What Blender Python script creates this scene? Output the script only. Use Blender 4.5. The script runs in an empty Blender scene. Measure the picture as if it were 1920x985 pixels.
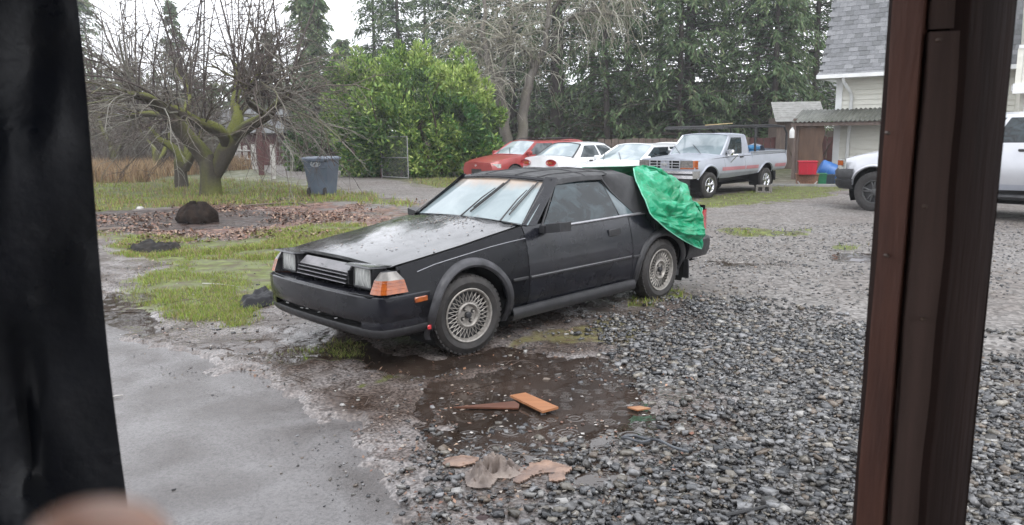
import bpy, math, random
import numpy as np
from mathutils import Vector, Matrix
random.seed(7); RNG = np.random.default_rng(11)
S = bpy.context.scene
COL = S.collection
PI = math.pi
# ------------------------------------------------------------------ camera
FPX, PITCH, ROLL, CH = 1395.57, math.radians(9.7561), math.radians(-0.6947), 1.6296
_c, _s = math.cos(PITCH), math.sin(PITCH)
FWD = np.array([0, _c, -_s]); _R = np.array([1., 0, 0]); _U = np.array([0, _s, _c])
_cr, _sr = math.cos(ROLL), math.sin(ROLL)
RT = _cr * _R + _sr * _U; UP = -_sr * _R + _cr * _U
CAM = np.array([0, 0, CH])
def ray(x, y): return FWD + (x - 960) / FPX * RT - (y - 492.5) / FPX * UP
def G(x, y, z=0.0):
    d = ray(x, y); return CAM + d * (z - CH) / d[2]
def AT(x, y, Y):
    d = ray(x, y); return CAM + d * Y / d[1]
cd = bpy.data.cameras.new('camera'); cam = bpy.data.objects.new('camera', cd); COL.objects.link(cam)
cd.sensor_fit = 'HORIZONTAL'; cd.sensor_width = 36; cd.lens = FPX / 1920 * 36
cd.clip_start = 0.01; cd.clip_end = 2000
cam.matrix_world = Matrix([[RT[0], UP[0], -FWD[0], 0], [RT[1], UP[1], -FWD[1], 0], [RT[2], UP[2], -FWD[2], CH], [0, 0, 0, 1]])
cd.dof.use_dof = True; cd.dof.focus_distance = 7.5; cd.dof.aperture_fstop = 9.5
S.camera = cam
# ------------------------------------------------------------------ world, sun, exposure
W = bpy.data.worlds.new('World'); S.world = W; W.use_nodes = True
nt = W.node_tree; bg = nt.nodes['Background']
sky = nt.nodes.new('ShaderNodeTexSky'); sky.sky_type = 'NISHITA'; sky.sun_disc = False
SUN_EL, SUN_AZ = math.radians(48), math.radians(150)
sky.sun_elevation = SUN_EL; sky.sun_rotation = SUN_AZ
hs = nt.nodes.new('ShaderNodeHueSaturation'); hs.inputs['Saturation'].default_value = 0.25
mx = nt.nodes.new('ShaderNodeMix'); mx.data_type = 'RGBA'; mx.inputs[0].default_value = 0.86
nt.links.new(sky.outputs[0], hs.inputs['Color']); nt.links.new(hs.outputs[0], mx.inputs[6])
mx.inputs[7].default_value = (9.6, 9.85, 10.4, 1)       # the flat white cloud deck
nt.links.new(mx.outputs[2], bg.inputs[0]); bg.inputs[1].default_value = 0.115
sl = bpy.data.lights.new('sun', 'SUN'); sl.energy = 0.7; sl.angle = math.radians(25); sl.color = (1, .97, .93)
so = bpy.data.objects.new('sun', sl); COL.objects.link(so)
_d = Vector((math.sin(SUN_AZ) * math.cos(SUN_EL), math.cos(SUN_AZ) * math.cos(SUN_EL), math.sin(SUN_EL)))
so.rotation_euler = _d.to_track_quat('Z', 'Y').to_euler(); so.location = (0, 0, 40)
S.view_settings.view_transform = 'Standard'; S.view_settings.look = 'None'
S.view_settings.exposure = 1.05; S.view_settings.gamma = 1
S.render.engine = 'CYCLES'; S.cycles.max_bounces = 6; S.cycles.diffuse_bounces = 3; S.cycles.glossy_bounces = 3
S.cycles.transmission_bounces = 4; S.cycles.transparent_max_bounces = 6; S.cycles.volume_bounces = 0
S.cycles.use_denoising = True; S.cycles.caustics_reflective = False; S.cycles.caustics_refractive = False
# ------------------------------------------------------------------ helpers
def tag(o, label=None, cat=None, group=None, kind=None):
    if label: o['label'] = label
    if cat: o['category'] = cat
    if group: o['group'] = group
    if kind: o['kind'] = kind
    return o
def empty(name, loc, rz, label, cat, group=None):
    o = bpy.data.objects.new(name, None); COL.objects.link(o); o.location = tuple(loc); o.rotation_euler = (0, 0, rz)
    o.empty_display_size = .2
    return tag(o, label, cat, group)
def mesh_obj(name, v, f, mat, parent=None, smooth=True, sharp=38, col=None, mi=None):
    me = bpy.data.meshes.new(name)
    v = np.asarray(v, dtype=np.float32)
    if isinstance(f, np.ndarray):
        n, k = f.shape
        me.vertices.add(len(v)); me.vertices.foreach_set('co', v.ravel())
        me.loops.add(n * k); me.loops.foreach_set('vertex_index', f.astype(np.int32).ravel())
        me.polygons.add(n); me.polygons.foreach_set('loop_start', np.arange(n, dtype=np.int32) * k)
        me.polygons.foreach_set('loop_total', np.full(n, k, dtype=np.int32))
        me.update(calc_edges=True)
    else:
        me.from_pydata([tuple(map(float, a)) for a in v], [], f)
    for m in (mat if isinstance(mat, (list, tuple)) else [mat]): me.materials.append(m)
    if mi is not None: me.polygons.foreach_set('material_index', np.asarray(mi, dtype=np.int32))
    if col is not None:
        for nm, arr in col.items():
            a = me.color_attributes.new(nm, 'FLOAT_COLOR', 'POINT')
            c = np.ones((len(v), 4), dtype=np.float32); c[:, :arr.shape[1]] = arr; a.data.foreach_set('color', c.ravel())
    if smooth:
        me.polygons.foreach_set('use_smooth', np.ones(len(me.polygons), dtype=bool))
        if sharp: me.set_sharp_from_angle(angle=math.radians(sharp))
    me.update()
    o = bpy.data.objects.new(name, me); COL.objects.link(o)
    if parent is not None: o.parent = parent
    return o
def frame_of(d):
    d = np.asarray(d, float); d = d / (np.linalg.norm(d) + 1e-9)
    a = np.array([0, 0, 1.]) if abs(d[2]) < .9 else np.array([1., 0, 0])
    u = np.cross(d, a); u /= np.linalg.norm(u); w = np.cross(d, u); return u, w
class MB:
    def __init__(s): s.v = []; s.f = []; s.m = []; s.cur = 0
    def mat(s, i): s.cur = i; return s
    def add(s, vs, fs):
        b = len(s.v); s.v += [tuple(map(float, q)) for q in vs]
        for q in fs: s.f.append(tuple(b + i for i in q)); s.m.append(s.cur)
        return s
    def box(s, c, d, rz=0, R=None, taper=1.0):
        x, y, z = [q / 2 for q in d]; p = []
        for k in (-1, 1):
            t = taper if k > 0 else 1
            for a, b in ((-1, -1), (1, -1), (1, 1), (-1, 1)): p.append((a * x * t, b * y * t, k * z))
        if R is None: R = Matrix.Rotation(rz, 3, 'Z')
        p = [tuple(R @ Vector(q) + Vector([float(w) for w in c])) for q in p]
        return s.add(p, [(0, 3, 2, 1), (4, 5, 6, 7), (0, 1, 5, 4), (1, 2, 6, 5), (2, 3, 7, 6), (3, 0, 4, 7)])
    def rbox(s, c, d, r=.01, R=None):          # box with chamfered edges
        x, y, z = [q / 2 for q in d]; r = min(r, x * .9, y * .9, z * .9); p = []
        for kz, zz, ins in ((0, -z, r), (1, -z + r, 0), (2, z - r, 0), (3, z, r)):
            X, Y = x - ins, y - ins
            for a, b in ((-X + (0 if ins else r), -Y), (X - (0 if ins else r), -Y), (X, -Y + (0 if ins else r)), (X, Y - (0 if ins else r)),
                         (X - (0 if ins else r), Y), (-X + (0 if ins else r), Y), (-X, Y - (0 if ins else r)), (-X, -Y + (0 if ins else r))):
                p.append((a, b, zz))
        R = R or Matrix.Identity(3)
        p = [tuple(R @ Vector(q) + Vector([float(w) for w in c])) for q in p]
        f = [tuple(range(7, -1, -1)), tuple(range(24, 32))]
        for k in range(3):
            for i in range(8): j = (i + 1) % 8; f.append((k * 8 + i, k * 8 + j, k * 8 + 8 + j, k * 8 + 8 + i))
        return s.add(p, f)
    def tube(s, pts, r, n=6, caps=True):
        pts = [np.asarray(p, float) for p in pts]; k = len(pts)
        r = r if hasattr(r, '__len__') else [r] * k
        V = []; u0 = None
        for i in range(k):
            d = pts[min(i + 1, k - 1)] - pts[max(i - 1, 0)]
            u, w = frame_of(d)
            if u0 is not None:
                dn = d / (np.linalg.norm(d) + 1e-9); u = u0 - dn * np.dot(u0, dn)
                if np.linalg.norm(u) < 1e-6: u, w = frame_of(d)
                u /= np.linalg.norm(u); w = np.cross(dn, u)
            u0 = u
            for j in range(n):
                a = 2 * PI * j / n; V.append(pts[i] + r[i] * (math.cos(a) * u + math.sin(a) * w))
        F = []
        for i in range(k - 1):
            for j in range(n): q = (j + 1) % n; F.append((i * n + j, i * n + q, (i + 1) * n + q, (i + 1) * n + j))
        if caps: F.append(tuple(range(n - 1, -1, -1))); F.append(tuple((k - 1) * n + j for j in range(n)))
        return s.add(V, F)
    def lathe(s, prof, n=24, axis='Z', c=(0, 0, 0), closed=False):
        V = []
        for r, h in prof:
            for j in range(n):
                a = 2 * PI * j / n; x, y = r * math.cos(a), r * math.sin(a)
                q = (x, y, h) if axis == 'Z' else ((x, h, y) if axis == 'Y' else (h, x, y))
                V.append((q[0] + c[0], q[1] + c[1], q[2] + c[2]))
        F = []; k = len(prof)
        for i in range(k if closed else k - 1):
            i2 = (i + 1) % k
            for j in range(n):
                q = (j + 1) % n; F.append((i * n + j, i * n + q, i2 * n + q, i2 * n + j))
        return s.add(V, F)
    def disc(s, r, h, n=24, axis='Z', c=(0, 0, 0)):
        V = []
        for j in range(n):
            a = 2 * PI * j / n; x, y = r * math.cos(a), r * math.sin(a)
            q = (x, y, h) if axis == 'Z' else ((x, h, y) if axis == 'Y' else (h, x, y))
            V.append((q[0] + c[0], q[1] + c[1], q[2] + c[2]))
        return s.add(V, [tuple(range(n))])
    def grid(s, rows, flip=False):
        n = len(rows[0]); F = []
        for i in range(len(rows) - 1):
            for j in range(n - 1):
                q = (i * n + j, i * n + j + 1, (i + 1) * n + j + 1, (i + 1) * n + j); F.append(q[::-1] if flip else q)
        return s.add([p for r in rows for p in r], F)
    def prism(s, poly, off):                    # polygon of 3-D points pushed along off
        n = len(poly); a = [np.asarray(p, float) for p in poly]; b = [p + np.asarray(off, float) for p in a]
        F = [tuple(range(n)), tuple(range(2 * n - 1, n - 1, -1))]
        for i in range(n): j = (i + 1) % n; F.append((i, n + i, n + j, j))
        return s.add(a + b, F)
    def build(s, name, mat, parent=None, smooth=True, sharp=38):
        return mesh_obj(name, s.v, s.f, mat, parent, smooth, sharp, mi=s.m if isinstance(mat, (list, tuple)) else None)
def copy_tree(o, parent=None):
    c = o.copy(); COL.objects.link(c); c.parent = parent
    for ch in list(o.children): copy_tree(ch, c)
    return c
def lerp(a, b, t): return a + (b - a) * t
def crv(x, tab):                                  # smooth-ish table lookup
    xs = [t[0] for t in tab]; ys = [t[1] for t in tab]
    if xs[0] > xs[-1]: xs = xs[::-1]; ys = ys[::-1]
    return float(np.interp(x, xs, ys))
# numpy value noise
def _h(ix, iy, seed):
    n = (ix.astype(np.int64) * 374761393 + iy.astype(np.int64) * 668265263 + seed * 974634777) & 0xffffffff
    n = ((n ^ (n >> 13)) * 1274126177) & 0xffffffff
    return ((n ^ (n >> 16)) & 0xffff) / 65535.0
def vnoise(x, y, seed=0):
    x = np.asarray(x, float); y = np.asarray(y, float)
    ix = np.floor(x); iy = np.floor(y); fx = x - ix; fy = y - iy
    fx = fx * fx * (3 - 2 * fx); fy = fy * fy * (3 - 2 * fy)
    a = _h(ix, iy, seed); b = _h(ix + 1, iy, seed); c = _h(ix, iy + 1, seed); d = _h(ix + 1, iy + 1, seed)
    return (a + (b - a) * fx) * (1 - fy) + (c + (d - c) * fx) * fy
def fbm(x, y, oct=4, seed=0):
    s = 0; a = .5; t = 0
    for k in range(oct): s = s + a * vnoise(x * 2 ** k + 17.3 * k, y * 2 ** k - 9.1 * k, seed + k); t += a; a *= .5
    return s / t
def poly_sd(x, y, poly):                          # signed distance, + inside
    poly = np.asarray(poly); n = len(poly); d = np.full(x.shape, 1e9); ins = np.zeros(x.shape, bool)
    for i in range(n):
        ax, ay = poly[i]; bx, by = poly[(i + 1) % n]
        ex, ey = bx - ax, by - ay; wx, wy = x - ax, y - ay
        t = np.clip((wx * ex + wy * ey) / (ex * ex + ey * ey + 1e-12), 0, 1)
        d = np.minimum(d, (wx - ex * t) ** 2 + (wy - ey * t) ** 2)
        c = ((ay > y) != (by > y)) & (x < (bx - ax) * (y - ay) / (by - ay + 1e-12) + ax); ins ^= c
    d = np.sqrt(d); return np.where(ins, d, -d)
def pxpoly(pts, z=0): return [tuple(G(a, b, z)[:2]) for a, b in pts]
def ss(a, b, x):
    t = np.clip((x - a) / (b - a), 0, 1); return t * t * (3 - 2 * t)
# ------------------------------------------------------------------ materials
def nd(t, typ, **kw):
    n = t.nodes.new(typ)
    for k, v in kw.items():
        if k in n.inputs: n.inputs[k].default_value = v
        else: setattr(n, k, v)
    return n
def setin(n, k, v): n.inputs[k].default_value = v
def mat(name, c1, c2=None, rough=.5, scale=4.0, bump=0.0, bscale=None, metal=0.0, spec=.5, coat=0.0, c3=None, det=6, coords='Object', r2=None, trans=0, stretch=None, alpha=None, subs=0):
    m = bpy.data.materials.new(name); m.use_nodes = True; t = m.node_tree; b = t.nodes['Principled BSDF']
    L = t.links.new
    tc = nd(t, 'ShaderNodeTexCoord'); out = tc.outputs[coords]
    if stretch:
        mp = nd(t, 'ShaderNodeMapping'); mp.inputs['Scale'].default_value = stretch; L(out, mp.inputs[0]); out = mp.outputs[0]
    no = nd(t, 'ShaderNodeTexNoise', Scale=scale, Detail=det, Roughness=.6); L(out, no.inputs['Vector'])
    c2 = c2 or tuple(q * .75 for q in c1)
    cr = nd(t, 'ShaderNodeValToRGB'); e = cr.color_ramp.elements
    e[0].position = .35; e[1].position = .68; e[0].color = (*c2, 1); e[1].color = (*c1, 1)
    if c3: q = e.new(.8); q.color = (*c3, 1)
    L(no.outputs['Fac'], cr.inputs[0]); L(cr.outputs[0], b.inputs['Base Color'])
    b.inputs['Metallic'].default_value = metal; b.inputs['Specular IOR Level'].default_value = spec
    b.inputs['Coat Weight'].default_value = coat; b.inputs['Coat Roughness'].default_value = .05
    if r2 is None: b.inputs['Roughness'].default_value = rough
    else:
        mr = nd(t, 'ShaderNodeMapRange'); mr.inputs['From Min'].default_value = .35; mr.inputs['From Max'].default_value = .65
        mr.inputs['To Min'].default_value = rough; mr.inputs['To Max'].default_value = r2
        n2 = nd(t, 'ShaderNodeTexNoise', Scale=scale * 2.3, Detail=5.0); L(out, n2.inputs['Vector']); L(n2.outputs['Fac'], mr.inputs['Value']); L(mr.outputs[0], b.inputs['Roughness'])
    if trans: b.inputs['Transmission Weight'].default_value = trans
    if alpha is not None: b.inputs['Alpha'].default_value = alpha
    if bump:
        n3 = nd(t, 'ShaderNodeTexNoise', Scale=bscale or scale * 4, Detail=6.0); L(out, n3.inputs['Vector'])
        bp = nd(t, 'ShaderNodeBump', Strength=1.0, Distance=bump); L(n3.outputs['Fac'], bp.inputs['Height']); L(bp.outputs[0], b.inputs['Normal'])
    return m
M = {}
M['black'] = mat('black_paint', (.010, .011, .016), (.005, .005, .008), rough=.16, r2=.32, scale=3, spec=.4, coat=.2, bump=.0003, bscale=90)
# hood: wet, with beads of water and grime
M['blackwet'] = mat('black_paint_wet', (.016, .016, .019), (.006, .006, .008), rough=.07, r2=.24, scale=5, spec=.5, coat=.5, bump=.0007, bscale=60)
M['blackplastic'] = mat('black_plastic', (.03, .03, .033), (.014, .014, .016), rough=.38, r2=.55, scale=14, bump=.0006, bscale=120)
M['flare'] = mat('faded_flare', (.07, .07, .078), (.014, .014, .016), rough=.4, r2=.6, scale=6, c3=(.20, .20, .21), bump=.001)
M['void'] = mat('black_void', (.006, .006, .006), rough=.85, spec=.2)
M['canvas'] = mat('soft_top_canvas', (.035, .035, .037), (.018, .018, .02), rough=.42, r2=.62, scale=5, bump=.002, bscale=22)
M['rubber'] = mat('tyre_rubber', (.035, .031, .029), (.018, .017, .017), rough=.6, r2=.8, scale=12, c3=(.09, .07, .055), bump=.001, bscale=60)
M['alloy'] = mat('dull_alloy', (.36, .34, .31), (.20, .185, .17), rough=.45, metal=.4, scale=30)
M['alloydark'] = mat('dark_alloy', (.10, .10, .10), (.05, .05, .05), rough=.5, metal=.4, scale=30)
M['chrome'] = mat('chrome', (.75, .76, .78), (.6, .6, .62), rough=.24, metal=1.0, scale=10)
M['trim'] = mat('satin_trim', (.42, .42, .44), (.28, .28, .3), rough=.3, metal=.6, scale=20)
M['lamp'] = mat('headlight_glass', (.66, .67, .64), (.22, .23, .22), rough=.12, scale=9, spec=.6, coat=1.0, stretch=(1, 6, 1), bump=.002, bscale=40)
M['lampclear'] = mat('clear_lamp', (.20, .185, .17), (.09, .085, .08), rough=.25, scale=20, coat=.2)
M['amber'] = mat('amber_lamp', (.44, .105, .015), (.20, .045, .010), rough=.15, scale=16, coat=1.0)
M['redlamp'] = mat('red_lamp', (.55, .02, .025), (.28, .01, .015), rough=.15, scale=16, coat=1.0)
M['badge'] = mat('dull_badge_panel', (.20, .19, .20), (.13, .13, .135), rough=.3, scale=12)
M['white'] = mat('white_paint', (.80, .81, .82), (.72, .73, .74), rough=.25, scale=2, coat=.4)
M['red'] = mat('red_paint', (.36, .045, .04), (.24, .03, .028), rough=.3, scale=3, coat=.3)
M['silver'] = mat('silver_paint', (.44, .465, .53), (.37, .395, .45), rough=.32, metal=.25, scale=2, coat=.3)
M['silver2'] = mat('pale_silver_paint', (.58, .59, .62), (.50, .51, .54), rough=.3, metal=.3, scale=2, coat=.3)
M['greystripe'] = mat('grey_stripe', (.26, .27, .30), (.20, .21, .24), rough=.4, scale=4)
M['redstripe'] = mat('red_stripe', (.42, .18, .20), (.34, .14, .16), rough=.4, scale=4)
M['iron'] = mat('black_iron', (.03, .03, .032), (.016, .016, .018), rough=.45, scale=9)
M['galv'] = mat('galvanised_steel', (.42, .43, .43), (.28, .28, .27), rough=.45, metal=.6, scale=12, c3=(.34, .2, .12))
def glass(name, col, streak=(.3, .33, .34), rough=.05, amt=.45, scale=5, stretch=(1, 1, 1), lo=.42, hi=.72, spec=.55):
    m = bpy.data.materials.new(name); m.use_nodes = True; t = m.node_tree; b = t.nodes['Principled BSDF']; L = t.links.new
    tc = nd(t, 'ShaderNodeTexCoord'); mp = nd(t, 'ShaderNodeMapping'); mp.inputs['Scale'].default_value = stretch; L(tc.outputs['Object'], mp.inputs[0])
    no = nd(t, 'ShaderNodeTexNoise', Scale=scale, Detail=6.0, Distortion=.8); L(mp.outputs[0], no.inputs['Vector'])
    mr = nd(t, 'ShaderNodeMapRange'); setin(mr, 'From Min', lo); setin(mr, 'From Max', hi); setin(mr, 'To Max', amt); L(no.outputs['Fac'], mr.inputs['Value'])
    mi = nd(t, 'ShaderNodeMix', data_type='RGBA'); mi.inputs[6].default_value = (*col, 1); mi.inputs[7].default_value = (*streak, 1)
    L(mr.outputs[0], mi.inputs[0]); L(mi.outputs[2], b.inputs['Base Color']); setin(b, 'Roughness', rough); setin(b, 'Specular IOR Level', spec)
    return m, t, b, mi
M['glass'] = glass('dark_window_glass', (.006, .010, .012), (.09, .135, .155), amt=.45, scale=5, stretch=(1.0, 1, 1.6), lo=.40, hi=.75, spec=.5)[0]
M['glassfar'] = glass('car_glass', (.05, .06, .065), (.35, .38, .4), amt=.4, scale=2.5)[0]
M['glasspale'] = glass('pale_windscreen', (.22, .27, .29), (.5, .55, .58), amt=.7, scale=2.0)[0]
M['glassmid'] = glass('quarter_glass', (.07, .09, .10), (.22, .27, .29), amt=.7, scale=4)[0]
# hero windscreen: fog plus sky reflection painted into its colour, leaf tannin along the top edge
_m, _t, _b, _mi = glass('fog_and_sky_windscreen', (.22, .27, .285), (.38, .44, .45), rough=.09, amt=.55, scale=3)
_tc = nd(_t, 'ShaderNodeTexCoord'); _sx = nd(_t, 'ShaderNodeSeparateXYZ'); _t.links.new(_tc.outputs['Object'], _sx.inputs[0])
_nz = nd(_t, 'ShaderNodeTexNoise', Scale=9.0, Detail=5.0); _t.links.new(_tc.outputs['Object'], _nz.inputs['Vector'])
_ad = nd(_t, 'ShaderNodeMath', operation='MULTIPLY_ADD'); _t.links.new(_nz.outputs['Fac'], _ad.inputs[0]); setin(_ad, 1, .10); _t.links.new(_sx.outputs['Z'], _ad.inputs[2])
_mr = nd(_t, 'ShaderNodeMapRange'); setin(_mr, 'From Min', 1.20); setin(_mr, 'From Max', 1.275); setin(_mr, 'To Max', .62); _t.links.new(_ad.outputs[0], _mr.inputs['Value'])
_m2 = nd(_t, 'ShaderNodeMix', data_type='RGBA'); _m2.inputs[7].default_value = (.42, .27, .17, 1)
_t.links.new(_mr.outputs[0], _m2.inputs[0]); _t.links.new(_mi.outputs[2], _m2.inputs[6]); _t.links.new(_m2.outputs[2], _b.inputs['Base Color'])
M['windscreen'] = _m
def attr_mat(name, attr='col', rough=.6, spec=.4, r2=None, bump=0, bscale=50, trans=0.0, coat=0.0, vary=.0):
    m = bpy.data.materials.new(name); m.use_nodes = True; t = m.node_tree; b = t.nodes['Principled BSDF']; L = t.links.new
    a = nd(t, 'ShaderNodeVertexColor', layer_name=attr)
    if vary:
        no = nd(t, 'ShaderNodeTexNoise', Scale=bscale, Detail=4.0); tc = nd(t, 'ShaderNodeTexCoord'); L(tc.outputs['Object'], no.inputs['Vector'])
        mr = nd(t, 'ShaderNodeMapRange'); setin(mr, 'To Min', 1 - vary); setin(mr, 'To Max', 1 + vary); L(no.outputs['Fac'], mr.inputs['Value'])
        vm = nd(t, 'ShaderNodeVectorMath', operation='SCALE'); L(a.outputs[0], vm.inputs[0]); L(mr.outputs[0], vm.inputs['Scale']); L(vm.outputs[0], b.inputs['Base Color'])
    else: L(a.outputs[0], b.inputs['Base Color'])
    setin(b, 'Roughness', rough); setin(b, 'Specular IOR Level', spec); setin(b, 'Coat Weight', coat)
    if trans:
        tr = nd(t, 'ShaderNodeBsdfTranslucent'); L(a.outputs[0], tr.inputs[0]); ms = nd(t, 'ShaderNodeMixShader'); ms.inputs[0].default_value = trans
        L(b.outputs[0], ms.inputs[1]); L(tr.outputs[0], ms.inputs[2]); L(ms.outputs[0], t.nodes['Material Output'].inputs[0])
    if bump:
        tc = nd(t, 'ShaderNodeTexCoord'); n3 = nd(t, 'ShaderNodeTexNoise', Scale=bscale, Detail=5.0); L(tc.outputs['Object'], n3.inputs['Vector'])
        bp = nd(t, 'ShaderNodeBump', Distance=bump); L(n3.outputs['Fac'], bp.inputs['Height']); L(bp.outputs[0], b.inputs['Normal'])
    return m
M['leaf'] = attr_mat('leaf', rough=.45, trans=.25, spec=.4)
M['needle'] = attr_mat('needle_foliage', rough=.65, trans=.15, spec=.25)
M['blade'] = attr_mat('grass_blades', rough=.5, trans=.3, spec=.35)
M['litter'] = attr_mat('leaf_litter', rough=.35, spec=.5)
M['stone'] = attr_mat('wet_stone', rough=.20, spec=.6, bump=.002, bscale=70, vary=.35)
M['bark'] = attr_mat('bark', rough=.75, spec=.3, bump=.02, bscale=18, vary=.45)
# ================================================================== GROUND
P_CONC = pxpoly([(150, 600), (235, 632), (330, 652), (400, 684), (470, 708), (560, 745), (640, 800), (690, 860), (760, 930), (850, 1010), (1000, 1300), (-900, 1300), (-900, 700), (0, 640)])
P_PUD = [pxpoly([(800, 770), (790, 730), (850, 700), (930, 680), (960, 655), (1060, 660), (1150, 655), (1170, 690), (1215, 740), (1270, 775), (1290, 800), (1250, 835), (1150, 845), (1060, 850), (960, 862), (870, 862), (815, 845), (825, 800)]),
         pxpoly([(100, 555), (230, 572), (290, 590), (340, 612), (335, 640), (235, 630), (100, 605)]),
         pxpoly([(480, 660), (560, 640), (700, 640), (820, 665), (960, 650), (930, 690), (800, 715), (700, 690), (560, 672)]),
         pxpoly([(540, 628), (600, 632), (590, 652), (535, 650)]),
         pxpoly([(210, 545), (300, 558), (260, 575), (200, 570)]),
         pxpoly([(1330, 489), (1460, 492), (1470, 499), (1350, 500)]),
         pxpoly([(1560, 470), (1720, 478), (1700, 500), (1580, 490)]),
         pxpoly([(1850, 700), (1960, 705), (1970, 735), (1850, 735)]),
         pxpoly([(1080, 878), (1200, 868), (1260, 900), (1180, 925), (1060, 915)])]
P_GRAV = pxpoly([(860, 1300), (900, 1010), (925, 960), (1000, 905), (1090, 880), (1190, 850), (1290, 835), (1310, 780), (1240, 735), (1180, 690), (1190, 650), (1240, 610), (1285, 572), (1340, 570), (1450, 600), (1600, 630), (1700, 650), (2400, 740), (2400, 1500), (860, 1500)])
P_DRIVE = pxpoly([(1250, 388), (1560, 362), (1700, 372), (2600, 400), (2600, 860), (1700, 730), (1450, 660), (1300, 590), (1270, 540), (1200, 420)])
P_DRIVE2 = pxpoly([(430, 296), (560, 308), (690, 325), (800, 352), (920, 352), (1000, 372), (900, 392), (780, 388), (640, 352), (520, 330), (430, 308)])
P_GRASS = [pxpoly([(200, 436), (330, 445), (440, 458), (545, 425), (650, 420), (700, 440), (580, 478), (530, 520), (510, 575), (440, 615), (350, 612), (270, 580), (230, 530), (320, 500), (200, 470)]),
           pxpoly([(100, 345), (400, 335), (520, 345), (700, 368), (800, 392), (620, 378), (520, 390), (420, 384), (100, 402)]),
           pxpoly([(1285, 376), (1480, 350), (1580, 352), (1570, 366), (1400, 386), (1285, 392)]),
           pxpoly([(770, 336), (900, 334), (905, 352), (800, 352)]),
           pxpoly([(1370, 432), (1500, 434), (1520, 444), (1390, 444)]),
           pxpoly([(1140, 574), (1270, 545), (1285, 558), (1180, 585)]),
           pxpoly([(560, 655), (660, 648), (760, 668), (640, 672)]),
           pxpoly([(670, 712), (730, 712), (730, 728), (680, 728)]),
           pxpoly([(1560, 462), (1610, 462), (1605, 470), (1570, 470)])]
P_MOSS = [pxpoly([(960, 645), (1020, 620), (1150, 600), (1230, 625), (1180, 650), (1060, 655)]), pxpoly([(1310, 585), (1420, 590), (1400, 612), (1320, 604)])]
P_LIT = pxpoly([(100, 402), (330, 388), (420, 380), (560, 376), (690, 386), (800, 398), (760, 415), (640, 432), (560, 442), (420, 450), (100, 445)])
P_DIRT = pxpoly([(100, 400), (330, 392), (480, 396), (600, 410), (480, 430), (350, 434), (100, 440)])
WATER_Z = -0.012
def sdmax(x, y, polys):
    d = None
    for p in polys:
        q = poly_sd(x, y, p); d = q if d is None else np.maximum(d, q)
    return d
def masks(x, y):
    w = fbm(x * 2.2, y * 2.2, 4, 31) - .5; w2 = fbm(x * 9, y * 9, 3, 41) - .5
    sc = np.maximum(1, y / 9.0)
    f = lambda p, k=.12, a=.55: ss(-k, k, sdmax(x, y, p) / sc + w * a + w2 * .22)
    return dict(grass=f(P_GRASS), moss=f(P_MOSS), grav=f([P_GRAV], .85, 2.0), lit=f([P_LIT], 1.0, 3.0), dirt=f([P_DIRT]),
                drive=f([P_DRIVE, P_DRIVE2], .25, .5))
def hgt(x, y):
    x = np.asarray(x, float); y = np.asarray(y, float)
    n1 = fbm(x * 2.2, y * 2.2, 4, 31) - .5; n3 = fbm(x * 9, y * 9, 4, 51) - .5
    h = .022 * (fbm(x * .45, y * .45, 3, 61) - .5) + .020 * n1 + .022 * n3 + .006 * (fbm(x * 40, y * 40, 2, 71) - .5) + .013
    pud = ss(-.10, .16, sdmax(x, y, P_PUD) + .60 * n1 + .34 * n3)
    h = np.maximum(h, -.004 + .008 * n3) * (1 - pud) + (h * .55 - .036) * pud
    con = poly_sd(x, y, P_CONC) + .50 * n1 + .26 * n3
    h = h - .045 * ss(-.02, .10, con)
    return h
# projective grid: fine near the camera, coarse far away
nr, nc = 560, 520
ys = np.concatenate([np.linspace(-14, 1.2, 12), 1.35 * (260 / 1.35) ** (np.linspace(0, 1, nr) ** .92)])
us = np.linspace(-1, 1, nc); us = .82 * us + np.sign(us) * np.maximum(np.abs(us) - .9, 0) * 12
X = us[None, :] * (np.maximum(ys, 2.2)[:, None] * .95 + .9) + np.sign(us)[None, :] * np.maximum(np.abs(us)[None, :] - .75, 0) * 25
Y = np.repeat(ys[:, None], nc, 1)
x, y = X.ravel(), Y.ravel()
mk = masks(x, y); z = hgt(x, y)
v = np.stack([x, y, z], 1)
ii = np.arange(len(ys) * nc).reshape(len(ys), nc)
f = np.stack([ii[:-1, :-1].ravel(), ii[:-1, 1:].ravel(), ii[1:, 1:].ravel(), ii[1:, :-1].ravel()], 1)
ca = np.stack([mk['grass'], np.maximum(mk['moss'] * .6, 0), mk['grav'], np.ones_like(x)], 1)
wetm = ss(-.6, .15, sdmax(x, y, P_PUD) + .5 * (fbm(x * 1.5, y * 1.5, 3, 91) - .5))
cb = np.stack([mk['lit'], mk['drive'], mk['dirt'] * .9, wetm], 1)
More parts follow.
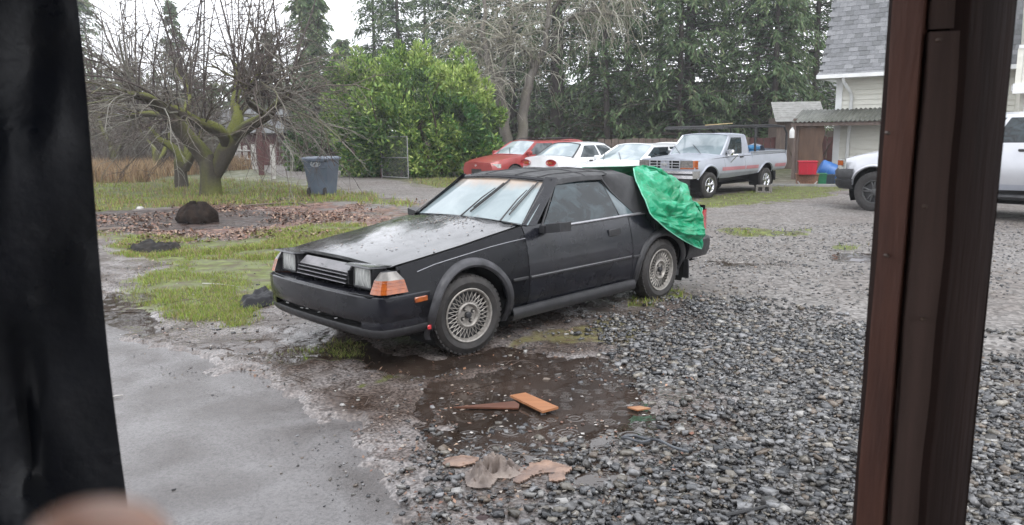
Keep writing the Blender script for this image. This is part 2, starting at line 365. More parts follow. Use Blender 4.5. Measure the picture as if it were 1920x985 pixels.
def ground_mat():
    m = bpy.data.materials.new('wet_ground'); m.use_nodes = True; t = m.node_tree; b = t.nodes['Principled BSDF']; L = t.links.new
    tc = nd(t, 'ShaderNodeTexCoord'); o = tc.outputs['Object']
    A = nd(t, 'ShaderNodeVertexColor', layer_name='ma'); B = nd(t, 'ShaderNodeVertexColor', layer_name='mb')
    sa = nd(t, 'ShaderNodeSeparateColor'); sb = nd(t, 'ShaderNodeSeparateColor'); L(A.outputs[0], sa.inputs[0]); L(B.outputs[0], sb.inputs[0])
    def noise(sc, det=5.0, dist=0.0):
        n = nd(t, 'ShaderNodeTexNoise', Scale=sc, Detail=det, Distortion=dist); L(o, n.inputs['Vector']); return n.outputs['Fac']
    def ramp(fac, stops):
        r = nd(t, 'ShaderNodeValToRGB'); e = r.color_ramp.elements
        e[0].position = stops[0][0]; e[0].color = (*stops[0][1], 1); e[1].position = stops[1][0]; e[1].color = (*stops[1][1], 1)
        for p, c in stops[2:]: q = e.new(p); q.color = (*c, 1)
        L(fac, r.inputs[0]); return r.outputs[0]
    def mix(f, a, c):
        n = nd(t, 'ShaderNodeMix', data_type='RGBA'); L(f, n.inputs[0]); L(a, n.inputs[6]); L(c, n.inputs[7]); return n.outputs[2]
    def edge(mask, sc, amp=.6):                      # ragged edge
        a = nd(t, 'ShaderNodeMath', operation='MULTIPLY_ADD'); L(noise(sc), a.inputs[0]); setin(a, 1, amp); L(mask, a.inputs[2])
        r = nd(t, 'ShaderNodeMapRange', interpolation_type='SMOOTHSTEP'); setin(r, 'From Min', .5 + amp * .5 - .18); setin(r, 'From Max', .5 + amp * .5 + .18); L(a.outputs[0], r.inputs['Value']); return r.outputs[0]
    mud = ramp(noise(1.6, 8.0, .6), [(.34, (.070, .050, .040)), (.46, (.145, .120, .108)), (.60, (.225, .205, .198)), (.74, (.13, .095, .075))])
    speck = ramp(noise(55, 4.0), [(.40, (.35, .33, .32)), (.58, (1, 1, 1)), (.72, (1.5, 1.45, 1.4))])
    mm = nd(t, 'ShaderNodeMix', data_type='RGBA', blend_type='MULTIPLY'); mm.inputs[0].default_value = .9; L(mud, mm.inputs[6]); L(speck, mm.inputs[7]); mud = mm.outputs[2]
    def vor(sc, feat='F1'):
        n = nd(t, 'ShaderNodeTexVoronoi', Scale=sc, feature=feat); L(o, n.inputs['Vector']); return n
    vg = vor(38); sg = nd(t, 'ShaderNodeSeparateColor'); L(vg.outputs['Color'], sg.inputs[0])
    grav = ramp(sg.outputs[0], [(.0, (.05, .048, .048)), (.5, (.12, .115, .112)), (.8, (.20, .195, .19)), (1, (.32, .31, .295))])
    vd = vor(30); sd_ = nd(t, 'ShaderNodeSeparateColor'); L(vd.outputs['Color'], sd_.inputs[0])
    drv = ramp(sd_.outputs[0], [(.0, (.08, .071, .064)), (.5, (.152, .139, .130)), (1, (.255, .238, .225))])
    dd = ramp(noise(.5, 5.0, .5), [(.36, (.80, .76, .73)), (.6, (1, 1, 1)), (.8, (1.12, 1.12, 1.14))])
    m5 = nd(t, 'ShaderNodeMix', data_type='RGBA', blend_type='MULTIPLY'); m5.inputs[0].default_value = 1; L(drv, m5.inputs[6]); L(dd, m5.inputs[7]); drv = m5.outputs[2]
    gra = ramp(noise(6, 6.0), [(.35, (.075, .062, .03)), (.55, (.10, .12, .032)), (.7, (.16, .18, .05))])
    mos = ramp(noise(14, 6.0), [(.35, (.13, .10, .06)), (.6, (.17, .16, .07)), (.75, (.24, .19, .12))])
    vl = vor(13); sl_ = nd(t, 'ShaderNodeSeparateColor'); L(vl.outputs['Color'], sl_.inputs[0])
    lit = ramp(sl_.outputs[0], [(.0, (.045, .025, .02)), (.45, (.12, .06, .045)), (.75, (.20, .10, .07)), (1, (.30, .2, .15))])
    dirt = ramp(noise(5, 8.0), [(.35, (.025, .018, .015)), (.65, (.075, .05, .042))])
    field = ramp(noise(.8, 8.0), [(.35, (.06, .07, .03)), (.6, (.11, .11, .05)), (.8, (.13, .10, .06))])
    # far ground beyond the yard: rough dark green and brown
    sy = nd(t, 'ShaderNodeSeparateXYZ'); L(o, sy.inputs[0]); fr = nd(t, 'ShaderNodeMapRange'); setin(fr, 'From Min', 21.0); setin(fr, 'From Max', 30.0); L(sy.outputs['Y'], fr.inputs['Value'])
    c = mix(fr.outputs[0], mud, field)
    c = mix(edge(sb.outputs[1], 3), c, drv)
    c = mix(edge(sa.outputs[2], 16, 1.3), c, grav)
    c = mix(edge(sa.outputs[1], 6), c, mos)
    c = mix(edge(sb.outputs[0], 8, .9), c, lit)
    c = mix(edge(sb.outputs[2], 5), c, dirt)
    c = mix(edge(sa.outputs[0], 10), c, gra)
    L(c, b.inputs['Base Color'])
    # wetness
    rr = nd(t, 'ShaderNodeMapRange'); setin(rr, 'From Min', .42); setin(rr, 'From Max', .62); setin(rr, 'To Min', .10); setin(rr, 'To Max', .42); L(noise(2.7, 6.0, .4), rr.inputs['Value'])
    mw = nd(t, 'ShaderNodeMath', operation='MULTIPLY_ADD'); L(B.outputs['Alpha'], mw.inputs[0]); setin(mw, 1, -.28); L(rr.outputs[0], mw.inputs[2])
    mg = nd(t, 'ShaderNodeMath', operation='MULTIPLY_ADD'); L(sa.outputs[0], mg.inputs[0]); setin(mg, 1, .45); L(mw.outputs[0], mg.inputs[2])
    md_ = nd(t, 'ShaderNodeMath', operation='MULTIPLY_ADD'); L(sb.outputs[1], md_.inputs[0]); setin(md_, 1, .28); L(mg.outputs[0], md_.inputs[2])
    mx_ = nd(t, 'ShaderNodeMath', operation='MAXIMUM'); L(md_.outputs[0], mx_.inputs[0]); setin(mx_, 1, .10)
    fl = nd(t, 'ShaderNodeMapRange', interpolation_type='SMOOTHSTEP'); setin(fl, 'From Min', .535); setin(fl, 'From Max', .60); L(noise(1.15, 9.0, .9), fl.inputs['Value'])     # standing film of water
    ng = nd(t, 'ShaderNodeMapRange'); setin(ng, 'To Min', 1.0); setin(ng, 'To Max', 0.0); setin(ng, 'From Max', .4); L(sa.outputs[0], ng.inputs['Value'])
    fm = nd(t, 'ShaderNodeMath', operation='MULTIPLY'); L(fl.outputs[0], fm.inputs[0]); L(ng.outputs[0], fm.inputs[1])
    dv = nd(t, 'ShaderNodeMapRange'); setin(dv, 'To Min', 1.0); setin(dv, 'To Max', .0); L(sb.outputs[1], dv.inputs['Value'])
    f2_ = nd(t, 'ShaderNodeMath', operation='MULTIPLY'); L(fm.outputs[0], f2_.inputs[0]); L(dv.outputs[0], f2_.inputs[1])
    ln = nd(t, 'ShaderNodeVectorMath', operation='LENGTH'); L(o, ln.inputs[0]); lr = nd(t, 'ShaderNodeMapRange'); setin(lr, 'From Min', 9.0); setin(lr, 'From Max', 13.0); setin(lr, 'To Min', 1.0); setin(lr, 'To Max', 0.0); L(ln.outputs['Value'], lr.inputs['Value'])   # the film lies on the near trodden yard only
    f3_ = nd(t, 'ShaderNodeMath', operation='MULTIPLY'); L(f2_.outputs[0], f3_.inputs[0]); L(lr.outputs[0], f3_.inputs[1]); film = f3_.outputs[0]
    rg = nd(t, 'ShaderNodeMapRange'); setin(rg, 'From Min', 11.0); setin(rg, 'From Max', 20.0); setin(rg, 'To Min', .0); setin(rg, 'To Max', .35); L(ln.outputs['Value'], rg.inputs['Value'])
    ra = nd(t, 'ShaderNodeMath', operation='ADD'); L(mx_.outputs[0], ra.inputs[0]); L(rg.outputs[0], ra.inputs[1]); mx_ = ra
    rf = nd(t, 'ShaderNodeMix'); L(film, rf.inputs[0]); L(mx_.outputs[0], rf.inputs[2]); rf.inputs[3].default_value = .035; L(rf.outputs[0], b.inputs['Roughness'])
    setin(b, 'Specular IOR Level', .5)
    # relief
    hsum = nd(t, 'ShaderNodeMath', operation='MULTIPLY_ADD'); L(vg.outputs['Distance'], hsum.inputs[0]); L(sa.outputs[2], hsum.inputs[1]); L(noise(30, 8.0), hsum.inputs[2])
    h2 = nd(t, 'ShaderNodeMath', operation='MULTIPLY_ADD'); L(vd.outputs['Distance'], h2.inputs[0]); L(sb.outputs[1], h2.inputs[1]); L(hsum.outputs[0], h2.inputs[2])
    bp = nd(t, 'ShaderNodeBump', Distance=.009, Strength=.8); bs = nd(t, 'ShaderNodeMapRange'); setin(bs, 'To Min', .9); setin(bs, 'To Max', .12); L(film, bs.inputs['Value']); L(bs.outputs[0], bp.inputs['Strength']); L(h2.outputs[0], bp.inputs['Height']); L(bp.outputs[0], b.inputs['Normal'])
    return m
# alpha of mb carries wetness
def add_ground():
    me_o = mesh_obj('ground', v, f, ground_mat(), None, True, None, col={'ma': ca, 'mb': cb})
    tag(me_o, kind='structure')
add_ground()
# concrete pad, one sheet whose broken rim is buried in the mud
def concrete_mat():
    m = bpy.data.materials.new('wet_concrete'); m.use_nodes = True; t = m.node_tree; b = t.nodes['Principled BSDF']; L = t.links.new
    tc = nd(t, 'ShaderNodeTexCoord'); o = tc.outputs['Object']
    n1 = nd(t, 'ShaderNodeTexNoise', Scale=2.1, Detail=12.0, Distortion=.6); L(o, n1.inputs['Vector'])
    r = nd(t, 'ShaderNodeValToRGB'); e = r.color_ramp.elements; e[0].position = .32; e[0].color = (.070, .060, .056, 1); e[1].position = .64; e[1].color = (.152, .143, .142, 1); L(n1.outputs['Fac'], r.inputs[0])
    n2 = nd(t, 'ShaderNodeTexNoise', Scale=170.0, Detail=3.0); L(o, n2.inputs['Vector'])
    r2 = nd(t, 'ShaderNodeValToRGB'); e = r2.color_ramp.elements; e[0].position = .38; e[0].color = (.55, .55, .55, 1); e[1].position = .62; e[1].color = (1.2, 1.2, 1.2, 1); L(n2.outputs['Fac'], r2.inputs[0])
    mm = nd(t, 'ShaderNodeMix', data_type='RGBA', blend_type='MULTIPLY'); mm.inputs[0].default_value = .5; L(r.outputs[0], mm.inputs[6]); L(r2.outputs[0], mm.inputs[7]); L(mm.outputs[2], b.inputs['Base Color'])
    n6 = nd(t, 'ShaderNodeTexNoise', Scale=3.5, Detail=6.0); L(o, n6.inputs['Vector'])
    wv = nd(t, 'ShaderNodeVectorMath', operation='MULTIPLY_ADD'); L(n6.outputs['Color'], wv.inputs[0]); wv.inputs[1].default_value = (.35, .35, 0); L(o, wv.inputs[2])
    vc = nd(t, 'ShaderNodeTexVoronoi', Scale=.55, feature='DISTANCE_TO_EDGE'); L(wv.outputs[0], vc.inputs['Vector'])
    ck = nd(t, 'ShaderNodeMapRange'); setin(ck, 'From Min', .0); setin(ck, 'From Max', .0055); setin(ck, 'To Min', .82); setin(ck, 'To Max', 1.0); L(vc.outputs['Distance'], ck.inputs['Value'])
    n7 = nd(t, 'ShaderNodeTexNoise', Scale=62.0, Detail=4.0); L(o, n7.inputs['Vector'])
    r7 = nd(t, 'ShaderNodeMapRange'); setin(r7, 'From Min', .34); setin(r7, 'From Max', .56); setin(r7, 'To Min', .72); setin(r7, 'To Max', 1.08); L(n7.outputs['Fac'], r7.inputs['Value'])
    k1 = nd(t, 'ShaderNodeMath', operation='MULTIPLY'); L(ck.outputs[0], k1.inputs[0]); L(r7.outputs[0], k1.inputs[1])
    k2 = nd(t, 'ShaderNodeVectorMath', operation='SCALE'); L(mm.outputs[2], k2.inputs[0]); L(k1.outputs[0], k2.inputs['Scale']); L(k2.outputs[0], b.inputs['Base Color'])
    n3 = nd(t, 'ShaderNodeTexNoise', Scale=1.6, Detail=9.0, Distortion=.5); L(o, n3.inputs['Vector'])
    mr = nd(t, 'ShaderNodeMapRange'); setin(mr, 'From Min', .44); setin(mr, 'From Max', .56); setin(mr, 'To Min', .05); setin(mr, 'To Max', .27); L(n3.outputs['Fac'], mr.inputs['Value']); L(mr.outputs[0], b.inputs['Roughness'])
    bp = nd(t, 'ShaderNodeBump', Distance=.0016); L(n2.outputs['Fac'], bp.inputs['Height']); L(bp.outputs[0], b.inputs['Normal'])
    return m
mb = MB(); pc = np.array(P_CONC); cen = pc.mean(0)
big = [(p - cen) * 1.02 + cen + (p - cen) / np.linalg.norm(p - cen) * .25 for p in pc]
mb.prism([(p[0], p[1], -.008) for p in big][::-1], (0, 0, -.12))
tag(mb.build('concrete_pad', concrete_mat(), smooth=False), kind='structure')
# water
def water_mat():
    m = bpy.data.materials.new('brown_puddle_water'); m.use_nodes = True; t = m.node_tree; b = t.nodes['Principled BSDF']; L = t.links.new
    tc = nd(t, 'ShaderNodeTexCoord'); o = tc.outputs['Object']
    n1 = nd(t, 'ShaderNodeTexNoise', Scale=2.0, Detail=6.0); L(o, n1.inputs['Vector'])
    r = nd(t, 'ShaderNodeValToRGB'); e = r.color_ramp.elements; e[0].position = .35; e[0].color = (.024, .017, .013, 1); e[1].position = .7; e[1].color = (.056, .040, .032, 1); L(n1.outputs['Fac'], r.inputs[0])
    L(r.outputs[0], b.inputs['Base Color']); setin(b, 'Roughness', .025); setin(b, 'IOR', 1.5)
    # rings where rain drops land: a random subset of cells carries a small damped wave
    hs = []
    for sc, seed in ((5.5, 0), (9.0, 7.3)):
        mp = nd(t, 'ShaderNodeMapping'); mp.inputs['Location'].default_value = (seed, seed * .7, 0); L(o, mp.inputs[0])
        vo = nd(t, 'ShaderNodeTexVoronoi', Scale=sc, voronoi_dimensions='2D'); L(mp.outputs[0], vo.inputs['Vector'])
        sp = nd(t, 'ShaderNodeSeparateColor'); L(vo.outputs['Color'], sp.inputs[0])
        si = nd(t, 'ShaderNodeMath', operation='MULTIPLY'); L(vo.outputs['Distance'], si.inputs[0]); setin(si, 1, 34.0)
        s2 = nd(t, 'ShaderNodeMath', operation='SINE'); L(si.outputs[0], s2.inputs[0])
        fa = nd(t, 'ShaderNodeMapRange'); setin(fa, 'From Min', .08); setin(fa, 'From Max', .42); setin(fa, 'To Min', 1.0); setin(fa, 'To Max', 0.0); L(vo.outputs['Distance'], fa.inputs['Value'])
        th = nd(t, 'ShaderNodeMath', operation='GREATER_THAN'); L(sp.outputs[0], th.inputs[0]); setin(th, 1, .45)
        a = nd(t, 'ShaderNodeMath', operation='MULTIPLY'); L(s2.outputs[0], a.inputs[0]); L(fa.outputs[0], a.inputs[1])
        a2 = nd(t, 'ShaderNodeMath', operation='MULTIPLY'); L(a.outputs[0], a2.inputs[0]); L(th.outputs[0], a2.inputs[1]); hs.append(a2.outputs[0])
    n5 = nd(t, 'ShaderNodeTexNoise', Scale=14.0, Detail=2.0); L(o, n5.inputs['Vector'])
    q = nd(t, 'ShaderNodeMath', operation='ADD'); L(hs[0], q.inputs[0]); L(hs[1], q.inputs[1])
    q2 = nd(t, 'ShaderNodeMath', operation='MULTIPLY_ADD'); L(n5.outputs['Fac'], q2.inputs[0]); setin(q2, 1, .25); L(q.outputs[0], q2.inputs[2])
    bp = nd(t, 'ShaderNodeBump', Distance=.0022); L(q2.outputs[0], bp.inputs['Height']); L(bp.outputs[0], b.inputs['Normal'])
    return m
WM = water_mat()
for k_, p in enumerate(P_PUD):
    a = np.array(p); c = a.mean(0); e = [(q - c) / np.linalg.norm(q - c) * .30 + q for q in a]
    ar = sum(e[i][0] * e[(i + 1) % len(e)][1] - e[(i + 1) % len(e)][0] * e[i][1] for i in range(len(e)))
    if ar < 0: e = e[::-1]
    mb = MB(); mb.add([(q[0], q[1], WATER_Z + .0012 * k_) for q in e], [tuple(range(len(e)))])
    tag(mb.build('puddle', WM, smooth=False), kind='structure')
# ---- loose stones
CUB = np.array([(a, b, c) for c in (-1, 1) for b in (-1, 1) for a in (-1, 1)], float) * .62
CUF = np.array([(0, 2, 1), (1, 2, 3), (4, 5, 6), (5, 7, 6), (0, 1, 4), (1, 5, 4), (2, 6, 3), (3, 6, 7), (0, 4, 2), (2, 4, 6), (1, 3, 5), (3, 7, 5)])
def stones(name, px, py, pz, size, label, cat, pal, flat=.6):
    n = len(px); sc = np.stack([RNG.uniform(.65, 1.35, n), RNG.uniform(.45, .95, n), RNG.uniform(.22, .60, n) * flat / .55], 1) * size[:, None] * .55
    P = CUB[None] * sc[:, None, :] * (1 + RNG.uniform(-.55, .35, (n, 8, 3)))
    a = RNG.uniform(0, 2 * PI, n); tl = RNG.normal(0, .34, n)
    ct, st = np.cos(tl)[:, None], np.sin(tl)[:, None]; y2 = P[..., 1] * ct - P[..., 2] * st; z2 = P[..., 1] * st + P[..., 2] * ct
    ca_, sa_ = np.cos(a)[:, None], np.sin(a)[:, None]; x3 = P[..., 0] * ca_ - y2 * sa_; y3 = P[..., 0] * sa_ + y2 * ca_
    V = np.stack([x3 + px[:, None], y3 + py[:, None], z2 + pz[:, None]], -1).reshape(-1, 3)
    F = (CUF[None] + (np.arange(n) * 8)[:, None, None]).reshape(-1, 3)
    pal = np.array(pal); c = pal[RNG.integers(0, len(pal), n)] * RNG.uniform(.7, 1.25, (n, 1)); C = np.repeat(c, 8, 0)
    o = mesh_obj(name, V, F, M['stone'], None, False, None, col={'col': C}); tag(o, label, cat, kind='stuff')
P_CARD = [pxpoly([(828, 880), (835, 862), (900, 855), (985, 870), (1075, 872), (1075, 895), (1062, 914), (1000, 920), (920, 930), (872, 928), (866, 895)])]
def scatter_px(n, x0, x1, y0, y1, f):               # candidates spread over a pixel window, kept with probability f
    a = RNG.uniform(x0, x1, n); b = RNG.uniform(y0, y1, n)
    d = FWD[None] + (a[:, None] - 960) / FPX * RT[None] - (b[:, None] - 492.5) / FPX * UP[None]
    P = CAM[None] + d * (-CH / d[:, 2])[:, None]
    k = RNG.uniform(0, 1, n) < f(P[:, 0], P[:, 1]); return P[k, 0], P[k, 1]
def tune(n, bx, f):                                 # candidates spread evenly over a world box
    a = RNG.uniform(bx[0], bx[1], n); b = RNG.uniform(bx[2], bx[3], n); k = RNG.uniform(0, 1, n) < f(a, b); return a[k], b[k]
SLATE = [(.032, .033, .036), (.055, .057, .062), (.095, .097, .102), (.038, .036, .034), (.135, .136, .14), (.078, .074, .07), (.185, .183, .185), (.125, .112, .095), (.06, .06, .063), (.215, .195, .165), (.155, .152, .152), (.11, .107, .106), (.14, .112, .088), (.044, .046, .05), (.27, .262, .25), (.20, .20, .205)]
gx, gy = tune(84000, (-.6, 6.2, 2.3, 7.2), lambda a, b: (sdmax(a, b, P_CARD) < .01) * masks(a, b)['grav'] * (.35 + .65 * ss(.33, .5, fbm(a * 1.1, b * 1.1, 4, 61))) * (np.abs(a) < b * .78 + .2))
sz = RNG.lognormal(math.log(.031), .46, len(gx)).clip(.009, .08)
stones('gravel', gx, gy, hgt(gx, gy) + sz * .10 + RNG.uniform(0, .012, len(gx)), sz, 'dark blue-grey wet crushed stone spread right of the brown puddle', 'gravel', SLATE)
gx, gy = tune(52000, (0, 13, 7.0, 13), lambda a, b: (masks(a, b)['grav'] * .9 + masks(a, b)['drive'] * .22) * (np.abs(a) < b * .78 + .2))
sz = RNG.lognormal(math.log(.030), .3, len(gx)).clip(.014, .06)
stones('gravel', gx, gy, hgt(gx, gy) + sz * .08, sz, 'sparser wet grey crushed stone reaching from the black car to the driveway', 'gravel', SLATE)
def fsc(a, b):
    m = masks(a, b); return (sdmax(a, b, P_CARD) < .01) * (.16 + .25 * fbm(a * 1.3, b * 1.3, 3, 5)) * (1 - m['grav']) * (1 - .8 * m['grass']) * (poly_sd(a, b, P_CONC) < .03) * (fbm(a * .9, b * .9, 3, 15) > .42)
gx, gy = tune(26000, (-5.5, 3.5, 2.8, 9.5), fsc)
sz = RNG.lognormal(math.log(.017), .45, len(gx)).clip(.006, .05)
stones('pebbles', gx, gy, hgt(gx, gy) + sz * .12, sz, 'mixed pale and brown pebbles pressed into the mud', 'pebbles', SLATE + [(.3, .29, .27), (.38, .36, .33), (.2, .14, .10), (.13, .10, .08), (.24, .2, .17)])
gx, gy = tune(9000, (-.7, 1.6, 3.3, 6.0), lambda a, b: .12 * (sdmax(a, b, P_CARD) < .01) * (poly_sd(a, b, P_PUD[0]) > -.2) * (fbm(a * 2.5, b * 2.5, 3, 45) > .50))
sz = RNG.lognormal(math.log(.024), .35, len(gx)).clip(.010, .05)
stones('gravel', gx, gy, np.maximum(hgt(gx, gy), WATER_Z - .012) + sz * .12, sz, 'loose stones half sunk in the brown puddle', 'gravel', SLATE + [(.3, .28, .25), (.18, .12, .09)])
gx, gy = tune(2600, (-3.2, -.2, 2.4, 5.6), lambda a, b: (poly_sd(a, b, P_CONC) > .05) * (.08 + .9 * (poly_sd(a, b, P_CONC) < .35)) * (fbm(a * 1.4, b * 1.4, 3, 65) > .44))
sz = RNG.lognormal(math.log(.011), .4, len(gx)).clip(.004, .03)
stones('grit', gx, gy, np.full(len(gx), -.006), sz, 'loose grit and small pebbles lying on the wet concrete pad', 'grit', SLATE + [(.2, .15, .11), (.3, .28, .26)])
# ---- grass
def blades(name, bx, by, hmin, hmax, wid, pal, label, cat, lean=.5, seg=False):
    n = len(bx); bz = hgt(bx, by); a = RNG.uniform(0, 2 * PI, n); h = RNG.uniform(hmin, hmax, n) * (.6 + .8 * fbm(bx * 2.5, by * 2.5, 3, 77)); w_ = RNG.uniform(.6, 1.3, n) * wid
    l = RNG.uniform(.1, lean, n) * h; b2 = RNG.uniform(0, 2 * PI, n)
    dx, dy = np.cos(a) * w_ / 2, np.sin(a) * w_ / 2; lx, ly = np.cos(b2) * l, np.sin(b2) * l
    z0 = bz - .008
    p = [np.stack([bx - dx, by - dy, z0], 1), np.stack([bx + dx, by + dy, z0], 1), np.stack([bx + dx * .7 + lx * .35, by + dy * .7 + ly * .35, z0 + h * .6], 1), np.stack([bx - dx * .7 + lx * .35, by - dy * .7 + ly * .35, z0 + h * .6], 1), np.stack([bx + lx, by + ly, z0 + h], 1)]
    V = np.stack(p, 1).reshape(-1, 3); k = (np.arange(n) * 5)[:, None]
    F = np.concatenate([np.array([[0, 1, 2]]) + k, np.array([[0, 2, 3]]) + k, np.array([[3, 2, 4]]) + k], 0)
    pal = np.array(pal); c = pal[RNG.integers(0, len(pal), n)] * RNG.uniform(.75, 1.3, (n, 1)); C = np.repeat(c, 5, 0)
    o = mesh_obj(name, V, F, M['blade'], None, True, None, col={'col': C}); tag(o, label, cat, kind='stuff')
GRN = [(.17, .25, .035), (.24, .32, .05), (.30, .36, .07), (.13, .19, .035), (.32, .32, .12), (.20, .28, .045), (.30, .24, .13), (.22, .17, .08)]
DRY = [(.27, .18, .10), (.34, .24, .14), (.20, .135, .075), (.42, .32, .20), (.24, .15, .085)]
def gm(k=.9): return lambda a, b: (sdmax(a, b, P_GRASS) > -1) * masks(a, b)['grass'] * k * ss(.38, .60, fbm(a * 2.2, b * 2.2, 4, 8))
gx, gy = scatter_px(150000, 180, 780, 405, 680, gm())
blades('grass', gx, gy, .018, .06, .006, GRN, 'short bright green grass growing left of the black car', 'grass', .9)
gx, gy = scatter_px(60000, 180, 720, 405, 490, gm())
blades('grass', gx, gy, .03, .08, .010, GRN + DRY[:1], 'short green grass between the leaf litter and the concrete pad', 'grass', .9)
gx, gy = scatter_px(52000, 100, 900, 330, 406, gm())
blades('grass', gx, gy, .05, .16, .016, GRN + DRY[:3], 'rough grass under the bare trees and round the bin', 'grass', .8)
gx, gy = scatter_px(42000, 780, 1640, 330, 640, gm())
blades('grass', gx, gy, .03, .09, .012, GRN, 'thin green grass strips by the driveway and parked pickup', 'grass', .8)
P_DRY = pxpoly([(60, 346), (60, 308), (240, 296), (430, 292), (470, 302), (450, 318), (360, 326), (250, 342)])
gx, gy = scatter_px(70000, 60, 480, 290, 348, lambda a, b: ss(-.8, .8, poly_sd(a, b, P_DRY) + 2.5 * (fbm(a * .5, b * .5, 3, 4) - .5)))
blades('dry_grass', gx, gy, .25, .85, .03, DRY, 'tall dead orange-brown grass behind the mossy fruit tree', 'grass', .6)
# ---- fallen leaves and small twigs
def leaves(name, lx, ly, size, pal, label, cat, up=.35, zoff=.006):
    n = len(lx); lz = hgt(lx, ly) + zoff + RNG.uniform(0, .012, n)
    a = RNG.uniform(0, 2 * PI, n); s_ = size * RNG.uniform(.55, 1.3, n); t1 = RNG.normal(0, up, n); t2 = RNG.normal(0, up, n)
    e1 = np.stack([np.cos(a), np.sin(a), t1], 1) * s_[:, None]; e2 = np.stack([-np.sin(a), np.cos(a), t2], 1) * (s_ * RNG.uniform(.45, .8, n))[:, None]
    c = np.stack([lx, ly, lz + .25 * s_ * (np.abs(t1) + np.abs(t2))], 1); bend = np.stack([np.zeros(n), np.zeros(n), s_ * RNG.uniform(-.1, .3, n)], 1)
    V = np.stack([c - e1 * .5, c - e2 * .5 + bend, c + e1 * .5, c + e2 * .5 + bend], 1).reshape(-1, 3); k = (np.arange(n) * 4)[:, None]
    F = np.concatenate([np.array([[0, 1, 2]]) + k, np.array([[0, 2, 3]]) + k], 0)
    pal = np.array(pal); cc = pal[RNG.integers(0, len(pal), n)] * RNG.uniform(.6, 1.35, (n, 1))
    tag(mesh_obj(name, V, F, M['litter'], None, False, None, col={'col': np.repeat(cc, 4, 0)}), label, cat, kind='stuff')
BRN = [(.17, .09, .055), (.23, .125, .075), (.11, .06, .04), (.30, .18, .12), (.07, .045, .032), (.34, .24, .17), (.18, .08, .05)]
gx, gy = scatter_px(30000, 100, 830, 372, 470, lambda a, b: masks(a, b)['lit'] * ss(.38, .62, fbm(a * .9, b * .9, 4, 21)) * .9)
leaves('fallen_leaves', gx, gy, .062, [tuple(q * .8 for q in c_) for c_ in BRN], 'brown fallen leaves carpeting the ground in front of the bin', 'leaves')
gx, gy = scatter_px(6500, 200, 1350, 440, 985, lambda a, b: .5 * (fbm(a * 1.6, b * 1.6, 3, 22) > .47) * (poly_sd(a, b, P_CONC) < .05) * (1 - .6 * masks(a, b)['grav']))
leaves('leaf_scraps', gx, gy, .024, BRN + [(.05, .03, .025), (.06, .04, .03), (.34, .30, .26)], 'scattered leaf scraps and chips on the mud', 'leaf scraps', zoff=.003)
gx, gy = scatter_px(420, 800, 1290, 655, 860, lambda a, b: (poly_sd(a, b, P_PUD[0]) > 0) * (.25 + .75 * (fbm(a * 3, b * 3, 2, 9) > .5)))
n = len(gx)
leaves('floating_scraps', gx, gy, .028, [(.34, .31, .28), (.22, .18, .15), (.22, .13, .09), (.40, .38, .36), (.12, .06, .04)], 'pale bits of debris floating on the brown puddle', 'debris', up=.05, zoff=0)
o = bpy.data.objects.get('floating_scraps'); co = np.zeros(len(o.data.vertices) * 3, dtype=np.float32); o.data.vertices.foreach_get('co', co); co = co.reshape(-1, 3); co[:, 2] = WATER_Z + .004 + RNG.uniform(0, .002, len(co)); o.data.vertices.foreach_set('co', co.ravel())
mb = MB()
tx, ty = scatter_px(900, 200, 1200, 440, 960, lambda a, b: .45 * (fbm(a * 1.1, b * 1.1, 3, 33) > .48) * (poly_sd(a, b, P_CONC) < .05))
for a, b in zip(tx, ty):
    an = random.uniform(0, PI); l = random.uniform(.04, .18) * (1 + b / 12); z0 = float(hgt(np.array([a]), np.array([b]))[0]) + .006
    k = random.uniform(-.4, .4); mb.tube([(a, b, z0), (a + l * .5 * math.cos(an), b + l * .5 * math.sin(an), z0 + random.uniform(0, .02)), (a + l * math.cos(an + k), b + l * math.sin(an + k), z0 + .002)], [.0028, .0025, .0012], 3, False)
tag(mb.build('twig_litter', mat('wet_twig', (.07, .045, .03), (.03, .02, .016), rough=.5, scale=8), smooth=False), 'thin dark twigs strewn over the wet mud', 'twigs', kind='stuff')
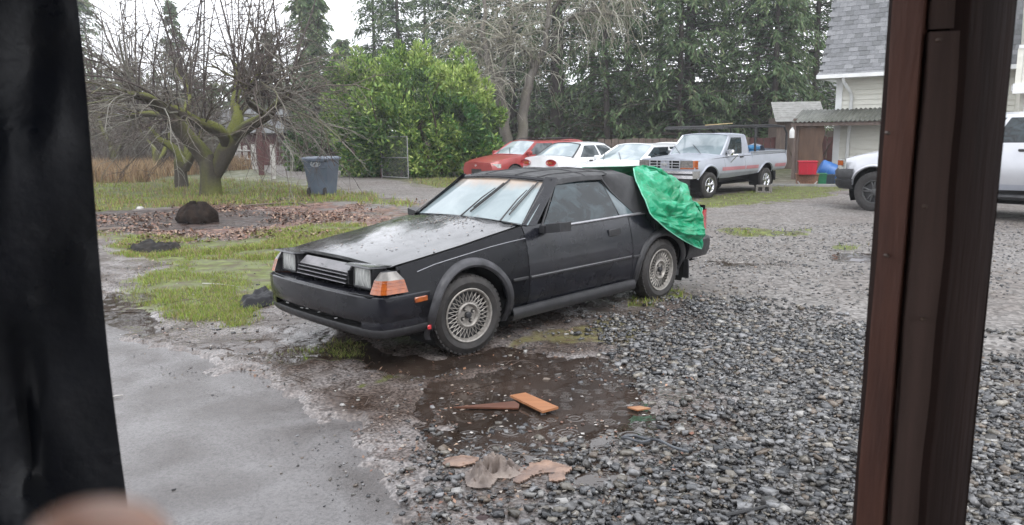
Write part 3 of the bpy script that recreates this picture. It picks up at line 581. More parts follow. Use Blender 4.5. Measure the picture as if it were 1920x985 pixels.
# ================================================================== VEHICLES
PROF = [(.0, -.075), (.08, -.045), (.22, -.014), (.38, -.001), (.45, 0), (.52, -.004), (.66, -.016), (.80, -.036), (.90, -.055), (.965, -.07), (1.0, -.088)]
class Car:
    """body surface: w(x) half width, zb(x) shoulder height, zs(x) sill height, arches (cx, cz, r)"""
    def __init__(s, w, zb, zs, arches, crown=.035, prof=PROF, zscale=None): s.w, s.zb, s.zs, s.ar, s.crown, s.prof = w, zb, zs, arches, crown, prof
    def low(s, x):
        z = crv(x, s.zs)
        for cx, cz, r in s.ar:
            d = abs(x - cx)
            if d < r: z = max(z, cz + math.sqrt(max(0, r * r - d * d)))
        return z
    def y(s, x, z):
        z0, z1 = crv(x, s.zs), crv(x, s.zb); return crv(x, s.w) + crv((z - z0) / (z1 - z0), s.prof)
    def side(s, mb, xa, xb, sg, n=None, lo=None, hi=None, off=0.0, rows=12):
        xs = list(np.linspace(xa, xb, n or max(3, int(abs(xb - xa) / .05) + 1)))
        for cx, cz, r in s.ar:
            for q in (cx - r + .001, cx - r - .001, cx + r - .001, cx + r + .001):
                if min(xa, xb) < q < max(xa, xb): xs.append(q)
            for a in np.linspace(0, PI, 25):
                q = cx + r * math.cos(a) * .998
                if min(xa, xb) < q < max(xa, xb): xs.append(q)
        xs = sorted(set(xs)); R = []
        for x in xs:
            z0 = s.low(x) if lo is None else max(s.low(x), lo(x)); z1 = crv(x, s.zb) if hi is None else hi(x)
            R.append([(x, sg * (s.y(x, z0 + (z1 - z0) * t) + off), z0 + (z1 - z0) * t) for t in np.linspace(0, 1, rows)])
        mb.grid(R, flip=sg < 0); return s
    def lip(s, mb, xa, xb, sg, depth=.03):        # turned-in edge along the bottom
        xs = np.linspace(xa, xb, max(3, int(abs(xb - xa) / .04)))
        mb.grid([[(x, sg * s.y(x, s.low(x)), s.low(x)), (x, sg * (s.y(x, s.low(x)) - depth), s.low(x) + .004)] for x in xs], flip=sg > 0)
    def topz(s, x, y):
        w = s.y(x, crv(x, s.zb)); q = min(1, abs(y) / w); return crv(x, s.zb) + s.crown * (1 - q ** 2.4)
    def top(s, mb, xa, xb, f0=-1, f1=1, n=14, nx=None, bow=0.0, off=0.0):
        R = []
        for x in np.linspace(xa, xb, nx or max(3, int(abs(xb - xa) / .08) + 1)):
            row = []
            for k in range(n + 1):
                q = f0 + (f1 - f0) * k / n
                X = x + bow * (1 - q * q) * (1 if x == xa or True else 0)
                w = s.y(x, crv(x, s.zb)); row.append((X, q * w, s.topz(x, q * w) + off))
            R.append(row)
        mb.grid(R, flip=xa < xb); return s
def wheel(parent, c, sg, R=.305, W=.20, rim=.20, style='lace', steer=0, tyre=None, rimmat=None):
    root = bpy.data.objects.new('wheel', None); COL.objects.link(root); root.parent = parent; root.location = c; root.empty_display_size = .1
    root.rotation_euler = (0, 0, steer if sg > 0 else steer)
    # local: axis along y, outer face toward sg
    o = sg; h = W / 2
    t = MB(); prof = [(rim - .004, o * (h - .012)), (rim + .015, o * (h - .002)), (rim + (R - rim) * .45, o * (h + .006)), (R - .035, o * (h - .004)), (R - .014, o * (h - .016)), (R - .002, o * (h - .034)), (R, o * (h * .3)), (R, -o * h * .4), (R - .006, -o * (h - .03)), (R - .04, -o * (h - .004)), (rim, -o * (h - .01)), (rim - .01, 0)]
    t.lathe(prof, 40, 'Y', closed=True)
    nt_ = 44
    for k in range(nt_):                            # tread blocks on the shoulder
        a = 2 * PI * k / nt_
        Rm = Matrix.Rotation(-a, 3, 'Y'); p = Rm @ Vector((R - .008, 0, 0))
        t.box((p.x, o * (h - .030), p.z), (.013, .026, 2 * PI * R / nt_ * .62), R=Rm)
    t.build('tyre', tyre or M['rubber'], root)
    r = MB(); r.lathe([(rim - .004, o * (h - .014)), (rim, o * (h - .004)), (rim - .006, o * (h)), (rim - .016, o * (h - .004)), (rim - .022, o * (h - .024)), (rim - .03, o * (h - .035))], 40, 'Y')
    dk = MB()
    if style == 'lace':
        dk.disc(rim - .012, o * (h - .060), 32, 'Y')
        r.lathe([(.098, o * (h - .032)), (.098, o * (h - .018)), (.086, o * (h - .012)), (.078, o * (h - .018)), (.07, o * (h - .032)), (.03, o * (h - .034)), (0.001, o * (h - .034))], 32, 'Y')
        for k in range(28):
            a0 = 2 * PI * k / 28
            for s_ in (-1, 1):
                a1 = a0 + s_ * .24
                r.tube([(.094 * math.cos(a0), o * (h - .024), .094 * math.sin(a0)), ((rim - .020) * math.cos(a1), o * (h - .026), (rim - .020) * math.sin(a1))], .0036, 4, False)
        for k in range(4):
            a = PI / 4 + PI / 2 * k + .3; c_ = (.052 * math.cos(a), 0, .052 * math.sin(a))
            dk.lathe([(.016, o * (h - .0335)), (.016, o * (h - .028)), (.010, o * (h - .028))], 10, 'Y', c_)
            r.lathe([(.009, o * (h - .033)), (.009, o * (h - .014)), (.001, o * (h - .012))], 6, 'Y', c_)
        hc = MB(); hc.lathe([(.026, o * (h - .034)), (.026, o * (h - .012)), (.020, o * (h - .006)), (.001, o * (h - .004))], 16, 'Y'); hc.build('hub_cap', M['iron'], root)
    elif style == 'spoke5':
        dk.disc(rim - .01, o * (h - .07), 32, 'Y')
        r.lathe([(.075, o * (h - .05)), (.07, o * (h - .022)), (.05, o * (h - .010)), (.001, o * (h - .008))], 20, 'Y')
        for k in range(5):
            a = 2 * PI * k / 5 + .2
            for da in (-.17, .17):
                e = a + da; q = a + da * .55
                r.tube([(.05 * math.cos(q), o * (h - .03), .05 * math.sin(q)), ((rim - .015) * math.cos(e), o * (h - .024), (rim - .015) * math.sin(e))], [.020, .017], 6, False)
    else:                                            # flat hub cover with short slots
        dk.disc(rim - .012, o * (h - .05), 32, 'Y')
        r.lathe([(rim * .78, o * (h - .035)), (rim * .6, o * (h - .015)), (rim * .3, o * (h - .02)), (.001, o * (h - .01))], 24, 'Y')
        for k in range(8):
            a = 2 * PI * k / 8; r.tube([(rim * .7 * math.cos(a), o * (h - .03), rim * .7 * math.sin(a)), ((rim - .015) * math.cos(a), o * (h - .028), (rim - .015) * math.sin(a))], .014, 5, False)
    r.build('rim', rimmat or M['alloy'], root); dk.build('brake_disc', M['iron'], root)
    return root
def arch_band(cx, cz, ax, az, car, sg, r0, r1, a0=-12, a1=192, out=.030, zmin=.2):
    """raised wheel-arch flare; r0 inner and r1 outer scale"""
    R = []
    for a in np.linspace(math.radians(a0), math.radians(a1), 40):
        row = []
        for k, (q, o) in enumerate(((r0, -.05), (r0, .4), (lerp(r0, r1, .25), .95), (lerp(r0, r1, .55), 1.0), (lerp(r0, r1, .85), .75), (r1, .05))):
            x = cx + ax * q * math.cos(a); z = cz + az * q * math.sin(a)
            if z < zmin: z = zmin
            row.append((x, sg * (car.y(x, max(z, zmin)) + out * o), z))
        R.append(row)
    mb = MB(); mb.grid(R, flip=sg < 0); return mb
def well(parent, cx, cz, r, sg, w, yo):
    mb = MB(); R = []
    for a in np.linspace(math.radians(-25), math.radians(205), 20):
        R.append([(cx + r * math.cos(a), sg * yo, cz + r * math.sin(a)), (cx + r * math.cos(a), sg * (yo - w), cz + r * math.sin(a))])
    mb.grid(R); mb.add([R[i][1] for i in range(len(R))], [tuple(range(len(R)))])
    return mb.build('wheel_well', M['void'], parent)
def quad_panel(rows, mname, name, parent, thick=.004, smooth=True):
    mb = MB(); mb.grid(rows); return mb.build(name, M[mname] if isinstance(mname, str) else mname, parent, smooth)
def bez(a, b, n): return [np.asarray(a, float) + (np.asarray(b, float) - np.asarray(a, float)) * t for t in np.linspace(0, 1, n)]
def patch(A, B, n, bulge=(0, 0, 0)):                # ruled patch between two polylines of equal length
    R = []; bu = np.array(bulge)
    for t in np.linspace(0, 1, n): R.append([np.asarray(a, float) + (np.asarray(b, float) - np.asarray(a, float)) * t + bu * 4 * t * (1 - t) for a, b in zip(A, B)])
    return R
# ------------------------------------------------------------------ the black convertible
YAW = math.radians(224.981)
hero = empty('convertible_car', (-.876, 5.993, 0), YAW, 'black two-door convertible car with square headlights parked across the wet yard', 'car')
C1 = Car(w=[(.80, .76), (.66, .785), (.45, .805), (.2, .812), (-.6, .815), (-1.6, .815), (-2.5, .812), (-3.0, .80), (-3.3, .775), (-3.42, .75)],
         zb=[(.66, .728), (.45, .757), (.2, .790), (0, .815), (-.3, .860), (-.62, .905), (-.9, .905), (-2.1, .895), (-2.6, .885), (-3.15, .872), (-3.4, .86)],
         zs=[(.9, .25), (-.40, .19), (-2.1, .185), (-2.9, .26), (-3.4, .34)], arches=[(-.02, .30, .365), (-2.52, .305, .36)], crown=.035)
LW = {}
for sg in (1, -1):
    # front wing, door, rear quarter: separate panels with 7 mm shut lines over a dark inner shell
    mb = MB(); C1.side(mb, -.62, .605, sg); C1.lip(mb, -.38, .34, sg)
    C1.side(mb, -.62, .605, sg); fen = mb.build('front_fender', M['black'], hero)
    mb = MB(); C1.side(mb, -2.02, -.628, sg, lo=lambda x: .235); dr = mb.build('door', M['black'], hero)
    h = MB(); ya = sg * (C1.y(-1.77, .745) + .006)
    h.rbox((-1.77, ya, .745), (.165, .018, .062), .006); h.mat(1).box((-1.775, ya + sg * .0095, .742), (.125, .004, .032)); h.build('door_handle', [M['blackplastic'], M['iron']], dr)
    h = MB(); h.rbox((-1.31, sg * (C1.y(-1.31, .5) + .004), .500), (1.36, .018, .026), .006); h.mat(1).box((-1.31, sg * (C1.y(-1.31, .512) + .0135), .507), (1.35, .002, .006)); h.build('side_moulding', [M['blackplastic'], M['trim']], dr)
    mb = MB(); C1.side(mb, -3.40, -2.028, sg, lo=lambda x: .235 if x > -2.2 else 0); mb.build('quarter_panel', M['black'], hero)
    h = MB(); h.rbox((-2.08, sg * (C1.y(-2.1, .5) + .004), .492), (.11, .016, .024), .005); h.build('side_moulding', M['blackplastic'], hero)
    h = MB(); h.rbox((-.52, sg * (C1.y(-.5, .5) + .004), .503), (.17, .016, .024), .005); h.build('side_moulding', M['blackplastic'], hero)
    # inner shell
    mb = MB(); C1.side(mb, -3.36, .55, sg, off=-.022, rows=6); mb.build('inner_shell', M['void'], hero)
    # rocker panel
    mb = MB(); R = []
    for x in np.linspace(-2.06, -.43, 12):
        R.append([(x, sg * (.735), .170), (x, sg * .806, .178), (x, sg * .822, .205), (x, sg * .824, .240), (x, sg * .814, .268), (x, sg * .795, .276)])
    mb.grid(R, flip=sg < 0); mb.build('rocker_panel', M['blackplastic'], hero)
    arch_band(-.02, .30, .43, .43, C1, sg, .84, 1.0, -18, 200, .030, .178).build('fender_flare', M['flare'], hero)
    arch_band(-2.52, .305, .45, .40, C1, sg, .83, 1.0, -18, 200, .026, .178).build('fender_flare', M['blackplastic'], hero)
    well(hero, -.02, .30, .40, sg, .30, .80); well(hero, -2.52, .305, .40, sg, .30, .80)
    # bright strip along the wing and the belt line
    pts = [(x, sg * (C1.y(x, z) + .004), z) for x, z in ((.46, .690), (.30, .722), (.05, .752), (-.25, .786), (-.45, .802), (-.62, .812))]
    mb = MB(); mb.tube(pts, .0032, 5); mb.build('trim_strip', M['trim'], hero)
    pts = [(x, sg * (C1.y(x, z) + .006), z) for x, z in ((-.93, .868), (-1.4, .872), (-2.02, .878), (-2.3, .877))]
    mb = MB(); mb.tube(pts, .012, 6); mb.build('belt_moulding', M['trim'], hero)
for (x, st) in ((-.0, math.radians(-8)), (-2.52, 0)):
    for sg in (1, -1): LW[(x, sg)] = wheel(hero, (x, sg * .705, .300), sg, R=.305, W=.195, rim=.208, steer=st)
# hood with a slightly crowned surface and swage lines
mb = MB(); R = []
for x in np.linspace(.655, -.60, 18):
    row = []
    for k in range(25):
        q = -1 + 2 * k / 24; w_ = C1.y(x, crv(x, C1.zb)) - .012; yy = q * w_ * .985
        X = x + .035 * (1 - q * q) * (1 if x > 0 else max(0, 1 + x))
        zz = C1.topz(x, yy) + .004 - .010 * math.exp(-((abs(q) - .80) / .03) ** 2) + .006 * math.exp(-(q / .5) ** 4) + (0 if x < .62 else -.004)
        row.append((X, yy, zz))
    R.append(row)
e0 = [(p[0] + .004, p[1], p[2] - .022) for p in R[0]]
mb.grid([e0] + R, flip=True); mb.build('hood', M['blackwet'], hero, sharp=60)
# cowl below the windscreen with vent slots
mb = MB(); mb.grid([[(-.60 - .0 * q * q + (-.10) * t, q * .735, .917 + .03 * (1 - q * q) - .012 * t) for q in np.linspace(-1, 1, 12)] for t in np.linspace(0, 1.6, 4)], flip=True)
mb.build('cowl', M['blackplastic'], hero)
# nose: dark recess, header edge and grille
mb = MB(); mb.add([(.60, -.75, .50), (.60, .75, .50), (.60, .75, .718), (.60, -.75, .718)], [(0, 1, 2, 3)]); mb.add([(.60, -.75, .555), (.60, .75, .555), (.83, .70, .555), (.83, -.70, .555)], [(0, 1, 2, 3)])
mb.build('nose_recess', M['void'], hero, smooth=False)
gr = bpy.data.objects.new('grille', None); COL.objects.link(gr); gr.parent = hero
mb = MB(); mb.add([(.70, -.315, .728), (.70, .315, .728), (.755, .335, .672), (.755, -.335, .672), (.695, -.315, .718), (.695, .315, .718), (.745, .335, .662), (.745, -.335, .662)], [(0, 1, 2, 3), (7, 6, 5, 4), (0, 3, 7, 4), (1, 5, 6, 2), (3, 2, 6, 7), (0, 4, 5, 1)])
bp_ = mb.build('badge_panel', M['badge'], gr, smooth=False)
mb = MB(); mb.tube([(.737 + .018, .012 * math.cos(a), .697 + .006 * math.sin(a)) for a in np.linspace(0, 2 * PI, 12)], .0015, 4, False); mb.build('emblem', M['iron'], bp_)
for k, zz in enumerate((.655, .628, .600)):
    mb = MB(); xx = .762 + .009 * k
    mb.add([(xx - .05, -.34, zz + .008), (xx - .05, .34, zz + .008), (xx, .34, zz + .003), (xx, -.34, zz + .003), (xx - .05, -.34, zz), (xx - .05, .34, zz), (xx, .34, zz - .006), (xx, -.34, zz - .006)], [(0, 1, 2, 3), (7, 6, 5, 4), (0, 3, 7, 4), (1, 5, 6, 2), (3, 2, 6, 7), (0, 4, 5, 1)])
    mb.build('slat', M['blackplastic'], gr, smooth=False)
    mb = MB(); mb.box((xx + .001, 0, zz - .001), (.003, .68, .006)); mb.build('slat_edge', M['trim'], gr, smooth=False)
for sg in (1, -1):
    mb = MB(); mb.box((.735, sg * .345, .64), (.05, .01, .10)); mb.build('grille_end', M['blackplastic'], gr, smooth=False)
    hl = bpy.data.objects.new('headlight', None); COL.objects.link(hl); hl.parent = hero; hl.location = (.72, sg * .512, .66)
    mb = MB()
    for (a, b, c_, d_) in ((0, -.118, .010, .150), (0, .118, .010, .150)): mb.box((-.03, b, -.002), (.11, c_, d_))
    mb.box((-.03, 0, -.077), (.11, .228, .012)); mb.build('bezel', M['blackplastic'], hl, smooth=False)
    mb = MB(); R = []
    for a in np.linspace(-1, 1, 9):
        R.append([(.026 + .010 * (1 - a * a) * (1 - b * b), a * .103, b * .066) for b in np.linspace(-1, 1, 7)])
    mb.grid(R, flip=False); mb.build('lens', M['lamp'], hl)
    mb = MB(); mb.tube([(.030, a, b) for a, b in ((-.106, -.058), (-.098, -.069), (.098, -.069), (.106, -.058), (.106, .058), (.098, .069), (-.098, .069), (-.106, .058), (-.106, -.058))], .0065, 5, False); mb.build('lamp_rim', M['iron'], hl)
    for q_ in np.linspace(-.08, .08, 9): mb = MB(); mb.tube([(.034 + .007 * (1 - (q_ / .103) ** 2) * (1 - (z_ / .066) ** 2) - .006, q_, z_) for z_ in np.linspace(-.058, .058, 6)], .0016, 3, False); mb.build('lens_rib', M['lamp'], hl)
    mb = MB(); mb.add([(-.14, -.155, .066), (-.14, .155, .066), (.075, .150, .080), (.075, -.150, .080), (-.14, -.155, .082), (-.14, .155, .082), (.065, .142, .091), (.065, -.142, .091)], [(0, 1, 2, 3), (7, 6, 5, 4), (0, 3, 7, 4), (1, 5, 6, 2), (3, 2, 6, 7), (0, 4, 5, 1)])
    mb.build('headlight_lid', M['blackwet'], hl, smooth=False)
    # corner lamp: clear top, amber below, wrapping round the wing
    cl = bpy.data.objects.new('corner_lamp', None); COL.objects.link(cl); cl.parent = hero
    def cp(x, y, z): return (x, sg * y, z)
    lo_ = [cp(.800, .668, .570), cp(.798, .71, .570), cp(.785, .752, .570), cp(.74, .786, .570), cp(.575, .803, .570)]
    mi_ = [cp(.762, .672, .662), cp(.762, .71, .662), cp(.75, .742, .662), cp(.715, .772, .662), cp(.60, .792, .662)]
    hi_ = [cp(.72, .685, .713), cp(.72, .70, .713), cp(.71, .715, .713), cp(.69, .738, .716), cp(.64, .762, .718)]
    mb = MB(); mb.grid([lo_, mi_], flip=sg < 0); mb.build('amber_lens', M['amber'], cl, sharp=50)
    mb = MB(); mb.grid([mi_, hi_], flip=sg < 0); mb.build('clear_lens', M['lampclear'], cl, sharp=50)
    mb = MB(); mb.add([lo_[0], mi_[0], hi_[0], cp(.64, .66, .713), cp(.64, .650, .574)], [(0, 1, 2, 3, 4)]); mb.grid([hi_, [cp(.64, .66, .715), cp(.64, .69, .715), cp(.64, .715, .715), cp(.64, .738, .717), cp(.62, .762, .719)]]); mb.build('housing', M['blackplastic'], cl, smooth=False)
    for q in (.600, .622, .642):
        mb = MB(); t = (q - .574) / .081; mb.tube([np.array(a) + (np.array(b) - np.array(a)) * t + np.array([.0015, sg * .0015, 0]) for a, b in zip(lo_, mi_)], .0016, 3, False); mb.build('lens_rib', M['amber'], cl)
# bumper: swept section
path = [(.385, .795), (.56, .800), (.70, .790), (.775, .755), (.815, .70), (.838, .60), (.852, .45), (.862, .25), (.865, 0)]
path = path + [(a, -b) for a, b in path[::-1][1:]]
def sweep(path, sec, close=False):
    R = []
    for i, p in enumerate(path):
        a = np.array(path[max(i - 1, 0)]); b = np.array(path[min(i + 1, len(path) - 1)]); t = b - a; t /= np.linalg.norm(t); nrm = np.array([-t[1], t[0]])
        if np.dot(nrm, np.array([1, p[1]])) < 0: nrm = -nrm
        R.append([(p[0] + nrm[0] * o, p[1] + nrm[1] * o, z) for o, z in sec])
    return R
fb = bpy.data.objects.new('front_bumper', None); COL.objects.link(fb); fb.parent = hero
mb = MB(); mb.grid(sweep(path, [(-.20, .556), (-.05, .560), (-.028, .558), (-.022, .549), (-.012, .549), (-.004, .553), (.004, .545), (.008, .50), (.004, .43), (-.004, .375), (-.012, .366)]), flip=True)
mb.build('bumper_cover', M['black'], fb, sharp=35)
mb = MB(); mb.grid(sweep(path, [(-.012, .366), (-.05, .36), (-.055, .330), (-.010, .325)]), flip=True); mb.build('air_intake', M['void'], fb)
for q_ in (path[:6], path[-6:]): mb = MB(); mb.grid(sweep(q_, [(-.005, .376), (-.003, .35), (-.008, .322)]), flip=True); mb.build('bumper_corner', M['black'], fb)
mb = MB(); mb.grid(sweep(path, [(-.010, .325), (-.006, .315), (-.014, .285), (-.030, .262), (-.05, .250), (-.09, .240), (-.30, .235)]), flip=True); mb.build('air_dam', M['blackplastic'], fb, sharp=50)
for yy in (.05, -.12, -.20, -.42, .28):
    mb = MB(); mb.box((.835, yy, .35 + .004 * math.sin(yy * 40)), (.006, .035, .007), R=Matrix.Rotation(.3 * math.sin(yy * 30), 3, 'X')); mb.build('plastic_shard', mat('grey_shard', (.5, .5, .5), scale=20), fb)
for sg in (1, -1):
    mb = MB(); mb.rbox((.47, sg * (.806), .503), (.115, .018, .040), .006); mb.build('side_marker', M['amber'], hero)
    mb = MB(); mb.rbox((.40, sg * .801, .285), (.035, .012, .035), .008); mb.build('red_reflector', M['redlamp'], hero)
# windscreen and frame
A_b, A_t = np.array([-.70, .725, .905]), np.array([-1.165, .575, 1.232])
def ws_row(t, n=13, inset=0.0, fwd=0.0):
    p = A_b + (A_t - A_b) * t; row = []
    for k in range(n):
        q = -1 + 2 * k / (n - 1); row.append((p[0] + (.115 - .03 * t) * (1 - q * q) + fwd, q * (p[1] - inset), p[2] + .028 * (1 - q * q) * t + fwd * .8))
    return row
mb = MB(); mb.grid([ws_row(t) for t in np.linspace(-.04, .97, 10)], flip=True); mb.build('windscreen', M['windscreen'], hero)
mb = MB()
mb.tube(ws_row(.985, 13, 0, .006), .020, 6)
mb.tube(ws_row(-.03, 13, 0, .006), .012, 6)
for sg in (1, -1):
    m_ = np.array([1, sg, 1]); mb.prism([p * m_ for p in (A_b + [.03, -.025, -.02], A_b + [-.085, .012, -.01], A_t + [-.06, .016, .01], A_t + [.022, -.035, .018])], np.array([.02, -.006 * sg, .018]))
mb.build('windscreen_frame', M['black'], hero, sharp=40)
mb = MB()
for sg in (1, -1): mb.tube([(-1.165 + .02, sg * .548, 1.252), (-.70 + .035, sg * .703, .922)], .0045, 4)
mb.tube(ws_row(.945, 13, .02, .010), .0035, 4)
mb.build('windscreen_seal', M['alloydark'], hero)
def wiper(y0, ang_end, L):
    pass
for (b0, b1, nm) in (((.10, .28), (.90, .05), 0), ((.02, -.50 + .0), (.0, 0), 1)):
    pass
def on_ws(q, t, lift=.012):
    p = A_b + (A_t - A_b) * t; return np.array([p[0] + (.115 - .03 * t) * (1 - q * q) + lift, q * p[1], p[2] + .028 * (1 - q * q) * t + lift * .9])
for (qa, ta, qb, tb) in ((.02, -.02, .30, .92), (.66, -.02, .80, .93)):
    wp = MB(); wp.tube([on_ws(qa, ta, .02), on_ws(lerp(qa, qb, .5), lerp(ta, tb, .5), .035), on_ws(lerp(qa, qb, .75), lerp(ta, tb, .75), .028)], [.008, .006, .004], 5)
    w_ = wp.build('wiper', M['iron'], hero)
    wb = MB(); wb.tube([on_ws(lerp(qa, qb, t) + .01, lerp(ta, tb, t), .008) for t in np.linspace(.22, 1.0, 6)], .0075, 4); wb.tube([on_ws(lerp(qa, qb, t) + .006, lerp(ta, tb, t), .018) for t in np.linspace(.3, .9, 5)], .005, 4)
    wb.build('wiper_blade', M['iron'], w_)
# side glass
for sg in (1, -1):
    m_ = np.array([1, sg, 1]); T = lambda x, t: None
    def sp(x, t): # point on the tumblehome plane
        return np.array([x, sg * lerp(.735, .585, t), lerp(.885, 1.205, t)])
    top = [sp(-1.20, 1.0), sp(-1.40, 1.03), sp(-1.80, 1.02)]; bot = [sp(-.86, -.03), sp(-1.30, -.03), sp(-1.90, -.03)]
    mb = MB(); mb.grid(patch(bot, top, 6, (0, sg * .008, 0)), flip=sg > 0); mb.build('side_window', M['glass'], hero)
    mb = MB(); mb.grid(patch([sp(-1.915, -.03), sp(-2.0, -.03), sp(-2.13, -.03)], [sp(-1.815, 1.01), sp(-1.82, 1.01), sp(-1.83, 1.0)], 6), flip=sg > 0); mb.build('quarter_window', M['glassmid'], hero)
    mb = MB(); mb.tube([sp(-1.905, -.03), sp(-1.81, 1.01)], .008, 5); mb.tube([sp(-.84, -.03), sp(-1.18, 1.0), sp(-1.40, 1.045), sp(-1.82, 1.03)], .010, 5)
    mb.build('window_seal', M['iron'], hero)
    # mirror on the door corner
    mi_ = bpy.data.objects.new('door_mirror', None); COL.objects.link(mi_); mi_.parent = hero; mi_.location = (-.84, sg * .86, .885)
    mb = MB(); a = [(.055, -.02 * sg), (.045, .13 * sg), (.0, .145 * sg), (-.075, .14 * sg), (-.085, -.05 * sg)]
    mb.prism([(p[0], p[1], -.045 + (.024 if abs(p[1]) > .1 else 0)) for p in a], (0, 0, .072)); mb.box((.0, -sg * .06, -.015), (.11, .06, .06)); mb.build('mirror_housing', M['blackplastic'], mi_, smooth=False)
    mb = MB(); mb.add([(-.087, sg * -.03, -.04), (-.082, sg * .125, -.03), (-.080, sg * .125, .038), (-.087, sg * -.03, .04)], [(0, 1, 2, 3)]); mb.build('mirror_glass', M['chrome'], mi_)
    mb = MB(); mb.grid([[(.0 + a_, -sg * .045, -.06 - .13 * t) for a_ in (-.03, .03)] for t in (0, 1)]); 
# soft top: roof skin, seams, side panel
E = [(-1.17, .572, 1.246, 0.03), (-1.30, .582, 1.262, .034), (-1.60, .588, 1.268, .036), (-1.90, .590, 1.266, .036), (-2.14, .598, 1.254, .034), (-2.32, .612, 1.215, .03), (-2.43, .632, 1.14, .02), (-2.50, .662, 1.03, .01), (-2.55, .695, .93, 0), (-2.57, .71, .89, 0)]
rows = []
for k, (x, y, z, c_) in enumerate(E):
    row = []
    for q in np.linspace(-1, 1, 25):
        bx = -.22 * (1 - abs(q) ** 3) * max(0, (k - 3) / 6); fx = .075 * (1 - q * q) if k == 0 else (.055 * (1 - q * q) if k == 1 else 0)
        wr = .006 * math.sin(k * 2.1 + q * 7) * (1 if 2 <= k <= 7 else 0)
        row.append((x + bx + fx, q * y, z + c_ * (1 - abs(q) ** 2.2) + wr - (.014 if abs(q) == 1 else 0)))
    rows.append(row)
mb = MB(); mb.grid(rows, flip=True); st = mb.build('soft_top', M['canvas'], hero, sharp=60)
for q in (-.72, -.30, .30, .72):
    mb = MB(); pts = []
    for (x, y, z, c_), row in zip(E, rows):
        i = int(round((q + 1) / 2 * 24)); pts.append(np.array(row[i]) + [0, 0, .003])
    mb.tube(pts[:7], .005, 4, False); mb.build('roof_seam', M['canvas'], st)
for xx, k in ((-1.22, 0), (-1.60, 2), (-1.98, 3)):
    mb = MB(); mb.tube([np.array(p) + [(-.03 if k == 0 else 0), 0, .002] for p in rows[k]], .006, 4, False); mb.build('roof_bow', M['canvas'], st)
for sg in (1, -1):
    m_ = np.array([1, sg, 1])
    edge = [np.array([-1.79, .588, 1.238]), np.array([-1.90, .630, 1.10]), np.array([-2.03, .680, .98]), np.array([-2.155, .735, .873])]
    top_ = [np.array([-1.9, .590, 1.262]), np.array([-2.14, .598, 1.250]), np.array([-2.32, .612, 1.21]), np.array([-2.43, .632, 1.135]), np.array([-2.50, .662, 1.025]), np.array([-2.57, .72, .880])]
    n = 8; ia = np.linspace(0, 1, n)
    def smp(P, t):
        P = np.array(P); d = np.concatenate([[0], np.cumsum(np.linalg.norm(np.diff(P, axis=0), axis=1))]); d /= d[-1]; return np.array([np.interp(t, d, P[:, i]) for i in range(3)])
    A = [smp(edge, t) * m_ for t in ia]; B = [smp(top_, t) * m_ for t in ia]
    R = patch(A, B, 8, (0, sg * .022, 0)); mb = MB(); mb.grid(R, flip=sg < 0)
    # band above the side glass
    mb.grid([[(x, sg * (y + .006 + dy), z - dz) for x, y, z in ((-1.17, .575, 1.232), (-1.4, .588, 1.250), (-1.6, .591, 1.255), (-1.82, .593, 1.25))] for dy, dz in ((-.006, -.004), (.004, .012), (.010, .036))], flip=sg < 0)
    mb.build('soft_top_side', M['canvas'], st)
    mb = MB(); mb.tube([p * m_ + [0, sg * .004, 0] for p in edge], .012, 6); mb.tube([(-2.15, sg * .742, .879), (-2.36, sg * .745, .878)], .010, 6); mb.build('edge_binding', M['blackplastic'], st)
# black belt-height sheet for interior shade seen through gaps, and the floor
mb = MB(); mb.add([(-.75, -.70, .84), (-.75, .70, .84), (-2.5, .70, .84), (-2.5, -.70, .84)], [(0, 1, 2, 3)]); mb.add([(-3.3, -.72, .30), (-3.3, .72, .30), (.55, .72, .24), (.55, -.72, .24)], [(0, 1, 2, 3)]); mb.build('dark_floor_sheet', M['void'], hero, smooth=False)
# boot lid, tail
mb = MB(); C1.top(mb, -3.38, -2.42, -.985, .985, 16); mb.build('trunk_lid', M['blackwet'], hero)
mb = MB(); mb.grid([[(-3.40 + .0 * q, q * .745, z) for q in np.linspace(-1, 1, 8)] for z in (.87, .80, .56, .36)]); mb.build('tail_panel', M['black'], hero)
for sg in (1, -1):
    mb = MB(); mb.grid([[(-3.22, sg * .800, z), (-3.36, sg * .785, z), (-3.415, sg * .755, z), (-3.43, sg * .70, z), (-3.435, sg * .40, z)] for z in (.62, .83)], flip=sg > 0); mb.build('tail_light', M['redlamp'], hero)
    mb = MB(); mb.rbox((-3.33, sg * .800, .50), (.11, .016, .05), .006); mb.build('rear_side_marker', M['redlamp'], hero)
    mb = MB(); mb.rbox((-3.02, sg * .70, .24), (.02, .20, .20), .006); mb.build('mud_flap', M['blackplastic'], hero)
path2 = [(-2.98, .80), (-3.20, .812), (-3.38, .80), (-3.45, .76), (-3.49, .66), (-3.51, .4), (-3.515, 0)]; path2 += [(a, -b) for a, b in path2[::-1][1:]]
def sweep2(path, sec):
    R = []
    for i, p in enumerate(path):
        a = np.array(path[max(i - 1, 0)]); b = np.array(path[min(i + 1, len(path) - 1)]); t = b - a; t /= np.linalg.norm(t); nrm = np.array([-t[1], t[0]])
        if np.dot(nrm, np.array([-1, p[1] * 1.2])) < 0: nrm = -nrm
        R.append([(p[0] + nrm[0] * o, p[1] + nrm[1] * o, z) for o, z in sec])
    return R
mb = MB(); mb.grid(sweep2(path2, [(-.10, .545), (.0, .545), (.018, .53), (.022, .46), (.010, .40), (-.02, .345), (-.10, .335)])); mb.build('rear_bumper', M['blackplastic'], hero)
mb = MB(); mb.tube([(-3.15, -.66, .90), (-3.20, -.6, .93), (-3.20, .6, .93), (-3.15, .66, .90)], .016, 6); mb.build('spoiler', M['blackplastic'], hero)
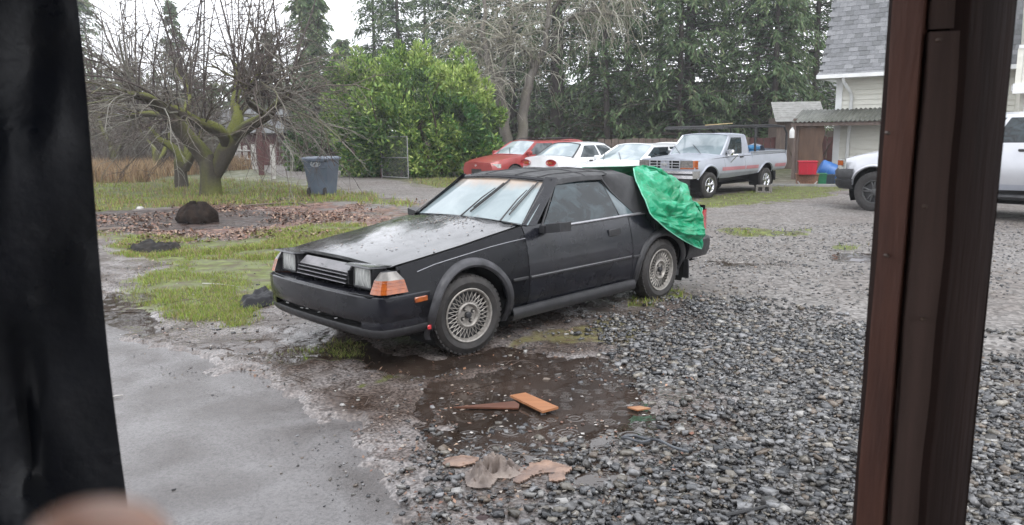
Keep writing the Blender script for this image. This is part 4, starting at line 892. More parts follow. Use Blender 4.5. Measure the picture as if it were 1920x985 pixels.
# ---- green tarp draped over the tail (a thing of its own)
net = [  # rows run from the roof to the tail tip; columns from the near hem over the bunched crest to the far side
 [(-2.36, .56, 1.296), (-2.42, .57, 1.312), (-2.48, .56, 1.316), (-2.55, .52, 1.312), (-2.50, -.2, 1.280)],
 [(-2.285, .63, 1.225), (-2.45, .66, 1.235), (-2.60, .64, 1.262), (-2.70, .57, 1.276), (-2.70, -.2, 1.22)],
 [(-2.25, .70, 1.13), (-2.48, .74, 1.12), (-2.70, .70, 1.17), (-2.86, .58, 1.232), (-2.85, -.2, 1.10)],
 [(-2.21, .80, 1.00), (-2.50, .84, .99), (-2.78, .76, 1.07), (-2.99, .58, 1.175), (-2.98, -.1, 1.00)],
 [(-2.24, .86, .87), (-2.56, .90, .88), (-2.86, .82, .97), (-3.14, .58, 1.09), (-3.10, 0, .95)],
 [(-2.36, .885, .775), (-2.66, .92, .80), (-2.93, .87, .88), (-3.26, .60, .985), (-3.2, .2, .93)],
 [(-2.56, .89, .665), (-2.80, .93, .71), (-2.98, .90, .80), (-3.19, .71, .925), (-3.22, .4, .91)],
 [(-2.78, .895, .565), (-2.93, .925, .62), (-3.03, .905, .70), (-3.10, .85, .862), (-3.18, .6, .89)],
 [(-2.97, .895, .49), (-3.03, .91, .53), (-3.07, .90, .59), (-3.115, .88, .68), (-3.14, .84, .80)],
 [(-3.115, .885, .448), (-3.118, .885, .455), (-3.12, .885, .462), (-3.125, .88, .47), (-3.13, .875, .50)]]
net = np.array(net, float)
def cr1(P, t):                                     # Catmull-Rom along axis 0
    n = len(P) - 1; u = t * n; i = min(int(u), n - 1); f_ = u - i
    p0, p1, p2, p3 = P[max(i - 1, 0)], P[i], P[i + 1], P[min(i + 2, n)]
    return .5 * ((2 * p1) + (-p0 + p2) * f_ + (2 * p0 - 5 * p1 + 4 * p2 - p3) * f_ ** 2 + (-p0 + 3 * p1 - 3 * p2 + p3) * f_ ** 3)
NU, NV = 190, 120; V = np.zeros((NU, NV, 3))
for i in range(NU):
    rw = cr1(net, i / (NU - 1))
    for j in range(NV): V[i, j] = cr1(rw, j / (NV - 1))
du = np.gradient(V, axis=0); dv = np.gradient(V, axis=1); nn = np.cross(dv, du); nn /= np.linalg.norm(nn, axis=2, keepdims=True) + 1e-9
uu, vv = np.meshgrid(np.linspace(0, 1, NU), np.linspace(0, 1, NV), indexing='ij')
def ridge(a, b, s): return 1 - np.abs(2 * fbm(a, b, 3, s) - 1) * 2
tri = lambda a: np.abs((a % 1.0) - .5) * 2
def crease(fu, fv, ph, wp, sd_): return tri(uu * fu + vv * fv + ph + wp * (fbm(uu * 2.5, vv * 2.5, 3, sd_) - .5))
wgt = np.clip(np.minimum(uu, 1 - uu) * 7, .12, 1) * np.clip(.15 + vv * 4.5, 0, 1) * np.where(vv > .6, .55, 1)
dis = .060 * (ridge(uu * 3.2 + vv * 1.2, vv * 2.2 - uu, 3) - .5) + .030 * (ridge(uu * 9 + 3, vv * 6 + uu * 4, 5) - .5) + .007 * (ridge(uu * 24, vv * 16, 9) - .5)
dis *= .7
dis += .060 * (crease(2.2, 1.1, .1, 1.2, 41) - .5) + .044 * (crease(-2.6, 2.4, .3, 1.5, 42) - .5) + .032 * (crease(5.1, 3.2, .6, 2.2, 43) - .5) + .020 * (crease(-7.5, 5.5, .2, 2.6, 44) - .5) + .009 * (crease(15, -9, .2, 4, 45) - .5)
dis += .030 * np.exp(-((vv - .36 - .25 * uu) / .03) ** 2) * (uu < .55) - .045 * np.exp(-((vv - .62 - .1 * uu) / .12) ** 2) * np.exp(-((uu - .22) / .16) ** 2)
dis += .05 * np.exp(-((uu - .47 + .25 * vv) / .028) ** 2) * (vv > .2) * (vv < .85)
out = np.where(nn[..., 1:2] + nn[..., 2:3] < 0, -nn, nn); V = V + out * (dis * wgt)[..., None]
V[..., 1] = np.where((V[..., 2] < .87) & (V[..., 1] > .70), np.maximum(V[..., 1], .850), V[..., 1])
ii = np.arange(NU * NV).reshape(NU, NV); F = np.stack([ii[:-1, :-1].ravel(), ii[:-1, 1:].ravel(), ii[1:, 1:].ravel(), ii[1:, :-1].ravel()], 1)
V2 = np.concatenate([V.reshape(-1, 3), (V - out * .004).reshape(-1, 3)]); n0 = NU * NV
rim_i = list(ii[0]) + list(ii[1:, -1]) + list(ii[-1, ::-1][1:]) + list(ii[::-1, 0][1:])
Fr = np.array([(rim_i[k], rim_i[k + 1], rim_i[k + 1] + n0, rim_i[k] + n0) for k in range(len(rim_i) - 1)])
cth, sth = math.cos(YAW), math.sin(YAW)
Wd = np.stack([V2[:, 0] * cth - V2[:, 1] * sth, V2[:, 0] * sth + V2[:, 1] * cth, V2[:, 2]], 1)
tarp = empty('tarp', (-.876, 5.993, 0), 0, 'crumpled bright green tarp draped over the rear of the black convertible', 'tarp')
def tarp_mat():
    m = bpy.data.materials.new('green_tarp'); m.use_nodes = True; t = m.node_tree; b = t.nodes['Principled BSDF']; L = t.links.new
    tc = nd(t, 'ShaderNodeTexCoord'); no = nd(t, 'ShaderNodeTexNoise', Scale=5.0, Detail=9.0, Distortion=1.2); L(tc.outputs['Object'], no.inputs['Vector'])
    r = nd(t, 'ShaderNodeValToRGB'); e = r.color_ramp.elements; e[0].position = .4; e[0].color = (.002, .26, .11, 1); e[1].position = .60; e[1].color = (.008, .40, .20, 1); q = e.new(.72); q.color = (.20, .60, .44, 1)
    L(no.outputs['Fac'], r.inputs[0]); L(r.outputs[0], b.inputs['Base Color']); setin(b, 'Roughness', .28); setin(b, 'Coat Weight', .25)
    n3 = nd(t, 'ShaderNodeTexVoronoi', Scale=16.0, feature='DISTANCE_TO_EDGE'); mp = nd(t, 'ShaderNodeMapping'); L(tc.outputs['Object'], mp.inputs[0]); L(mp.outputs[0], n3.inputs['Vector'])
    n4 = nd(t, 'ShaderNodeTexNoise', Scale=30.0, Detail=8.0, Distortion=1.0); L(tc.outputs['Object'], n4.inputs['Vector'])
    ad = nd(t, 'ShaderNodeMath', operation='ADD'); L(n3.outputs['Distance'], ad.inputs[0]); L(n4.outputs['Fac'], ad.inputs[1])
    bp = nd(t, 'ShaderNodeBump', Distance=.006); L(ad.outputs[0], bp.inputs['Height']); L(bp.outputs[0], b.inputs['Normal'])
    tr = nd(t, 'ShaderNodeBsdfTranslucent'); L(r.outputs[0], tr.inputs[0]); ms = nd(t, 'ShaderNodeMixShader'); ms.inputs[0].default_value = .22
    L(b.outputs[0], ms.inputs[1]); L(tr.outputs[0], ms.inputs[2]); L(ms.outputs[0], t.nodes['Material Output'].inputs[0]); return m
M['tarp'] = tarp_mat()
mesh_obj('tarp_sheet', Wd, np.concatenate([F, F[:, ::-1] + n0, Fr]), M['tarp'], tarp, True, None)
mb = MB(); mb.tube(Wd[ii[::3, 0]], .006, 5); mb.tube(Wd[ii[::3, -1]], .005, 5); mb.build('tarp_hem', mat('pale_hem', (.25, .60, .45), (.12, .45, .30), scale=20), tarp)
# ================================================================== OTHER VEHICLES
def gcar(name, label, loc, yaw, paint, K, cat='car'):
    root = empty(name, loc, yaw, label, cat)
    c = Car(K['w'], K['zb'], K['zs'], K['arches'], crown=K.get('crown', .03)); pm = M[paint]; xf, xr = K['xf'], K['xr']
    doors = K.get('doors', []); cuts = [xf] + [q for d in doors for q in d] + [xr]
    for sg in (1, -1):
        for k_, (a, b) in enumerate(zip(cuts[0::2], cuts[1::2])):
            if abs(a - b) > .02: mb = MB(); c.side(mb, b + (.006 if b != xr else 0), a - (.006 if a != xf else 0), sg, rows=9); mb.build('front_fender' if k_ == 0 else 'quarter_panel', pm, root)
        for a, b in doors:
            mb = MB(); c.side(mb, b, a, sg, rows=9, lo=lambda x: K['sill'] if K.get('sill') else 0); d = mb.build('door', pm, root)
            hx = b + .16; hz = crv(hx, c.zb) - K.get('hdz', .10); h = MB(); h.rbox((hx, sg * (c.y(hx, hz) + .012), hz), (.17, .03, .045), .01); h.build('door_handle', M[K.get('handle', 'blackplastic')], d)
        mb = MB(); c.side(mb, xr + .03, xf - .03, sg, off=-.02, rows=4); mb.build('inner_shell', M['void'], root)
        for cx, cz, r in c.ar:
            well(root, cx, cz, r + .02, sg, .28, crv(cx, c.w) - .02)
            if K.get('lipw'): arch_band(cx, cz, r + K['lipw'], r + K['lipw'], c, sg, .90, 1.0, -10, 190, K.get('flare', .03), crv(cx, c.zs)).build('wheel_arch', M[K.get('archmat', paint)], root)
    # hood, boot and ends
    def cap(x, bow, z0, z1, m_, nm, n=10):
        mb = MB(); R = []
        for z in np.linspace(z0, z1, 7):
            R.append([(x + bow * (1 - q * q), q * c.y(x, z), z + (c.crown * (1 - abs(q) ** 2.4) if z == z1 else 0)) for q in np.linspace(-1, 1, n + 1)])
        mb.grid(R, flip=bow < 0); return mb.build(nm, m_, root)
    g = K['gh']
    hb = MB(); c.top(hb, xf, g['b0'] + .02, nx=9, bow=0); hood = hb.build('hood', pm, root)
    cap(xf, K.get('bowf', .06), crv(xf, c.zs), crv(xf, c.zb), pm, 'front_panel'); cap(xr, -K.get('bowr', .05), crv(xr, c.zs), crv(xr, c.zb), pm, 'rear_panel')
    for (x, bow) in ((xf, K.get('bowf', .06)), (xr, -K.get('bowr', .05))):      # bridge the curved end to the deck
        mb = MB(); w_ = c.y(x, crv(x, c.zb)); R0 = [(x + bow * (1 - q * q), q * w_, c.topz(x, q * w_) - .001) for q in np.linspace(-1, 1, 11)]; R1 = [(x, q * w_, c.topz(x, q * w_)) for q in np.linspace(-1, 1, 11)]
        mb.grid([R0, R1], flip=x > 0); mb.build('end_edge', pm, root)
    if K.get('trunk', True) and g['b1'] > xr: mb = MB(); c.top(mb, g['b1'] - .02, xr, nx=6); mb.build('trunk_lid', pm, root)
    mb = MB(); mb.add([(xf - .1, -.7, .3), (xf - .1, .7, .3), (xr + .1, .7, .3), (xr + .1, -.7, .3)], [(0, 1, 2, 3)]); mb.build('dark_floor_sheet', M['void'], root, smooth=False)
    # greenhouse
    zb0, zb1, zr = crv(g['b0'], c.zb), crv(g['b1'], c.zb), g['zr']; wb = c.y(g['b0'], zb0) - .01; wt = g['wt']
    def S_(u, t, sg):                                # u 0..1 along the side, t 0..1 up
        xb = lerp(g['b0'], g['b1'], u); xt = lerp(g['t0'], g['t1'], u); zb_ = crv(xb, c.zb) - .005; zt = zr - g.get('drop', .0) * (2 * u - 1) ** 2
        return np.array([lerp(xb, xt, t), sg * (lerp(wb, wt, t) + .03 * t * (1 - t) * 2), lerp(zb_, zt, t)])
    pil = g['pillars']                               # list of (u_start, u_end) glass spans
    for sg in (1, -1):
        for a, b in pil:
            lean0 = .0
            mb = MB(); mb.grid([[S_(u, t, sg) + [0, sg * .001, 0] for u in np.linspace(a, b, 6)] for t in np.linspace(.03, .90, 6)], flip=sg > 0); mb.build('side_window', M['glassfar'] if not K.get('darkglass') else M['glass'], root)
        pb = MB(); us_ = [0] + [q for p in pil for q in p] + [1]
        for a, b in zip(us_[0::2], us_[1::2]): pb.grid([[S_(u, t, sg) + [0, sg * .006, 0] for u in np.linspace(a, b, 3)] for t in np.linspace(0, 1, 6)], flip=sg > 0)
        pb.grid([[S_(u, t, sg) + [0, sg * .007, 0] for u in np.linspace(0, 1, 14)] for t in (.88, 1.0)], flip=sg > 0)
        pb.build('pillars', M[K.get('pilmat', paint)], root)
    R = []
    for u in np.linspace(0, 1, 12):
        a = S_(u, 1, 1); R.append([(a[0] + (g.get('rb', .06) * (1 - q * q) * (1 - 2 * u) if abs(1 - 2 * u) > .0 else 0), q * a[1] * 1.01, a[2] + g.get('rc', .045) * (1 - abs(q) ** 2.2)) for q in np.linspace(-1, 1, 15)])
    mb = MB(); mb.grid(R, flip=True); mb.build('roof', pm, root)
    def screen(u, sgn, nm, m_):
        mb = MB(); R = []
        for t in np.linspace(0, 1, 8):
            p = S_(u, t, 1); R.append([(p[0] + sgn * (g.get('wb', .12) + (g.get('rb', .06) - g.get('wb', .12)) * t) * (1 - q * q), q * p[1], p[2] + (c.crown * (1 - t) + g.get('rc', .045) * t) * (1 - abs(q) ** 2.2)) for q in np.linspace(-1, 1, 13)])
        mb.grid(R, flip=sgn > 0); s_ = mb.build(nm, m_, root)
        fr = MB()
        for t0 in (0, 7): fr.tube([np.array(p) + [sgn * .004, 0, .003] for p in R[t0]], .016, 4, False)
        for k in (0, -1): fr.tube([np.array(r[k]) + [sgn * .006, 0, 0] for r in R], .026 if sgn > 0 else .03, 4, False)
        fr.build('screen_frame', M[K.get('framemat', paint)], s_)
        return R
    RW = screen(0, 1, 'windscreen', M[K.get('wsmat', 'glasspale')]); screen(1, -1, 'rear_window', M[K.get('rwmat', 'glassfar')])
    for k_ in (3, 8):
        mb = MB(); mb.tube([np.array(RW[0][k_]) + [.03, 0, .02], np.array(RW[3][max(0, k_ - 3)]) + [.02, 0, .02]], .009, 4); mb.build('wiper', M['iron'], root)
    for cx, st in ((K['arches'][0][0], K.get('steer', 0)), (K['arches'][1][0], 0)):
        for sg in (1, -1): wheel(root, (cx, sg * (crv(cx, c.w) - K['tw'] / 2 - K.get('inset', .01)), K['tr']), sg, R=K['tr'], W=K['tw'], rim=K['rim'], style=K.get('wstyle', 'cover'), steer=st, rimmat=M[K.get('rimmat', 'alloy')])
    for sg in (1, -1):
        mx_ = g['b0'] - K.get('mirx', .18); mz = crv(mx_, c.zb) + .06; mb = MB(); mb.rbox((mx_, sg * (wb + .12), mz), (.10, .20, .13), .025); mm = mb.build('door_mirror', M[K.get('mirror', paint)], root)
    return root, c, S_
# red wagon
K = dict(xf=.88, xr=-3.75, w=[(.88, .78), (.6, .87), (0, .90), (-2.7, .90), (-3.75, .82)], zb=[(.88, .72), (.5, .82), (0, .90), (-.5, .965), (-1.0, .96), (-3.75, .98)], zs=[(.9, .28), (.3, .22), (-3, .22), (-3.75, .34)],
         arches=[(0, .32, .37), (-2.69, .32, .37)], doors=[(-.62, -1.62), (-1.63, -2.45)], tr=.32, tw=.20, rim=.20, gh=dict(b0=-.42, b1=-3.70, t0=-1.12, t1=-3.30, zr=1.38, wt=.62, pillars=[(.05, .36), (.39, .64), (.67, .93)]), mirror='red', wsmat='glasspale')
red, c_, S_ = gcar('wagon_car', 'dusty red station wagon with roof rack parked beside the green laurel bush', (-.42, 25.2, 0), math.radians(220), 'red', K, 'car')
for sg in (1, -1):
    mb = MB(); mb.grid([[(.93 - .02, sg * .35, z), (.90, sg * .55, z), (.84, sg * .74, z), (.60, sg * .885, z)] for z in (.57, .70)], flip=sg < 0); mb.build('headlight', M['lamp'], red)
    mb = MB(); mb.tube([(-1.35, sg * .52, 1.455), (-1.4, sg * .52, 1.49), (-3.0, sg * .52, 1.49), (-3.05, sg * .52, 1.45)], .018, 5); mb.build('roof_rail', M['iron'], red)
    mb = MB(); c_.side(mb, -2.25, -.45, sg, off=.012, lo=lambda x: .50, hi=lambda x: .56); mb.build('side_moulding', M['blackplastic'], red)
for xx in (-1.8, -2.7): mb = MB(); mb.box((xx, 0, 1.50), (.06, 1.04, .02)); mb.build('rack_bar', M['iron'], red)
mb = MB(); mb.grid([[(.95 - .14 * q * q, q * .80, z) for q in np.linspace(-1, 1, 9)] for z in (.30, .42, .53)]); mb.build('bumper', M['blackplastic'], red)
mb = MB(); mb.tube([(.955, .05 * math.cos(a), .64 + .02 * math.sin(a)) for a in np.linspace(0, 2 * PI, 10)], .006, 4, False); mb.build('oval_emblem', M['chrome'], red)
# white saloon seen from behind
K = dict(xf=.80, xr=-3.62, w=[(.80, .68), (.4, .81), (0, .83), (-2.6, .83), (-3.2, .80), (-3.62, .70)], zb=[(.8, .66), (.4, .76), (-.5, .90), (-2.9, .94), (-3.3, .955), (-3.62, .93)], zs=[(.9, .24), (.3, .2), (-3, .22), (-3.62, .34)],
         arches=[(0, .30, .35), (-2.5, .30, .35)], doors=[(-.70, -1.62), (-1.63, -2.35)], tr=.30, tw=.18, rim=.18, bowr=.12, crown=.05, gh=dict(b0=-.40, b1=-3.02, t0=-1.20, t1=-2.42, zr=1.33, wt=.56, wb=.16, pillars=[(.07, .44), (.48, .86)], rc=.055, drop=.02), handle='blackplastic', darkglass=False, rwmat='glasspale', framemat='iron')
sed, c_, S_ = gcar('saloon_car', 'white four-door car showing red tail lights beside the red wagon', (3.35, 24.9, 0), math.radians(47), 'white', K)
for sg in (1, -1):
    mb = MB(); mb.lathe([(.001, 0), (.10, -.004), (.15, .02), (.16, .05)], 20, 'X'); V = [(-3.71 + .0 - p[0] * 1.0 + .40 * abs(p[1] * 1.0) ** 1.6, sg * .50 + p[1] * 1.25, .80 + p[2] * .62) for p in mb.v]
    mb.v = V; mb.build('tail_light', M['redlamp'], sed)
    mb = MB(); mb.v = []; mb.add([(-3.745, sg * .46 + a * .09, .80 + b * .035) for a, b in ((-1, -1), (1, -1), (1, 1), (-1, 1))], [(0, 1, 2, 3)]); mb.build('reverse_lamp', M['amber'], sed)
mb = MB(); mb.grid([[(-3.86 + .2 * q * q * (abs(q)), q * .80, z) for q in np.linspace(-1, 1, 9)] for z in (.33, .48, .60)]); mb.build('bumper', M['white'], sed)
# white hatchback facing the yard
K = dict(xf=.85, xr=-3.35, w=[(.85, .70), (.4, .82), (0, .84), (-2.5, .84), (-3.35, .76)], zb=[(.85, .68), (.4, .78), (-.5, .90), (-3.35, .92)], zs=[(.9, .24), (.3, .2), (-3, .22), (-3.35, .34)],
         arches=[(0, .30, .35), (-2.5, .30, .35)], doors=[(-.60, -1.9)], tr=.30, tw=.18, rim=.18, gh=dict(b0=-.45, b1=-3.25, t0=-1.22, t1=-2.75, zr=1.29, wt=.60, wb=.14, pillars=[(.06, .45), (.49, .92)], rc=.05), wsmat='glasspale', framemat='white', darkglass=True)
hat, c_, S_ = gcar('hatchback_car', 'white car facing the yard, tucked in left of the silver pickup', (2.55, 20.0, 0), math.radians(223), 'white', K)
for sg in (1, -1):
    mb = MB(); mb.grid([[(.90, sg * .30, z), (.87, sg * .55, z), (.80, sg * .70, z), (.6, sg * .79, z)] for z in (.56, .66)], flip=sg < 0); mb.build('headlight', M['lamp'], hat)
mb = MB(); mb.grid([[(.95 - .14 * q * q, q * .78, z) for q in np.linspace(-1, 1, 9)] for z in (.30, .42, .52)]); mb.build('bumper', M['white'], hat)
# silver pickup
K = dict(xf=.66, xr=-4.05, w=[(.66, .82), (.3, .85), (0, .86), (-4.05, .86)], zb=[(.66, .965), (.3, .99), (-.5, 1.04), (-.9, 1.06), (-1.8, 1.07), (-2.12, 1.075), (-2.14, 1.10), (-4.05, 1.11)], zs=[(.7, .55), (0, .48), (-1, .47), (-4.05, .58)], sill=.48,
         arches=[(0, .37, .42), (-2.89, .37, .41)], doors=[(-.70, -1.72)], tr=.325, tw=.24, rim=.19, lipw=.05, flare=.03, wstyle='spoke5', rimmat='chrome', trunk=False, crown=.04, hdz=.08, handle='iron', mirror='chrome', mirx=.28, wsmat='glasspale', steer=math.radians(-4), inset=.0,
         gh=dict(b0=-.60, b1=-1.98, t0=-1.10, t1=-1.88, zr=1.545, wt=.68, wb=.10, pillars=[(.16, .76)], rc=.04, rb=.04), darkglass=True, framemat='silver')
PYAW = math.radians(224)
_pl = (4.95 - .86 * -math.sin(PYAW) - 0, 18.55 - .86 * math.cos(PYAW))
pick, c_, S_ = gcar('pickup_truck', 'silver pickup truck with a black overhead ladder rack and faded pink side stripe', (_pl[0], _pl[1], 0), PYAW, 'silver', K, 'pickup')
for sg in (1, -1):
    mb = MB(); mb.grid([[(.735, sg * .46, z), (.712, sg * .66, z), (.695, sg * .79, z)] for z in (.785, .95)], flip=sg < 0); mb.build('headlight', M['lampclear'], pick)
    mb = MB(); mb.grid([[(.695, sg * .79, z), (.66, sg * .828, z), (.56, sg * .852, z)] for z in (.785, .95)], flip=sg < 0); mb.build('side_lamp', M['amber'], pick)
    mb = MB(); mb.grid([[(.74, sg * .46, z), (.71, sg * .67, z), (.68, sg * .80, z), (.54, sg * .848, z)] for z in (.745, .780)], flip=sg < 0); mb.build('indicator', M['amber'], pick)
    mb = MB(); c_.side(mb, -4.0, .45, sg, off=.006, lo=lambda x: .0, hi=lambda x: max(.60, c_.low(x) + .001), rows=3); mb.build('lower_stripe', M['greystripe'], pick)
    for a, b in ((-1.70, -.55), (-2.42, -1.75), (-4.0, -3.36)):
        mb = MB(); c_.side(mb, a, b, sg, off=.008, lo=lambda x: .66, hi=lambda x: .75, rows=3); mb.build('side_stripe', M['redstripe'], pick)
    mb = MB(); mb.tube([(x, sg * (c_.y(x, z) + .003), z) for x, z in ((.5, .925), (-.5, .985), (-1.72, 1.01), (-4.03, 1.04))], .007, 4); mb.build('pin_line', M['iron'], pick)
    mb = MB(); mb.tube([(-.95, sg * .86, .86), (-1.0, sg * 1.02, 1.04)], .012, 5); mb.tube([(-.80, sg * .85, 1.04), (-1.0, sg * 1.04, 1.06)], .012, 5); mb.build('mirror_bracket', M['chrome'], pick)
    mb = MB(); mb.box((-3.40, sg * .74, .42), (.02, .24, .26)); mb.build('mud_flap', M['blackplastic'], pick)
gr = bpy.data.objects.new('grille', None); COL.objects.link(gr); gr.parent = pick
mb = MB(); mb.add([(.718, -.44, .75), (.718, .44, .75), (.718, .44, .955), (.718, -.44, .955)], [(0, 1, 2, 3)]); mb.build('grille_back', M['void'], gr, smooth=False)
mb = MB()
for z in (.752, .82, .885, .952): mb.box((.735, 0, z), (.03, .90, .014))
for y_ in np.linspace(-.44, .44, 5): mb.box((.733, y_, .852), (.028, .012, .20))
mb.build('grille_bars', M['silver2'], gr, smooth=False)
mb = MB(); mb.lathe([(.001, .012), (.085, .008), (.09, 0)], 16, 'X'); mb.v = [(.755 + p[0], p[1], .852 + p[2] * .42) for p in mb.v]; mb.build('oval_emblem', M['galv'], gr)
mb = MB(); mb.grid([[(.86 - .05 * q ** 4, q * .86, z) for q in np.linspace(-1, 1, 9)] for z in (.52, .60)], flip=False); mb.grid([[(.88 - .05 * q ** 4, q * .87, z) for q in np.linspace(-1, 1, 9)] for z in (.645, .70)]); mb.grid([[(.88 - .05 * q ** 4 - d, q * .87, .70) for q in np.linspace(-1, 1, 9)] for d in (0, .2)])
for sg in (1, -1): mb.grid([[(.82 - d, sg * .865, z) for d in (0, .32)] for z in (.52, .70)], flip=sg > 0)
mb.build('bumper', M['chrome'], pick); mb = MB(); mb.grid([[(.872 - .05 * q ** 4, q * .868, z) for q in np.linspace(-1, 1, 9)] for z in (.598, .647)]); mb.build('bumper_strip', M['blackplastic'], pick)
mb = MB(); mb.grid([[(.80, q, z) for q in (-.78, .78)] for z in (.34, .52)]); mb.build('valance', M['blackplastic'], pick)
# bed interior, underbody, load and rack
mb = MB(); mb.box((-3.08, 0, .80), (1.9, 1.5, .02)); mb.box((-2.13, 0, .93), (.03, 1.66, .34)); mb.box((-4.03, 0, .93), (.04, 1.68, .34))
for sg in (1, -1): mb.box((-3.08, sg * .795, .94), (1.9, .03, .32)); mb.box((-3.08, sg * .80, 1.105), (1.9, .09, .02))
mb.build('bed', M['silver'], pick, smooth=False)
mb = MB(); mb.box((-1.7, 0, .42), (3.6, .9, .12)); mb.tube([(-1.3, .2, .32), (-2.89, 0, .36)], .05, 6); mb.tube([(-2.89, -.7, .36), (-2.89, .7, .36)], .06, 8); mb.tube([(0, -.7, .36), (0, .7, .36)], .05, 8); mb.build('chassis', M['iron'], pick)
ld = empty('ladder_rack', (_pl[0], _pl[1], 0), PYAW, 'black steel ladder rack rising over the cab and bed of the silver pickup', 'rack')
mb = MB()
for sg in (1, -1):
    mb.tube([(-3.95, sg * .86, 1.11), (-3.95, sg * .86, 1.58), (-3.82, sg * .84, 1.76), (-3.0, sg * .84, 1.80), (-.55, sg * .84, 1.76)], .032, 6)
    mb.tube([(-2.18, sg * .86, 1.11), (-2.18, sg * .85, 1.78)], .032, 6)
mb.build('side_rail', M['iron'], ld)
for xx, zz in ((-3.82, 1.76), (-3.0, 1.80), (-2.18, 1.79), (-1.2, 1.775), (-.55, 1.76)):
    mb = MB(); mb.tube([(xx, -.84, zz), (xx, .84, zz)], .022, 6); mb.build('cross_bar', M['iron'], ld)
mb = MB(); mb.box((-.62, 0, 1.73), (.26, 1.72, .04)); mb.build('wind_deflector', M['alloydark'], ld)
mb = MB(); mb.tube([(-.2, .55, 1.80), (-3.0, -.3, 1.87)], .014, 5); tag(mb.build('pole', mat('cane', (.45, .33, .15)), None), 'thin tan pole lying across the ladder rack', 'pole')
bpy.data.objects['pole'].location = (_pl[0], _pl[1], 0); bpy.data.objects['pole'].rotation_euler = (0, 0, PYAW)
def on_pick(name, build, m_, label, cat):
    o = build.build(name, m_, None); o.location = (_pl[0], _pl[1], 0); o.rotation_euler = (0, 0, PYAW); return tag(o, label, cat)
mb = MB(); mb.rbox((-2.62, .25, .97), (.55, .75, .32), .03); mb.rbox((-2.62, .25, 1.19), (.58, .78, .12), .03)
for q in (-.2, 0, .2): mb.box((-2.62, .25 + q, 1.255), (.5, .03, .012))
on_pick('plastic_tote', mb, mat('blue_plastic', (.02, .16, .34), (.015, .12, .26), rough=.35), 'blue plastic tote standing in the silver pickup bed', 'tote')
mb = MB(); mb.rbox((-2.75, -.35, 1.05), (.7, .5, .48), .04); mb.rbox((-2.7, -.1, 1.35), (.72, .5, .10), .04); on_pick('tool_box', mb, M['iron'], 'dark tool box behind the blue tote in the pickup bed', 'tool box')
mb = MB(); R = []
for a in np.linspace(0, PI, 9): R.append([(-3.35 + .28 * math.cos(a) * k, .2 + .3 * (j), .95 + .36 * math.sin(a) * k) for j, k in ((-1, .7), (0, 1), (.8, .85))])
mb.grid(R); on_pick('grey_bag', mb, mat('grey_sack', (.22, .25, .30), (.12, .14, .18), rough=.6, bump=.02), 'slumped grey-blue sack at the back of the pickup bed', 'sack')
# sheet of pale plastic crumpled inside the pickup windscreen is part of its cabin view
mb = MB(); R = []
for t in np.linspace(0, 1, 12):
    R.append([(-.70 - .25 * t + .02 * math.sin(9 * q + 5 * t), q * .45 + .1, 1.16 + (.30 * math.exp(-((q - .15) / .3) ** 2) + .06 * abs(math.sin(7 * q))) * math.sin(PI * min(1, t * .9 + .1))) for q in np.linspace(-1, 1, 18)])
# pale silver truck behind the porch post
K = dict(xf=.84, xr=-4.9, w=[(.84, .80), (.70, .93), (.4, .985), (0, .99), (-4.9, .99)], zb=[(.84, .97), (.66, 1.06), (.3, 1.14), (-.4, 1.24), (-.9, 1.36), (-1.1, 1.38), (-3.35, 1.39), (-3.36, 1.33), (-4.9, 1.34)], zs=[(.95, .62), (.45, .56), (0, .52), (-4.9, .60)], sill=.50,
         arches=[(0, .42, .49), (-3.65, .42, .47)], doors=[(-.88, -1.92), (-1.93, -2.72)], tr=.405, tw=.27, rim=.235, lipw=.05, flare=.045, wstyle='spoke5', rimmat='alloydark', trunk=False, crown=.07, hdz=.13, handle='iron', mirror='iron', wsmat='glass', steer=math.radians(3),
         gh=dict(b0=-.62, b1=-3.25, t0=-1.50, t1=-2.95, zr=1.88, wt=.72, pillars=[(.16, .50), (.54, .86)], rc=.05), darkglass=True, framemat='silver2')
RY = math.radians(127); ax, ay = 7.26, 14.95
rl = (ax + .99 * math.sin(RY), ay - .99 * math.cos(RY))
ram, c_, S_ = gcar('large_truck', 'large pale silver crew-cab truck with black bumper, partly hidden behind the porch post', (rl[0], rl[1], 0), RY, 'silver2', K, 'truck')
for sg in (1, -1):
    mb = MB(); mb.grid([[(.90, sg * .62, z), (.88, sg * .76, z), (.84, sg * .88, z), (.75, sg * .955, z), (.60, sg * (.985), z + .02 * (z > 1))] for z in (.84, 1.04)], flip=sg < 0); mb.build('headlight', M['lamp'], ram)
    mb = MB(); mb.grid([[(.80, sg * .952, z), (.66, sg * .992, z)] for z in (.92, 1.02)], flip=sg < 0); mb.build('side_lamp', M['amber'], ram)
    mb = MB(); c_.side(mb, -3.1, -.52, sg, off=.008, lo=lambda x: 0, hi=lambda x: max(.66, c_.low(x) + .001), rows=3); mb.build('rocker_band', M['silver'], ram)
    mb = MB(); mb.tube([(-.55, sg * .9, .44), (-3.1, sg * .9, .44)], .05, 8); mb.build('side_step', M['blackplastic'], ram)
pathr = [(.44, 1.0), (.66, .995), (.82, .93), (.92, .78), (.98, .5), (1.0, 0)]; pathr += [(a, -b) for a, b in pathr[::-1][1:]]
mb = MB(); mb.grid(sweep(pathr, [(-.12, .86), (-.01, .85), (.02, .80), (.02, .68), (-.01, .67), (-.01, .64), (.02, .62), (.0, .50), (-.06, .44), (-.2, .43)]), flip=True); mb.build('bumper', M['blackplastic'], ram)
mb = MB(); mb.grid([[(.93 - .1 * q * q, q * .60, z) for q in np.linspace(-1, 1, 7)] for z in (.84, .98)]); mb.build('grille', M['iron'], ram)
